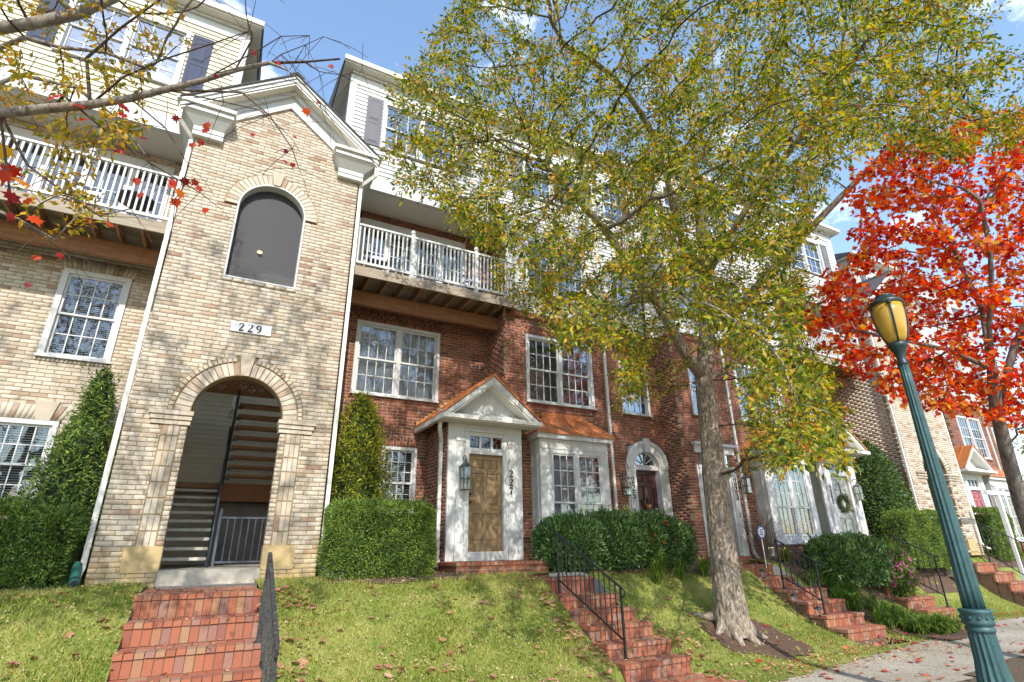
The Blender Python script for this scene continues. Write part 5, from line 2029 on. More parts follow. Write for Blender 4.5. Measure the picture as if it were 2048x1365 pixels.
def brick_steps(label, x0, x1, noses, yback, zlow, single=True, landing=None):
    """noses: (Y, z) of each step edge from the top one down; each step is a core with bricks of its own."""
    t = Thing('brick_steps', label, 'brick steps', ((x0 + x1) / 2, noses[-1][0], noses[-1][1]), 'red brick steps up the lawn')
    n = max(3, round((x1 - x0) / NB))
    w = (x1 - x0) / n
    count = 0
    rest = []
    yb = yback
    zt_low = [z for _, z in noses[1:]] + [zlow]
    for i, (yn, z) in enumerate(noses):
        core = MB().box(x0 + .012, x1 - .012, yn + .03, yb, zlow - .25, z - .008).build('step', 'step_mortar', t)
        # nose bricks
        specs = []
        for k in range(n):
            specs.append((x0 + (k + .5) * w, yn + .10 + random.uniform(-.004, .004), z - .029 + random.uniform(-.002, .002), (w - .006, .20, .058)))
        # riser bricks
        hr = z - .060 - zt_low[i]
        if hr > .05:
            off = random.choice((0, .5))
            for k in range(n):
                specs.append((x0 + (k + .5) * w, yn + .018 + .03 + random.uniform(-.003, .003), zt_low[i] + hr / 2 - .002, (w - .006, .058, round(hr - .006, 3))))
        # cheek bricks at the two ends
        # tread pavers behind the nose
        y = yn + .205
        row = 0
        while y < yb - .05:
            d = min(.098, yb - y)
            m2 = max(2, round((x1 - x0) / .2))
            w2 = (x1 - x0) / m2
            for k in range(m2):
                specs.append((x0 + (k + .5) * w2, y + d / 2, z - .031 + random.uniform(-.002, .002), (round(w2 - .006, 3), round(d - .006, 3), .058)))
            y += .098
            row += 1
        for (a, b, c, dim) in specs:
            if single and count < 300:
                me = brick_unit(*dim, None)
                link(me, 'brick', t, core, (a - t.org.x, b - t.org.y, c - t.org.z))
                count += 1
            else:
                rest.append((a, b, c, dim))
        yb = yn + .045
    if rest:
        mb = MB()
        for a, b, c, (p, q, r) in rest:
            mb.box(a - p / 2, a + p / 2, b - q / 2, b + q / 2, c - r / 2, c + r / 2)
        mb.build('bricks', 'step_brick', t, kind='stuff')
    return t


S229 = [(8.93, -.50), (8.42, -.77), (7.92, -1.02), (7.54, -1.26), (7.12, -1.46), (6.70, -1.65)]
brick_steps('broad brick steps climbing to the 229 entrance arch', -.71, .79, S229, 10.575, -1.82)
S227 = [(9.45, -.52), (8.72, -.80), (8.28, -.98), (7.86, -1.17), (7.46, -1.38), (7.06, -1.58)]
brick_steps('brick steps with iron rail leading up to tan door 227', 5.57, 6.85, S227, 9.92, -1.80)
brick_steps('shaded brick steps beside the elm, leading to door 223', 11.45, 12.75, [(9.9, -.44), (9.35, -.69), (8.58, -.92), (8.2, -1.13), (7.84, -1.37), (7.45, -1.58)], 10.55, -1.80)
brick_steps('brick steps edged by dark grassy tufts, leading to door 221', 15.7, 16.95, [(9.6, -.5), (9.3, -.76), (8.9, -1.0), (8.47, -1.28), (8.08, -1.52)], 9.75, -1.80)
brick_steps('farthest brick steps, in front of the 219 tower', 21.3, 22.6, [(9.2, -.6), (8.8, -.86), (8.5, -1.12), (8.2, -1.36), (7.95, -1.58)], 9.85, -1.80, False)


def stoop(label, x0, x1, y0, y1, z, zb):
    t = Thing('brick_stoop', label, 'stoop', ((x0 + x1) / 2, y0, zb), 'brick stoops at the doors')
    c = MB().box(x0 + .03, x1 - .03, y0 + .04, y1, zb - .1, z - .058).build('core', 'red_mortar', t)
    n = round((x1 - x0) / NB)
    w = (x1 - x0) / n
    for k in range(n):
        link(brick_unit(w - .006, .20, .058, None), 'brick', t, c, (x0 + (k + .5) * w - t.org.x, y0 + .10 - t.org.y, z - .029 - t.org.z))
    y = y0 + .205
    k = 0
    m2 = round((x1 - x0) / .2)
    w2 = (x1 - x0) / m2
    while y < y1 - .03:
        d = min(.098, y1 - y)
        for j in range(m2):
            link(brick_unit(round(w2 - .006, 3), round(d - .006, 3), .058, None), 'brick', t, c, (x0 + (j + .5) * w2 - t.org.x, y + d / 2 - t.org.y, z - .031 - t.org.z))
        y += .098
    zz = z - .06
    r = 0
    while zz > zb - .02:
        off = BL / 2 if r % 2 else 0
        x = x0 + .03 - off
        while x < x1 - .03:
            a, b = max(x, x0 + .03), min(x + BL, x1 - .03)
            if b - a > .04:
                MB().box(a + .005, b - .005, y0 + .030, y0 + .07, zz - BH + .012, zz).build('wall_brick', 'red_brick', t, c)
            x += BL
        for sx, xx in ((-1, x0 + .03), (1, x1 - .03)):
            MB().box(xx - .004 if sx < 0 else xx - .03, xx + .03 if sx < 0 else xx + .004, y0 + .075, y1 - .01, zz - BH + .012, zz).build('side_brick', 'red_brick', t, c)
        zz -= BH
        r += 1
    return t


stoop('low brick stoop under the tan door 227', 4.12, 6.16, 9.93, 10.965, -.224, -.50)
stoop('brick stoop under the sage door 221', 15.8, 17.9, 9.76, 10.235, -.224, -.45)

# brick path from the 227 steps to the sidewalk
pt = Thing('brick_path', 'flat brick path joining the 227 steps to the sidewalk', 'path', (6.2, 6.6, SWZ))
pt.o['kind'] = 'structure'
del pt.o['category']
base = MB().box(5.5, 6.95, Ye(6.2) - .0, 7.08, SWZ - .1, SWZ + .012).build('path_bed', 'step_mortar', pt)
y = float(Ye(6.2)) + .01
k = 0
while y < 7.05:
    for j in range(8):
        xx = 5.5 + (j + (.5 if k % 2 else 0)) * .2
        if xx > 6.85:
            continue
        link(brick_unit(.192, .092, .058, None), 'brick', pt, base, (xx + .1 - pt.org.x, y + .049 - pt.org.y, SWZ - .004 - pt.org.z))
    y += .098
    k += 1


# ================================================================ iron hand railings
def hand_rail(label, x, top, bot, n, mat='black_metal', w=.032):
    """Rail in the plane x: top and bot are (Y, foot z, top z)."""
    (ya, fa, ta), (yb, fb, tb) = top, bot
    t = Thing('hand_railing', label, 'railing', (x, yb, fb), 'black iron hand railings on the steps')
    for yy, f, tt in ((ya, fa, ta), (yb, fb, tb)):
        MB().box(x - w / 2, x + w / 2, yy - w / 2, yy + w / 2, f, tt).build('post', mat, t)
        MB().lathe((x, yy, f), [(.05, 0), (.05, .012), (.03, .03), (.022, .04)], 10).build('post_foot', mat, t)
    hr = MB()
    hr.bar((x, ya + .03, ta + .012), (x, yb - .05, tb + .012 - (ta - tb) / (ya - yb) * .05), .045, .022)
    hr.tube([(x, yb - .05, tb), (x, yb - .09, tb - .05), (x, yb - .08, tb - .11), (x, yb - .03, tb - .13)], .014, 6)
    hr.build('handrail', mat, t)
    g = (.10, .30)
    za, zb = fa + .22, fb + .26
    MB().bar((x, ya - .08, za), (x, yb, zb), .02, .025).bar((x, ya, za + .02), (x, ya - .085, za), .02, .02).build('bottom_rail', mat, t)
    for i in range(1, n + 1):
        f = i / (n + 1)
        yy = ya + (yb - ya) * f
        MB().box(x - .0075, x + .0075, yy - .0075, yy + .0075, za + (zb - za) * f, ta + (tb - ta) * f).build('baluster', mat, t)
    return t


hand_rail('black iron railing on the 227 steps in the centre foreground', 5.9, (9.25, -.80, .27), (7.45, -1.60, -.60), 12)
hand_rail('worn dark railing seen end on beside the 229 steps', .74, (7.98, -1.02, -.02), (6.2, -1.80, -.80), 9, 'worn_black', .05)
hand_rail('black iron railing on the 223 steps beside the elm trunk', 11.7, (8.9, -.92, .12), (8.03, -1.37, -.34), 6)
hand_rail('black iron railing on the 221 steps in front of the pink azalea', 16.9, (9.16, -1.0, .24), (8.2, -1.52, -.31), 6)
hand_rail('black iron railing on the far 219 steps', 22.3, (9.25, -.6, .60), (8.3, -1.36, .0), 6)

# ================================================================ planting
def shoots(P, N, m, ln, size, width, mat, t, tmpl):
    """Stray sprigs that break the clipped outline."""
    k = RNG.choice(len(P), m, replace=False)
    per = 9
    d = N[k] * .8 + rand_dirs(m) * .5 + np.array([0, 0, .7])
    d /= np.linalg.norm(d, axis=1, keepdims=True)
    L_ = ln * RNG.uniform(.4, 1.2, (m, 1, 1))
    f = np.linspace(.1, 1, per)[None, :, None]
    Q = (P[k][:, None, :] + d[:, None, :] * f * L_).reshape(-1, 3)
    D = np.repeat(d, per, 0)
    n = len(Q)
    leaves('shoots', Q, D * .7 + rand_dirs(n) * .7, rand_dirs(n), size * RNG.uniform(.6, 1.1, n), width, tmpl, mat, t, kind='stuff')


def shrub_box(name, label, x0, x1, y0, y1, z0, z1, n, size, mat, cat='hedge', width=.55, round_=.10, group=None, wob=.05, tmpl=LEAF_DIAMOND):
    t = Thing(name, label, cat, ((x0 + x1) / 2, (y0 + y1) / 2, z0), group)
    e = .20
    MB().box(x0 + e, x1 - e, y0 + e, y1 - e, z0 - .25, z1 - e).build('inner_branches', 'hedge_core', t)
    n = int(n * 2.2)
    z0 -= .34
    a = np.array([(x1 - x0) * (z1 - z0), (x1 - x0) * (y1 - y0), (y1 - y0) * (z1 - z0)])
    w = np.array([1.2 * a[0], a[1], .8 * a[2], .8 * a[2]])
    f = RNG.choice(4, size=n, p=w / w.sum())
    u, v = RNG.random(n), RNG.random(n)
    X = x0 + (x1 - x0) * u
    Yy = y0 + (y1 - y0) * v
    Zz = z0 + (z1 - z0) * RNG.random(n)
    N = np.zeros((n, 3))
    P = np.stack([X, Yy, Zz], 1)
    P[f == 0, 1] = y0
    N[f == 0] = (0, -1, .15)
    P[f == 1, 2] = z1
    N[f == 1] = (0, 0, 1)
    P[f == 2, 0] = x0
    N[f == 2] = (-1, 0, .1)
    P[f == 3, 0] = x1
    N[f == 3] = (1, 0, .1)
    c = np.array([(x0 + x1) / 2, (y0 + y1) / 2, (z0 + z1) / 2])
    h = np.array([(x1 - x0) / 2, (y1 - y0) / 2, (z1 - z0) / 2])
    q = (P - c) / h
    k = np.maximum(1, (np.abs(q) ** 7).sum(1) ** (1 / 7))
    P = c + q / k[:, None] * h
    P += wob * (np.sin(P[:, [1, 2, 0]] * 5.1 + 1.3) * np.cos(P[:, [2, 0, 1]] * 7.3 + .4)) - N * (RNG.random(n) ** 2 * .09)[:, None]
    tip = N * 1.0 + rand_dirs(n) * .9 + np.array([0, 0, .25])
    leaves('foliage', P, tip, rand_dirs(n) * .6 + N, size * RNG.uniform(.6, 1.3, n), width, tmpl, mat, t)
    shoots(P, N, int(n / 90), .14, size, width, mat, t, tmpl)
    return t


def shrub_round(name, label, c, profile, n, size, mat, cat='shrub', width=.5, squash=(1, 1), lump=.10, tmpl=LEAF_OVAL, stem=True, group=None, inner='hedge_core', seed=0, loose=.2):
    """profile [(z above base, radius)]; the outline is broken by lumps."""
    c = Vector(c)
    t = Thing(name, label, cat, tuple(c), group)
    n = int(n * 1.8)
    zs = np.array([p[0] for p in profile])
    rs = np.array([p[1] for p in profile])
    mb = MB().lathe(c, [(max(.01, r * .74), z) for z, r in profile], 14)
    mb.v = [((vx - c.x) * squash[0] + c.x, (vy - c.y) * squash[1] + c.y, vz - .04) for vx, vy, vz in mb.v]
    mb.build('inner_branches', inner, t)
    dens = np.interp(np.linspace(zs[0], zs[-1], 200), zs, rs) + .05
    zz = RNG.choice(np.linspace(zs[0], zs[-1], 200), size=n, p=dens / dens.sum()) + RNG.normal(0, .02, n)
    th = RNG.random(n) * 2 * np.pi
    r = np.interp(zz, zs, rs)
    lum = 1 + lump * (np.sin(th * 5 + zz * 4 + seed) * np.cos(zz * 6.5 + th * 2 + seed) + .7 * np.sin(th * 9 + zz * 11 + seed))
    r = r * lum * (1 - .30 * RNG.random(n) ** 2)
    d = np.stack([np.cos(th), np.sin(th), np.zeros(n)], 1)
    P = np.array(tuple(c)) + np.stack([d[:, 0] * r * squash[0], d[:, 1] * r * squash[1], zz], 1)
    slope = np.interp(zz, zs[:-1], -np.diff(rs) / np.diff(zs))
    N = d + np.stack([np.zeros(n), np.zeros(n), np.clip(slope, -.3, 2)], 1)
    tip = N * .8 + rand_dirs(n) * .9 + np.array([0, 0, .2])
    leaves('foliage', P, tip, rand_dirs(n) * .5 + N, size * RNG.uniform(.6, 1.25, n), width, tmpl, mat, t)
    shoots(P, N, int(n / 70), loose, size, width, mat, t, tmpl)
    if stem:
        MB().tube([tuple(c), (c.x, c.y, c.z + .3)], [.05, .04], 7).build('stem', 'twig', t)
    return t


def lz(x, y):
    return float(lawn_z(x, y)) + .02


BLADE3 = (np.array([(-.5, 0, 0), (.5, 0, 0), (-.5, .38, .24), (.5, .38, .24), (-.38, .74, .20), (.38, .74, .20), (0, 1, -.12)], float),
          np.array([(0, 1, 3), (0, 3, 2), (2, 3, 5), (2, 5, 4), (4, 5, 6)]))


def tuft(name, label, spots, per, length, mat, cat, group=None, wd=.028, as_one=None):
    """Clumps of arching blades; one thing per clump."""
    for i, (x, y) in enumerate(spots):
        z = lz(x, y)
        t = Thing(name, label if isinstance(label, str) else label[i], cat, (x, y, z), group)
        n = per
        th = RNG.random(n) * 2 * np.pi
        ln = length * RNG.uniform(.6, 1.15, n)
        el = RNG.uniform(.35, 1.35, n)
        tip = np.stack([np.cos(th) * np.cos(el), np.sin(th) * np.cos(el), np.sin(el)], 1)
        P = np.array([x, y, z - .02]) + np.stack([np.cos(th) * .05 * RNG.random(n), np.sin(th) * .05 * RNG.random(n), np.zeros(n)], 1)
        leaves('blades', P, tip, np.tile([0, 0, 1.], (n, 1)) + .01, ln, wd * .9 / length * .6, BLADE3, mat, t)


# left of the tower
shrub_box('yew_hedge', 'dark yew hedge at the left edge under the blind window', -4.6, -1.72, 10.05, 11.0, -.36, .66, 15000, .055, 'yew_leaf', wob=.10)
shrub_round('holly_shrub', 'tall tapering green holly left of the 229 tower', (-2.12, 11.75, -.4), [(0, .36), (.6, .50), (1.3, .54), (1.8, .48), (2.2, .42), (2.6, .25), (3.0, .20), (3.3, .13), (3.55, .03)], 6000, .08, 'boxwood_leaf', lump=.22, squash=(1, .9), loose=.35)
tuft('grass_tuft', 'small strappy plant at the foot of the yew hedge', [(-2.35, 9.85)], 60, .32, 'liriope_leaf', 'plant')
# between tower and portico 227
shrub_box('clipped_hedge', 'square clipped hedge between the 229 tower and the tan door', 1.80, 3.72, 9.85, 10.85, -.42, .84, 16000, .045, 'boxwood_leaf', wob=.03)
shrub_round('golden_holly', 'yellow green holly column behind the clipped hedge', (2.52, 11.66, -.4), [(0, .5), (.8, .60), (1.6, .60), (2.3, .52), (2.9, .40), (3.3, .24), (3.62, .05)], 9000, .07, 'yellow_leaf', lump=.17, squash=(1.08, .95), loose=.3)
# bed under the bay of 227
for i, (x, y, r, h, lab) in enumerate([(6.75, 10.05, .75, 1.0, 'glossy green laurel bush beside the 227 stoop'), (7.85, 10.1, .80, 1.08, 'glossy laurel bush under the white bay of 227'), (9.0, 10.2, .80, 1.05, 'glossy laurel bush with a few red blooms by the 225 door'), (9.75, 10.35, .60, .9, 'dark laurel bush right in front of the 225 door')]):
    z = lz(x, y)
    t = shrub_round('laurel_bush', lab, (x, y, z), [(0, r * .75), (h * .3, r), (h * .7, r * .95), (h * .92, r * .7), (h * 1.02, r * .2)], 5200, .10, 'camellia_leaf', squash=(1.05, .75), lump=.07, width=.42, group='laurel bushes in the bed', seed=i * 2.0)
    if i == 2:
        for k in range(16):
            th = random.uniform(-2.6, -1.2)
            zz = random.uniform(.45, .95)
            p = (x + r * .95 * math.cos(th), y + r * .75 * math.sin(th), z + zz)
            n = 6
            leaves('flower', np.tile(p, (n, 1)), rand_dirs(n) + np.array([0, -.8, .2]), rand_dirs(n), .05, .8, LEAF_DIAMOND, 'red_petal', t)
tuft('lily_turf', ['arching lily turf clump in the bed left of the elm', 'second lily turf clump from the 227 railing', 'lily turf clump nearest the elm trunk', 'lily turf clump below the laurel with red blooms'], [(8.2, 9.15), (8.95, 9.25), (9.75, 9.35), (8.6, 9.45)], 150, .52, 'liriope_leaf', 'plant', 'lily turf clumps left of the elm')
tuft('grass_plume', 'dry beige ornamental grass standing against door 223', [(12.95, 10.2)], 260, 1.55, 'tuft_leaf', 'plant', wd=.02)
# long band of lily turf between the 223 and 221 steps
k = 0
t = Thing('lily_turf_band', 'dense band of dark lily turf flowing down between the 223 and 221 steps', 'ground cover', (14.0, 8.2, lz(14, 8.2)))
t.o['kind'] = 'stuff'
PP, TT, LL = [], [], []
for i in range(46):
    yy = random.uniform(6.95, 9.2)
    xx = 13.55 + (9.2 - yy) * .28 + random.uniform(-.55, .55)
    zz = lz(xx, yy)
    n = 85
    th = RNG.random(n) * 2 * np.pi
    el = RNG.uniform(.25, 1.15, n)
    TT.append(np.stack([np.cos(th) * np.cos(el), np.sin(th) * np.cos(el), np.sin(el)], 1))
    PP.append(np.array([xx, yy, zz - .02]) + .04 * RNG.normal(size=(n, 3)) * np.array([1, 1, 0]))
    LL.append(.48 * RNG.uniform(.6, 1.15, n))
PP, TT, LL = np.concatenate(PP), np.concatenate(TT), np.concatenate(LL)
leaves('blades', PP, TT, np.tile([0, 0, 1.01], (len(PP), 1)), LL, .036, BLADE3, 'liriope_leaf', t)
tuft('yellow_tuft', 'small yellow green plant by the blue yard sign', [(13.3, 9.9)], 160, .42, 'yellow_leaf', 'plant', wd=.05)
# right: 221 laurel with azalea
for i, (x, y, r, h, lab) in enumerate([(14.35, 9.25, .85, 1.05, 'rounded laurel bush under the 221 bay, nearest the 223 steps'), (15.35, 9.25, .85, 1.15, 'rounded laurel bush under the 221 bay beside the azalea')]):
    z = lz(x, y)
    shrub_round('laurel_bush', lab, (x, y, z), [(0, r * .75), (h * .3, r), (h * .7, r * .95), (h * .92, r * .7), (h * 1.02, r * .2)], 5200, .10, 'camellia_leaf', squash=(1, .7), lump=.07, width=.42, group='laurel bushes in the bed', seed=5 + i)
az = shrub_round('azalea_bush', 'pink flowering azalea by the 221 steps', (16.2, 8.95, lz(16.2, 8.95)), [(0, .4), (.4, .62), (.9, .6), (1.15, .4), (1.3, .1)], 3200, .075, 'boxwood_leaf', squash=(.9, .7), lump=.15)
for k in range(70):
    th = random.uniform(-2.9, -.6)
    zz = random.uniform(.25, 1.15)
    r = np.interp(zz, [0, .4, .9, 1.15, 1.3], [.4, .62, .6, .4, .1]) * 1.04
    p = (16.2 + r * .9 * math.cos(th), 8.95 + r * .7 * math.sin(th), az.org.z + zz)
    n = 6
    leaves('flower', np.tile(p, (n, 1)), rand_dirs(n) + np.array([0, -.8, .2]), rand_dirs(n), .065, .8, LEAF_DIAMOND, 'pink_petal', az)
shrub_round('holly_shrub', 'broad cone of dark holly left of the 219 tower', (19.55, 10.6, -.3), [(0, .9), (.8, 1.1), (1.7, 1.05), (2.5, .80), (3.1, .50), (3.5, .15), (3.62, .03)], 11000, .085, 'holly_leaf', lump=.05, squash=(.85, .75))
shrub_box('clipped_hedge', 'low clipped hedge in front of the holly cone', 17.7, 20.6, 9.15, 9.85, -.40, .92, 13000, .05, 'boxwood_leaf', wob=.05)
shrub_box('clipped_hedge', 'clipped hedge to the right of the 219 tower', 24.2, 26.0, 9.7, 10.6, -.32, 1.15, 8000, .055, 'boxwood_leaf', wob=.04)
shrub_round('holly_shrub', 'slim dark holly just right of the 219 tower', (24.55, 11.3, -.3), [(0, .5), (1, .6), (2, .5), (2.8, .3), (3.2, .05)], 3500, .085, 'holly_leaf')

# ---------------------------------------------------------------- grass
def grass():
    n = 260000
    xs = np.concatenate([RNG.uniform(-3.2, 6.5, int(n * .62)), RNG.uniform(6.5, 24, n - int(n * .62))])
    ys = RNG.uniform(5.6, 10.9, n)
    e = Ye(xs)
    keep = (ys > e + .02 + RNG.normal(0, .03, n)) & ~in_beds(xs + RNG.normal(0, .07, n), ys + RNG.normal(0, .07, n))
    for (a, b, y1) in ((-.72, .80, 10.6), (5.56, 6.86, 10.0), (11.44, 12.76, 10.6), (15.69, 16.96, 9.8), (21.3, 22.6, 9.9)):
        keep &= ~((xs > a) & (xs < b) & (ys < y1))
    keep &= ~((xs > 4.1) & (xs < 6.2) & (ys > 9.9))
    keep &= ~((np.abs(xs - TX) < 1.7) & (ys > TOW - .02))
    # thin, worn patches on the slope
    pn = np.sin(xs * 1.9 + 1) * np.cos(ys * 2.3 + xs) + .6 * np.sin(xs * 5.1 + ys * 3.7)
    keep &= RNG.random(n) < np.clip(.95 - .25 * pn, .35, 1)
    xs, ys = xs[keep], ys[keep]
    zs = lawn_z(xs, ys) - .005
    m = len(xs)
    P = np.stack([xs, ys, zs], 1)
    tip = np.array([0, 0, 1.]) + rand_dirs(m) * .75
    tip[:, 2] = np.abs(tip[:, 2])
    o = leaves('grass', P, tip, rand_dirs(m), RNG.uniform(.035, .085, m) * (1 + .45 * np.clip(np.sin(xs * 2.1 + ys * 1.3) * np.sin(ys * 3.3 - xs), 0, 1)), .15, LEAF_BLADE, 'grass_blade')
    tag(o, 'sunlit patchy autumn grass covering the sloping lawn', 'grass', kind='stuff')


grass()


def litter():
    def scatter(name, label, n, size, tmpl, mat, region, width=1.0, dens=None):
        xs = RNG.uniform(region[0], region[1], n)
        ys = RNG.uniform(region[2], region[3], n)
        if dens is not None:
            k = RNG.random(n) < dens(xs, ys)
            xs, ys = xs[k], ys[k]
        inb = np.zeros(len(xs), bool)
        for (a, b, st) in ((-.71, .79, S229), (5.57, 6.85, S227)):
            inb |= (xs > a) & (xs < b) & (ys < 10.6)
        zs = lawn_z(xs, ys) + RNG.uniform(.02, .055, len(xs))
        for (a, b, st) in ((-.71, .79, S229), (5.57, 6.85, S227)):
            for j in range(len(xs)):
                if a < xs[j] < b and ys[j] < 10.5:
                    zt = SWZ
                    for (yn, z) in reversed(st):
                        if ys[j] > yn + .02:
                            zt = z
                    zs[j] = zt + .012
        sw_ = ys < Ye(xs)
        zs[sw_] = SWZ + RNG.uniform(.008, .03, sw_.sum())
        m = len(xs)
        nrm = np.array([0, 0, 1.]) + rand_dirs(m) * .35
        tip = rand_dirs(m)
        tip[:, 2] *= .25
        o = leaves(name, np.stack([xs, ys, zs], 1), tip, nrm, size * RNG.uniform(.6, 1.25, m), width, tmpl, mat)
        tag(o, label, 'leaf litter', kind='stuff')
    scatter('small_leaf_litter', 'small yellow fallen leaves strewn over lawn and steps', 22000, .042, LEAF_DIAMOND, 'litter_leaf', (-3, 14, 6.0, 10.6), 1.0, lambda x, y: np.where(in_beds(x, y), .25, .8) * ((x < 5.57) | (x > 6.85) | (RNG.random(len(x)) < .3)) * ((x < -.71) | (x > .79) | (RNG.random(len(x)) < .12)))

    def clump(x, y):
        c = np.sin(x * 2.7 + .4) * np.cos(y * 3.1 + 1.2) + .5 * np.sin(x * 6.3)
        d = np.clip(.25 + .45 * c, .04, .9)
        edge = np.exp(-((x - 5.35) / .25) ** 2) + np.exp(-((x - 7.05) / .25) ** 2) * (y < 8) + np.exp(-((x - 1.0) / .3) ** 2) * .8
        on = ((x > -.71) & (x < .79)) | ((x > 5.57) & (x < 6.85))
        return np.where(on, .05, np.clip(d * .35 + edge * .9, 0, 1))
    scatter('maple_leaf_litter', 'pale pink brown maple leaves fallen on the lawn', 4600, .11, LEAF_MAPLE, 'litter_maple', (-2.6, 8.6, 6.3, 9.6), 1.0, clump)
    scatter('red_leaf_litter', 'red maple leaves fallen over the sidewalk and its edge', 900, .115, LEAF_MAPLE, 'litter_maple_red', (8.0, 20, 4.2, 8.2), 1.0, lambda x, y: np.clip(.30 + 1.0 * np.exp(-((y - Ye(x)) / .35) ** 2), 0, 1))


litter()


# ================================================================ trees
def grow(start, attract, step, infl, kill, iters, drop=0.0):
    """Space colonisation: start = list of (point, parent index); returns nodes and parents."""
    nodes = [Vector(p) for p, _ in start]
    par = [q for _, q in start]
    A = [Vector(a) for a in attract]
    alive = [True] * len(A)
    nn = [(-1, 1e9)] * len(A)
    fresh = list(range(len(nodes)))
    cnt = [0] * len(nodes)
    for it in range(iters):
        kd = KDTree(len(fresh))
        for i in fresh:
            kd.insert(nodes[i], i)
        kd.balance()
        for j, a in enumerate(A):
            if alive[j]:
                co, i, d = kd.find(a)
                if d < nn[j][1]:
                    nn[j] = (i, d)
                if nn[j][1] < kill:
                    alive[j] = False
        pull = {}
        for j, a in enumerate(A):
            if alive[j] and nn[j][1] < infl:
                i = nn[j][0]
                v = (a - nodes[i]).normalized()
                if i in pull:
                    pull[i] += v
                else:
                    pull[i] = v.copy()
        if not pull:
            break
        fresh = []
        for i, v in pull.items():
            cnt[i] += 1
            if cnt[i] > 3:
                continue
            if v.length < .05:
                v = Vector((random.uniform(-1, 1), random.uniform(-1, 1), random.uniform(-1, 1)))
            d = (v.normalized() + Vector((random.uniform(-.25, .25), random.uniform(-.25, .25), random.uniform(-.25, .25) - drop))).normalized()
            fresh.append(len(nodes))
            nodes.append(nodes[i] + d * step)
            par.append(i)
            cnt.append(0)
        if not fresh:
            break
    return nodes, par


def tree_mesh(thing, nodes, par, r_tip, expo, mat, twig_mat, r_min_obj=.05, fixed=None, rmax=1e9, flaky=False):
    n = len(nodes)
    kids = [[] for _ in range(n)]
    for i, p in enumerate(par):
        if p >= 0:
            kids[p].append(i)
    w = [0.0] * n
    for i in range(n - 1, -1, -1):
        w[i] = max(1.0, sum(w[k] for k in kids[i]))
    rad = [min(rmax, r_tip * (x ** expo)) for x in w]
    if fixed:
        for i, r in fixed.items():
            rad[i] = max(rad[i], r) if r > 0 else rad[i]
    tw = MB()
    stack = [i for i, p in enumerate(par) if p < 0]
    done = []
    while stack:
        s = stack.pop()
        chain = [s] if par[s] < 0 else [par[s], s]
        c = s
        while kids[c]:
            k = max(kids[c], key=lambda q: w[q])
            for o in kids[c]:
                if o != k:
                    stack.append(o)
            chain.append(k)
            c = k
        rr = [rad[i] for i in chain]
        if par[s] >= 0:
            rr[0] = min(rr[0], rr[1] * 1.15)
        pts = [nodes[i] for i in chain]
        if len(pts) < 2:
            continue
        if flaky and par[s] < 0:
            flaky_trunk(thing, pts, rr, mat)
            continue
        if rr[0] > r_min_obj:
            big = [q for q in range(len(rr)) if rr[q] > .012] or [0, 1]
            m = max(big[-1] + 1, 2)
            MB().tube(pts, rr, 12 if rr[0] > .1 else 8).build('trunk' if par[s] < 0 else 'branch', mat, thing, smooth=True)
        else:
            tw.tube(pts, rr, 5 if rr[0] > .015 else 3, False)
    if tw.f:
        tw.build('twigs', twig_mat, thing, kind='stuff', smooth=True)
    return rad, w, kids


def in_poly(px, py, poly):
    c = np.zeros(len(px), bool)
    j = len(poly) - 1
    for i in range(len(poly)):
        xi, yi = poly[i]
        xj, yj = poly[j]
        c ^= ((yi > py) != (yj > py)) & (px < (xj - xi) * (py - yi) / (yj - yi + 1e-9) + xi)
        j = i
    return c


def crown_points(poly, n, dmin, dmax, bb, field=None, horiz=False):
    """Points filling the crown: directions from the street side, depths measured along the view."""
    out = []
    while len(out) < n:
        m = n * 3
        px, py = RNG.uniform(bb[0], bb[1], m), RNG.uniform(bb[2], bb[3], m)
        k = in_poly(px, py, poly)
        px, py = px[k], py[k]
        for a, b in zip(px, py):
            lo_, hi_ = dmin(a, b), dmax(a, b)
            r_ = ray(a, b)
            if horiz:
                r_ = r_ / math.hypot(r_.x, r_.y)
            p = r_ * random.uniform(lo_, hi_)
            if field and not field(p):
                continue
            out.append(p)
            if len(out) >= n:
                break
    return out


def foliage(thing, nodes, par, w, kids, wmax, per, size, mat, tmpl, width, droop=.4, name='crown', spread=.12, stuff=False):
    idx = [i for i in range(len(nodes)) if w[i] <= wmax and par[i] >= 0]
    base = np.array([tuple(nodes[i]) for i in idx])
    pr = np.array([tuple(nodes[par[i]]) for i in idx])
    n = len(idx) * per
    f = RNG.random((len(idx), per, 1))
    P = (base[:, None, :] * f + pr[:, None, :] * (1 - f)).reshape(-1, 3)
    d = (base - pr)
    d /= np.linalg.norm(d, axis=1, keepdims=True) + 1e-9
    D = np.repeat(d, per, axis=0)
    off = rand_dirs(n)
    P = P + off * spread * RNG.random((n, 1))
    tip = D * .5 + off * .9 + np.array([0, 0, -droop])
    nrm = np.array([0, 0, .8]) + rand_dirs(n)
    return leaves(name, P, tip, nrm, size * RNG.uniform(.6, 1.2, n), width, tmpl, mat, thing)


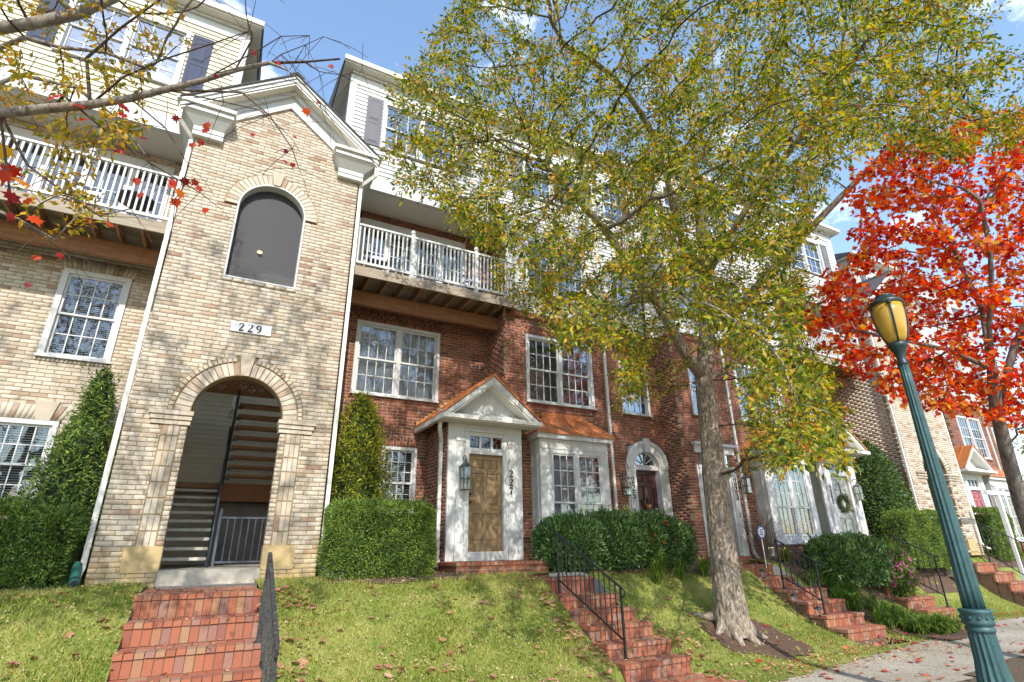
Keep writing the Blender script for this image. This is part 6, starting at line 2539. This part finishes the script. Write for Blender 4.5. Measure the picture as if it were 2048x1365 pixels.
def flaky_trunk(thing, pts, rr, mat):
    """Trunk with bark plates: a fine tube whose skin is pushed in and out by noise."""
    from mathutils import noise
    n = 64
    P, Rr = [], []
    for i in range(len(pts) - 1):
        p0, p1, p2, p3 = pts[max(i - 1, 0)], pts[i], pts[i + 1], pts[min(i + 2, len(pts) - 1)]
        m = max(2, int((p2 - p1).length / .025))
        for k in range(m):
            t = k / m
            P.append(.5 * ((2 * p1) + (p2 - p0) * t + (2 * p0 - 5 * p1 + 4 * p2 - p3) * t * t + (3 * p1 - p0 - 3 * p2 + p3) * t ** 3))
            Rr.append(rr[i] * (1 - t) + rr[i + 1] * t)
    P.append(pts[-1])
    Rr.append(rr[-1])
    V = []
    for p, r in zip(P, Rr):
        for k in range(n):
            a = 2 * math.pi * k / n
            c, s = math.cos(a), math.sin(a)
            q = Vector((c * 3.2, s * 3.2, p.z * 1.3 + 7))
            v = noise.noise(q * 1.6) * .6 + noise.noise(Vector((c * 7, s * 7, p.z * 3.2))) * .6
            plate = abs(noise.noise(Vector((c * 4.5 + 3, s * 4.5, p.z * 2.2))))
            f = r * (1 + .07 * v) - min(1, r / .15) * .022 * max(0, 1 - plate * 7)
            V.append((p.x + c * f - thing.org.x, p.y + s * f - thing.org.y, p.z - thing.org.z))
    m = len(P)
    idx = np.arange(m * n).reshape(m, n)
    F = np.stack([idx[:-1], np.roll(idx, -1, 1)[:-1], np.roll(idx, -1, 1)[1:], idx[1:]], -1).reshape(-1, 4)
    link(np_mesh('trunk', np.array(V), F, mat, True), 'trunk', thing)


# ---- the elm in the middle
def elm():
    T = TRUNK
    t = Thing('elm_tree', 'big elm with grey flaking trunk and yellow green leaves between 225 and 223', 'tree', tuple(T))
    px_tr = [(1465, 1235), (1452, 1150), (1440, 1050), (1428, 950), (1420, 850), (1410, 760), (1414, 660), (1412, 560), (1400, 450), (1388, 330), (1382, 210), (1330, 110)]
    start = []
    dep = T.y
    for i, (a, b) in enumerate(px_tr):
        p = atY(a, b, dep)
        start.append((p, i - 1))
    start[0] = (T + Vector((0, 0, -.05)), -1)
    fixed = {0: .33, 1: .26, 2: .236, 3: .224, 4: .214, 5: .206, 6: .175, 7: .135, 8: .11, 9: .09, 10: .065, 11: .04}

    def limb(root, pts, r0):
        q = root
        for j, (a, b, y) in enumerate(pts):
            start.append((atY(a, b, y), q))
            q = len(start) - 1
            fixed[q] = r0 * (1 - .75 * j / len(pts))
    limb(5, [(1375, 715, 7.9), (1345, 660, 7.8), (1310, 600, 7.6), (1265, 530, 7.4), (1205, 455, 7.3), (1140, 380, 7.2)], .12)
    limb(7, [(1380, 520, 7.7), (1350, 430, 7.4), (1330, 340, 7.1), (1290, 240, 6.9), (1220, 150, 6.7), (1130, 90, 6.6)], .085)
    def wlimb(root, pts, r0):
        q = root
        for j, p in enumerate(pts):
            start.append((Vector(p), q))
            q = len(start) - 1
            fixed[q] = r0 * (1 - .75 * j / len(pts))
    wlimb(6, [(9.4, 7.5, 4.6), (10.0, 6.8, 5.5), (10.6, 6.0, 6.4), (11.1, 5.1, 7.2), (11.5, 4.2, 7.9), (11.8, 3.3, 8.4)], .10)
    wlimb(7, [(9.1, 7.2, 6.0), (9.3, 6.2, 7.0), (9.5, 5.1, 7.8), (9.6, 4.0, 8.4)], .07)
    wlimb(5, [(9.5, 7.8, 3.6), (10.3, 7.4, 4.3), (11.2, 7.0, 4.9), (12.2, 6.6, 5.5)], .06)
    limb(9, [(1410, 230, 7.7), (1450, 130, 7.5), (1480, 30, 7.3), (1500, -80, 7.2)], .07)
    limb(8, [(1470, 360, 8.0), (1560, 260, 7.9), (1640, 170, 7.7), (1720, 60, 7.4)], .07)
    limb(7, [(1370, 480, 8.5), (1300, 400, 8.9), (1200, 330, 9.1), (1110, 270, 9.2)], .07)
    poly = [(940, -260), (890, 10), (845, 70), (810, 140), (735, 135), (750, 175), (820, 215), (775, 245), (760, 300), (790, 330), (770, 380), (850, 385), (900, 470), (960, 480), (1000, 600), (1060, 640), (1100, 640), (1120, 720), (1215, 700), (1235, 830), (1290, 800), (1320, 690), (1380, 640), (1450, 700), (1490, 860), (1560, 970), (1640, 900), (1700, 940), (1690, 800), (1640, 660), (1620, 480), (1660, 340), (1780, 300), (1880, 330), (2048, 300), (2150, 200), (2150, -260)]
    rng_lo = lambda a, b: 5.0
    rng_hi = lambda a, b: 15.5

    def field(p):
        dx, dyy = p.x - (T.x - .3), p.y - (T.y - 1.7)
        if (dx / (7.5 if dx < 0 else 4.7)) ** 2 + (dyy / 4.8) ** 2 > 1:
            return False
        if p.y > 10.4 or p.z > 11.5:
            return False
        g = math.sin(p.x * 1.7 + p.z * 1.1) * math.sin(p.z * 1.6 - p.y * 1.3 + 1) + .5 * math.sin(p.x * 3.3 - p.y * 2.1)
        return random.random() < .72 + .5 * g
    att = crown_points(poly, 7600, rng_lo, rng_hi, (700, 2150, -260, 980), field, True)
    nodes, par = grow(start, att, .24, 3.2, .27, 90, .03)
    print('ELM nodes', len(nodes))
    rad, w, kids = tree_mesh(t, nodes, par, .0045, .47, 'elm_bark', 'twig', .035, fixed, .21, True)
    foliage(t, nodes, par, w, kids, 7, 27, .078, 'elm_leaf', LEAF_DIAMOND, .80, .35, spread=.15)
    # root flare
    for k in range(7):
        a = k * 2 * math.pi / 7 + .3
        L_ = random.uniform(.35, .62)
        pts, rr = [], []
        for j in range(6):
            f = j / 5
            x, y = T.x + math.cos(a + .25 * f) * (.16 + L_ * f), T.y + math.sin(a + .25 * f) * (.16 + L_ * f)
            pts.append((x, y, lz(x, y) + .26 * (1 - f) ** 2.2 - .03))
            rr.append(.115 * (1 - f) + .025)
        MB().tube(pts, rr, 8).build('root', 'elm_bark', t, smooth=True)
    return t


elm()


def red_maple():
    base = Vector((12.1, 4.35, SWZ))
    t = Thing('maple_tree', 'flame red maple behind the street lamp at the right edge', 'tree', tuple(base))
    D = 9.45
    px = [(2075, 1100), (2040, 1000), (2012, 900), (1992, 820), (1985, 740)]
    start = [(base, -1)]
    for i, (a, b) in enumerate(px):
        start.append((ray(a, b) * D, i))
    fixed = {0: .15, 1: .13, 2: .115, 3: .105, 4: .095, 5: .08}

    def limb(root, pts, r0):
        q = root
        r0 *= .6
        for j, (a, b, d) in enumerate(pts):
            start.append((ray(a, b) * d, q))
            q = len(start) - 1
            fixed[q] = r0 * (1 - .7 * j / len(pts))
    limb(5, [(1975, 690, 9.56), (1965, 620, 9.79), (1935, 560, 10.01), (1900, 480, 10.35)], .06)
    limb(5, [(1978, 650, 9.34), (1985, 590, 9.22), (1980, 500, 9.11), (1960, 400, 9.00)], .06)
    limb(4, [(2030, 690, 9.45), (2080, 600, 9.56), (2110, 480, 9.67)], .07)
    limb(5, [(1900, 700, 9.22), (1800, 680, 9.00), (1710, 660, 9.00)], .04)
    poly = [(1620, 570), (1590, 650), (1650, 690), (1700, 750), (1780, 795), (1850, 820), (1910, 825), (1970, 860), (2200, 850), (2250, 60), (2050, 215), (1900, 240), (1800, 270), (1700, 350), (1690, 440), (1720, 500), (1660, 540)]

    def field(p):
        g = math.sin(p.x * 2.3 + p.z * 2.4) * math.sin(p.z * 3.1 - p.y * 1.9 + 1)
        return random.random() < .6 + .45 * g
    att = crown_points(poly, 3000, lambda a, b: 8.7, lambda a, b: 11.8, (1560, 2260, 50, 910), field)
    nodes, par = grow(start, att, .2, 2.4, .24, 70, 0)
    print('MAPLE nodes', len(nodes))
    rad, w, kids = tree_mesh(t, nodes, par, .0045, .46, 'maple_bark', 'twig', .03, fixed, .13)
    foliage(t, nodes, par, w, kids, 6, 9, .112, 'maple_leaf', LEAF_MAPLE, 1.0, .5, spread=.16)


red_maple()


def left_trees():
    # elm whose boughs reach in from the left edge
    base = Vector((-5.4, 4.6, float(lawn_z(-5.4, 4.6))))
    t = Thing('elm_tree', 'elm boughs with golden leaves reaching in at the upper left corner', 'tree', tuple(base))
    start = [(base, -1), (base + Vector((.1, 0, 2.2)), 0), (base + Vector((.3, .1, 4.2)), 1), (base + Vector((.6, .2, 6.0)), 2)]
    fixed = {0: .24, 1: .2, 2: .16, 3: .1}

    def limb(root, pts, r0):
        q = root
        for j, (a, b, d) in enumerate(pts):
            start.append((ray(a, b) * d, q))
            q = len(start) - 1
            fixed[q] = r0 * (1 - .8 * j / len(pts))
    limb(2, [(-150, 110, 4.4), (-20, 60, 4.5), (60, 48, 4.6), (150, 30, 4.8), (230, -5, 5.0)], .030)
    limb(2, [(-200, 170, 4.3), (-60, 120, 4.4), (50, 75, 4.5), (120, 95, 4.7), (210, 105, 4.8), (300, 140, 5.0)], .026)
    limb(2, [(-200, 300, 4.2), (-80, 200, 4.3), (40, 150, 4.5), (150, 175, 4.7), (240, 240, 4.9), (290, 310, 5.0)], .022)
    limb(1, [(-200, 420, 4.2), (-60, 400, 4.3), (40, 440, 4.4), (110, 480, 4.6)], .02)
    poly = [(-420, -250), (330, -250), (345, -20), (300, 30), (330, 70), (390, 100), (300, 120), (290, 150), (230, 160), (300, 230), (330, 265), (240, 250), (270, 330), (180, 290), (160, 360), (240, 440), (200, 470), (140, 420), (100, 330), (60, 360), (20, 300), (-60, 420), (-420, 460)]

    def field(p):
        g = math.sin(p.x * 3.1 + p.z * 2.4) * math.sin(p.z * 3.9 - p.y * 1.9 + 1)
        return random.random() < .5 + .55 * g
    att = crown_points(poly, 2300, lambda a, b: 4.0, lambda a, b: 5.8, (-420, 400, -250, 480), field)
    up = 0
    while up < 4000:
        p = Vector((random.uniform(-6.4, .3), random.uniform(1.6, 6.0), random.uniform(4.6, 10.2)))
        q = project(p)
        if q and q[0] > -30 and q[1] > -40:
            continue
        if math.sin(p.x * 2.3) * math.sin(p.z * 2.1 + p.y) < -.15:
            continue
        att.append(p)
        up += 1
    nodes, par = grow(start, att, .15, 2.4, .19, 90, .03)
    print('LEFT nodes', len(nodes))
    rad, w, kids = tree_mesh(t, nodes, par, .003, .42, 'pale_bark', 'twig', .02, fixed, .25)
    foliage(t, nodes, par, w, kids, 6, 9, .064, 'elm_leaf_gold', LEAF_DIAMOND, .8, .4, spread=.07)
    # maple with one long almost bare limb
    base = Vector((-3.6, 3.6, float(lawn_z(-3.6, 3.6))))
    t = Thing('maple_tree', 'nearly bare maple limb with a few dark red leaves crossing the upper left', 'tree', tuple(base))
    d = 4.3
    start = [(base, -1), (base + Vector((.0, 0, 2.0)), 0), (base + Vector((.1, .1, 3.2)), 1)]
    fixed = {0: .16, 1: .13, 2: .10}
    lim = [(-260, 290), (-120, 250), (0, 227), (100, 217), (180, 210), (260, 197), (330, 180), (400, 163), (470, 141), (540, 126), (610, 124), (680, 118)]
    q = 2
    ids = []
    for j, (a, b) in enumerate(lim):
        start.append((ray(a, b) * (d + .04 * j), q))
        q = len(start) - 1
        ids.append(q)
        fixed[q] = .045 * (1 - j / 12.5) + .004
    subs = [(4, [(175, 120), (240, 60), (330, -10)], .014), (3, [(130, 190), (230, 275), (300, 330), (400, 385)], .012), (8, [(500, 80), (495, 30), (490, -40)], .008), (6, [(480, 180), (540, 230), (585, 300), (600, 335)], .009), (6, [(450, 200), (520, 220), (560, 255)], .006), (9, [(575, 145), (610, 165), (640, 205), (655, 240)], .006),
            (7, [(520, 100), (560, 70), (620, 70)], .006), (2, [(60, 330), (140, 395), (200, 430), (260, 420)], .012), (2, [(30, 440), (80, 470), (130, 505)], .010), (9, [(560, 110), (610, 90), (645, 75)], .005), (5, [(330, 260), (380, 330), (350, 400)], .007), (10, [(640, 140), (690, 155), (720, 140)], .004), (4, [(250, 150), (330, 120), (420, 90), (500, 60)], .010)]
    tips = []
    for root, pts, r0 in subs:
        q = ids[root]
        for j, (a, b) in enumerate(pts):
            start.append((ray(a + random.uniform(-5, 5), b + random.uniform(-5, 5)) * (d + .04 * root + .06 * j * random.choice((-1, 1))), q))
            q = len(start) - 1
            fixed[q] = r0 * (1 - .75 * j / len(pts))
            tips.append(q)
        # side twigs
    nb = len(start)
    for i in list(tips):
        for k in range(3):
            a = start[i][0] + Vector((random.uniform(-.22, .22), random.uniform(-.15, .15), random.uniform(-.20, .16)))
            start.append((a, i))
            fixed[len(start) - 1] = .0025
            b = a + (a - start[i][0]) * .6 + Vector((0, 0, -.04))
            start.append((b, len(start) - 1))
            fixed[len(start) - 1] = .0018
    nodes = [Vector(p) for p, _ in start]
    par = [p for _, p in start]
    rad, w, kids = tree_mesh(t, nodes, par, .002, .3, 'pale_bark', 'twig', .02, fixed, .2)
    # single large leaves along the limb, each its own piece
    lm = {}
    for nm, mt in (('a', 'maple_leaf_dark'), ('b', 'maple_leaf')):
        tv, tf = LEAF_MAPLE
        lm[nm] = np_mesh('leaf', tv, tf, mt)
    spots = [(112, 190, 'b', .15), (158, 210, 'b', .13), (232, 298, 'a', .07), (240, 300, 'a', .06), (350, 230, 'a', .07), (255, 215, 'b', .11), (290, 275, 'a', .07), (275, 355, 'a', .08), (280, 385, 'a', .08), (510, 103, 'a', .06), (560, 125, 'a', .06), (660, 128, 'a', .06), (625, 160, 'a', .06), (682, 160, 'a', .05), (612, 215, 'b', .08), (640, 202, 'a', .05), (640, 216, 'a', .04), (525, 225, 'a', .06), (503, 265, 'a', .05), (503, 285, 'a', .05), (590, 272, 'a', .05), (575, 300, 'a', .05), (592, 305, 'a', .04), (570, 320, 'a', .06), (586, 325, 'a', .06), (15, 290, 'b', .16), (30, 330, 'b', .16), (45, 360, 'b', .15), (10, 340, 'a', .14), (30, 385, 'a', .15), (55, 395, 'b', .14), (65, 430, 'b', .13), (25, 425, 'a', .10), (60, 565, 'a', .07), (75, 510, 'a', .08), (120, 505, 'a', .07), (410, 245, 'a', .08), (415, 255, 'a', .08), (385, 285, 'a', .08), (405, 280, 'a', .07), (350, 360, 'b', .09), (365, 380, 'b', .10), (350, 395, 'b', .10), (372, 355, 'a', .09), (340, 370, 'a', .08), (395, 360, 'a', .08), (410, 415, 'b', .07), (220, 445, 'a', .08), (185, 440, 'a', .08), (398, 372, 'a', .07), (435, 150, 'a', .05), (250, 118, 'a', .05), (230, 255, 'b', .10), (245, 225, 'b', .09), (170, 240, 'b', .10), (160, 150, 'a', .06)]
    tw = t.o
    for a, b, nm, s in spots:
        p = ray(a, b) * (d + random.uniform(-.1, .35))
        o = link(lm[nm], 'leaf', t, None, p - t.org)
        o.scale = (s, s, s)
        o.rotation_euler = (random.uniform(-2.6, -.9), random.uniform(-.6, .6), random.uniform(-.6, .8))


left_trees()


def far_tree():
    base = Vector((37, 10.5, -1))
    t = Thing('green_tree', 'small yellow green tree beyond the far right houses', 'tree', tuple(base))
    start = [(base, -1), (base + Vector((0, 0, 1.8)), 0), (base + Vector((.1, 0, 3.0)), 1)]
    att = []
    while len(att) < 260:
        p = Vector((random.gauss(0, 1.5), random.gauss(0, 1.5), random.gauss(0, 1.5)))
        if p.length < 3:
            att.append(base + Vector((0, 0, 4.6)) + p)
    nodes, par = grow(start, att, .4, 3, .5, 40, 0)
    rad, w, kids = tree_mesh(t, nodes, par, .008, .45, 'maple_bark', 'twig', .05, {0: .15, 1: .12}, .2)
    foliage(t, nodes, par, w, kids, 5, 12, .2, 'yellow_leaf', LEAF_DIAMOND, .8, .3, spread=.3)


far_tree()

# ================================================================ street lamp
def street_lamp():
    L = Vector((8.37, 3.78, -1.83))
    t = Thing('street_lamp', 'green fluted street lamp with an amber lantern on the right', 'street lamp', tuple(L))
    N = 128
    b = MB().lathe(L, [(.25, 0), (.25, .05), (.235, .07), (.22, .10), (.18, .30), (.15, .52), (.14, .72), (.135, .84)], N, (16, .10, .09, .85)).build('base', 'lamp_green', t, smooth=True)
    MB().lathe(L, [(.145, .835), (.150, .85), (.150, .875), (.140, .885), (.138, .90), (.162, .915), (.166, .94), (.160, .955), (.160, 1.035), (.170, 1.045), (.172, 1.065), (.160, 1.08), (.12, 1.085)], 48).build('collar', 'lamp_green', t, smooth=True)
    s = [(.118 - .056 * i / 12, 1.08 + 3.13 * i / 12) for i in range(13)]
    MB().lathe(L, s, N, (12, .13, 0, 9)).build('shaft', 'lamp_green', t, smooth=True)
    MB().lathe(L, [(.058, 4.200), (.068, 4.211), (.068, 4.244), (.06, 4.255), (.058, 4.310), (.075, 4.398), (.11, 4.464), (.118, 4.486), (.12, 4.530), (.10, 4.541)], 32).build('neck', 'lamp_dark', t, smooth=True)
    g = MB().lathe(L, [(.10, 4.535), (.135, 4.61), (.165, 4.72), (.188, 4.86), (.198, 5.0), (.195, 5.14)], 32).build('lantern_globe', 'amber_globe', t, smooth=True)
    c = MB().lathe(L, [(.212, 5.135), (.218, 5.155), (.212, 5.18), (.19, 5.19), (.165, 5.215), (.135, 5.25), (.118, 5.262), (.122, 5.272), (.118, 5.285), (.07, 5.30), (.03, 5.305), (.026, 5.325), (.0, 5.335)], 32).build('lantern_cap', 'lamp_dark', t, smooth=True)
    for o in (b, c):
        auto_smooth(o, 50)
    for k in range(4):
        a = math.pi / 4 + k * math.pi / 2 - .15
        pts = [(L.x + r * math.cos(a), L.y + r * math.sin(a), L.z + z) for r, z in ((.115, 4.530), (.15, 4.618), (.182, 4.728), (.204, 4.860), (.212, 4.992), (.215, 5.113), (.20, 5.157))]
        MB().tube(pts, .012, 6).build('strap', 'lamp_dark', t, smooth=True)
        MB().lathe((L.x + .207 * math.cos(a), L.y + .207 * math.sin(a), L.z + 5.124), [(.028, -.03), (.032, 0), (.028, .03)], 8).build('strap_clip', 'lamp_dark', t)
    for k in range(12):
        a = k * math.pi / 6
        x, y = L.x + .161 * math.cos(a), L.y + .161 * math.sin(a)
        MB().lathe((x, y, L.z + .99), [(.0, -.02), (.014, -.014), (.018, 0), (.014, .014), (.0, .02)], 8).build('boss', 'lamp_green', t, smooth=True)


street_lamp()

# ================================================================ door lanterns, wreath, basket, signs
lantern('wall_lantern', 'verdigris lantern on the white board left of door 227', pc227 - .57, POR - .003, 1.60, 1.15)
lantern('wall_lantern', 'small dark lantern on the brick left of the 225 door', dc225 - .88, BUMP - .003, 1.62, 1.0)
lantern('wall_lantern', 'dark lantern on the brick right of door 223', dc223 + .95, BUMP - .733, 1.72, 1.0)
lantern('wall_lantern', 'lantern on the white board right of the sage door 221', pc221 + .62, POR - .733, 1.62, 1.0)


def wreath(label, x, y, z, R_, mat):
    t = Thing('wreath', label, 'wreath', (x, y, z))
    n = 900
    th = RNG.random(n) * 2 * np.pi
    ph = RNG.random(n) * 2 * np.pi
    r = .065
    c = np.stack([np.cos(th), np.zeros(n), np.sin(th)], 1)
    P = np.array([x, y - .06, z]) + c * R_ + (c * np.cos(ph)[:, None] + np.array([0, -1, 0]) * np.sin(ph)[:, None]) * r * RNG.uniform(.4, 1, (n, 1))
    tan = np.stack([-np.sin(th), np.zeros(n), np.cos(th)], 1)
    leaves('foliage', P, tan + rand_dirs(n) * .8 + c * .3, rand_dirs(n) + np.array([0, -1, 0]), .065, .5, LEAF_DIAMOND, mat, t)
    m = MB()
    m.tube([(x + R_ * math.cos(a), y - .06, z + R_ * math.sin(a)) for a in np.linspace(0, 2 * math.pi, 25)], .03, 6)
    m.build('ring', 'twig', t)
    MB().box(x - .012, x + .012, y - .03, y - .015, z + R_, z + .62).build('hanger', 'black_metal', t)


wreath('round green wreath hung on the sage door 221', pc221, POR - .73 + .045, 1.18, .21, 'wreath_leaf')


def basket():
    x, y, z = dc225, BUMP + .155, 1.05
    t = Thing('door_basket', 'small hanging basket of flowers on the dark 225 door', 'door basket', (x, y, z))
    MB().lathe((x, y - .06, z), [(.03, -.10), (.08, -.06), (.11, .0), (.11, .01)], 12).build('pot', 'terracotta', t)
    n = 300
    d = rand_dirs(n)
    P = np.array([x, y - .06, z + .08]) + d * np.array([.13, .06, .12]) * RNG.uniform(.5, 1, (n, 1))
    leaves('foliage', P, d + np.array([0, -.3, .3]), rand_dirs(n), .05, .6, LEAF_DIAMOND, 'wreath_leaf', t)
    for k in range(14):
        p = np.array([x, y - .1, z + .06]) + np.array([random.uniform(-.13, .13), random.uniform(-.03, 0), random.uniform(-.04, .16)])
        leaves('flower', np.tile(p, (6, 1)), rand_dirs(6), rand_dirs(6), .03, .8, LEAF_DIAMOND, 'red_petal' if k % 3 else 'pink_petal', t)
    MB().tube([(x - .1, y - .05, z), (x, y - .02, z + .42), (x + .1, y - .05, z)], .004, 5).build('hanger', 'plastic_white', t)


basket()


def yard_sign():
    p = atY(1522, 1065, 9.75)
    x, y, z = p
    g = lz(x, y)
    t = Thing('yard_sign', 'blue and white octagonal alarm sign on a stake by the 223 steps', 'yard sign', (x, y, g))
    MB().box(x - .012, x + .012, y + .006, y + .02, g - .05, z - .02).build('stake', 'gutter_metal', t)
    pts = [(x + .155 * math.cos(a), z + .17 * math.sin(a)) for a in [math.pi / 8 + k * math.pi / 4 for k in range(8)]]
    b = MB().prism_y(pts, y - .006, y + .005).build('panel', 'sign_blue', t)
    pts = [(x + .115 * math.cos(a), z + .125 * math.sin(a)) for a in [math.pi / 8 + k * math.pi / 4 for k in range(8)]]
    MB().prism_y(pts, y - .009, y - .0065).build('panel_inset', 'sign_white', t, b)
    m = MB()
    m.tube([(x + .045 * math.cos(a), y - .012, z + .02 + .045 * math.sin(a)) for a in np.linspace(0, 2 * math.pi, 13)], .010, 5)
    m.box(x - .07, x + .07, y - .013, y - .010, z - .065, z - .045)
    m.build('emblem', 'sign_blue', t, b)


yard_sign()


def post_sign():
    x, y = 23.2, 8.85
    g = lz(x, y)
    t = Thing('sign_post', 'white wooden sign post with a cross arm beside the maple trunk', 'sign post', (x, y, g))
    zt = atY(1988, 975, y).z + .05
    MB().box(x - .06, x + .06, y - .06, y + .06, g - .1, zt).build('post', 'sign_white', t)
    MB().lathe((x, y, zt), [(.085, 0), (.085, .03), (.0, .10)], 4).build('post_cap', 'sign_white', t)
    MB().box(x - .75, x + 1.15, y - .045, y + .045, zt - .30, zt - .18).build('arm', 'sign_white', t)


post_sign()


def path_light(label, x, y):
    g = lz(x, y)
    t = Thing('path_light', label, 'path light', (x, y, g), 'small black path lights by the 223 steps')
    MB().tube([(x, y, g - .05), (x, y, g + .26)], .010, 6).build('stake', 'black_metal', t)
    MB().lathe((x, y, g), [(.028, .26), (.05, .36), (.05, .37)], 10).build('lens', 'lantern_glass', t)
    MB().lathe((x, y, g), [(.055, .37), (.085, .38), (.08, .395), (.04, .42), (.012, .44), (.0, .445)], 12).build('hood', 'black_metal', t)
    MB().lathe((x, y, g), [(.03, .24), (.032, .26), (.02, .265)], 10).build('collar', 'black_metal', t)


for lab, X_, Y_ in (('topmost small path light beside the 223 steps', 11.2, 9.0), ('middle path light under the 223 railing', 11.25, 8.35), ('lowest path light, in front of the 223 railing foot', 11.25, 7.85)):
    path_light(lab, X_, Y_)


def pot():
    x, y = 26.6, 9.9
    g = lz(x, y)
    t = Thing('flower_pot', 'orange terracotta pot by the far steps', 'flower pot', (x, y, g))
    MB().lathe((x, y, g), [(.14, 0), (.2, .3), (.22, .31), (.22, .36), (.18, .36)], 16).build('pot', 'terracotta', t)
    n = 200
    d = rand_dirs(n)
    leaves('foliage', np.array([x, y, g + .5]) + d * .25, d, rand_dirs(n), .1, .5, LEAF_DIAMOND, 'camellia_leaf', t)


pot()


# splash block and drain at the tower downspouts
def drain():
    x, y = TX - 1.78, TOW - .28
    g = lz(x, y)
    t = Thing('drain_pipe', 'green corrugated drain pipe at the foot of the left tower downspout', 'drain pipe', (x, y, g))
    n = 26
    pts, rr = [], []
    for i in range(n):
        f = i / (n - 1)
        pts.append((x + .02 + .10 * f, y + .22 - .50 * f, g + .30 - .24 * math.sin(f * math.pi / 2)))
        rr.append(.068 if i % 2 else .056)
    MB().tube(pts, rr, 14).build('pipe', 'drain_green', t, smooth=True)
    MB().tube([(pts[-1][0], pts[-1][1] - .001, pts[-1][2]), (pts[-1][0] + .004, pts[-1][1] - .012, pts[-1][2] - .002)], .045, 12).build('pipe_mouth', 'black_metal', t)


drain()


def splash(label, x, y):
    g = lz(x, y)
    t = Thing('splash_block', label, 'splash block', (x, y, g), 'concrete splash blocks under downspouts')
    MB().hexa([(x - .13, y - .5, g - .02), (x + .13, y - .5, g - .02), (x + .10, y, g - .02), (x - .10, y, g - .02), (x - .13, y - .5, g + .04), (x + .13, y - .5, g + .04), (x + .10, y, g + .09), (x - .10, y, g + .09)]).build('block', 'concrete', t)
    for s in (-1, 1):
        MB().bar((x + s * .12, y - .5, g + .06), (x + s * .09, y, g + .11), .03, .05).build('edge', 'concrete', t)


splash('pale splash block at the corner of the 219 tower', 20.1, 9.5)
splash('splash block under the right downspout of the 229 tower', 1.98, 10.5)


# balcony furniture
def lounge(label, x, y, z, navy=True):
    t = Thing('balcony_chair', label, 'chair', (x, y, z))
    f = MB()
    for s in (-1, 1):
        f.tube([(x + s * .26, y - .35, z), (x + s * .26, y + .1, z + .45), (x + s * .26, y + .30, z + .95)], .013, 6)
        f.tube([(x + s * .26, y + .35, z), (x + s * .26, y - .25, z + .45)], .013, 6)
        f.tube([(x + s * .28, y - .30, z + .62), (x + s * .28, y + .18, z + .62)], .016, 6)
    f.build('frame', 'gutter_metal', t)
    for k in range(5):
        a, b = k / 5, (k + 1) / 5
        MB().hexa([(x - .25, y + .1 + .2 * a, z + .45 + .5 * a), (x + .25, y + .1 + .2 * a, z + .45 + .5 * a), (x + .25, y + .1 + .2 * b, z + .45 + .5 * b), (x - .25, y + .1 + .2 * b, z + .45 + .5 * b),
                   (x - .25, y + .13 + .2 * a, z + .45 + .5 * a), (x + .25, y + .13 + .2 * a, z + .45 + .5 * a), (x + .25, y + .13 + .2 * b, z + .45 + .5 * b), (x - .25, y + .13 + .2 * b, z + .45 + .5 * b)]).build('back_stripe', 'fabric_navy' if k % 2 == 0 else 'fabric_white', t)
    MB().box(x - .25, x + .25, y - .28, y + .12, z + .43, z + .46).build('seat', 'fabric_navy' if navy else 'black_metal', t)


lounge('folding chair with navy and white stripes on the 227 balcony', 2.55, 11.75, 6.066)
lounge('dark chair at the right end of the 227 balcony', 5.25, 11.8, 6.066, False)


def bistro(x, y, z):
    t = Thing('balcony_table', 'dark round table on the left house balcony', 'table', (x, y, z))
    MB().lathe((x, y, z), [(.35, .68), (.36, .70), (.35, .72)], 20).build('top', 'black_metal', t)
    for k in range(3):
        a = k * 2.1
        MB().tube([(x + .3 * math.cos(a), y + .3 * math.sin(a), z), (x + .05 * math.cos(a), y + .05 * math.sin(a), z + .35), (x + .25 * math.cos(a), y + .25 * math.sin(a), z + .68)], .012, 6).build('leg', 'black_metal', t)


bistro(-2.4, 11.75, 6.066)
lounge('dark purple chair on the left house balcony beside the tower', -3.3, 11.75, 6.066)


# ================================================================ bare trees across the street (seen in the window glass)
def street_tree(label, x, y, h, s):
    base = Vector((x, y, -1.95))
    t = Thing('street_tree', label, 'tree', tuple(base), 'half bare trees across the street')
    rn = random.Random(s)
    start = [(base, -1), (base + Vector((0, 0, h * .18)), 0), (base + Vector((.1, .1, h * .32)), 1)]
    att = []
    while len(att) < 330:
        p = Vector((rn.uniform(-1, 1), rn.uniform(-1, 1), rn.uniform(-1, 1)))
        if p.length < 1:
            att.append(base + Vector((p.x * h * .36, p.y * h * .3, h * .62 + p.z * h * .38)))
    nodes, par = grow(start, att, .55, 6, .7, 40, 0)
    rad, w, kids = tree_mesh(t, nodes, par, .014, .48, 'maple_bark', 'twig', .12, {0: .3, 1: .25, 2: .2}, .3)
    foliage(t, nodes, par, w, kids, 3, 5, .22, 'elm_leaf_gold', LEAF_DIAMOND, .8, .3, spread=.5)


for i, (x, y, h) in enumerate([(-22, -24, 14), (-12, -26, 15), (-3, -24, 13), (6, -26, 15), (15, -25, 14), (25, -27, 15)]):
    street_tree(['half bare tree across the street, first from the left', 'half bare tree across the street, second from the left', 'half bare tree across the street, third from the left', 'half bare tree across the street, third from the right', 'half bare tree across the street, second from the right', 'half bare tree across the street, first from the right'][i], x, y, h, i)
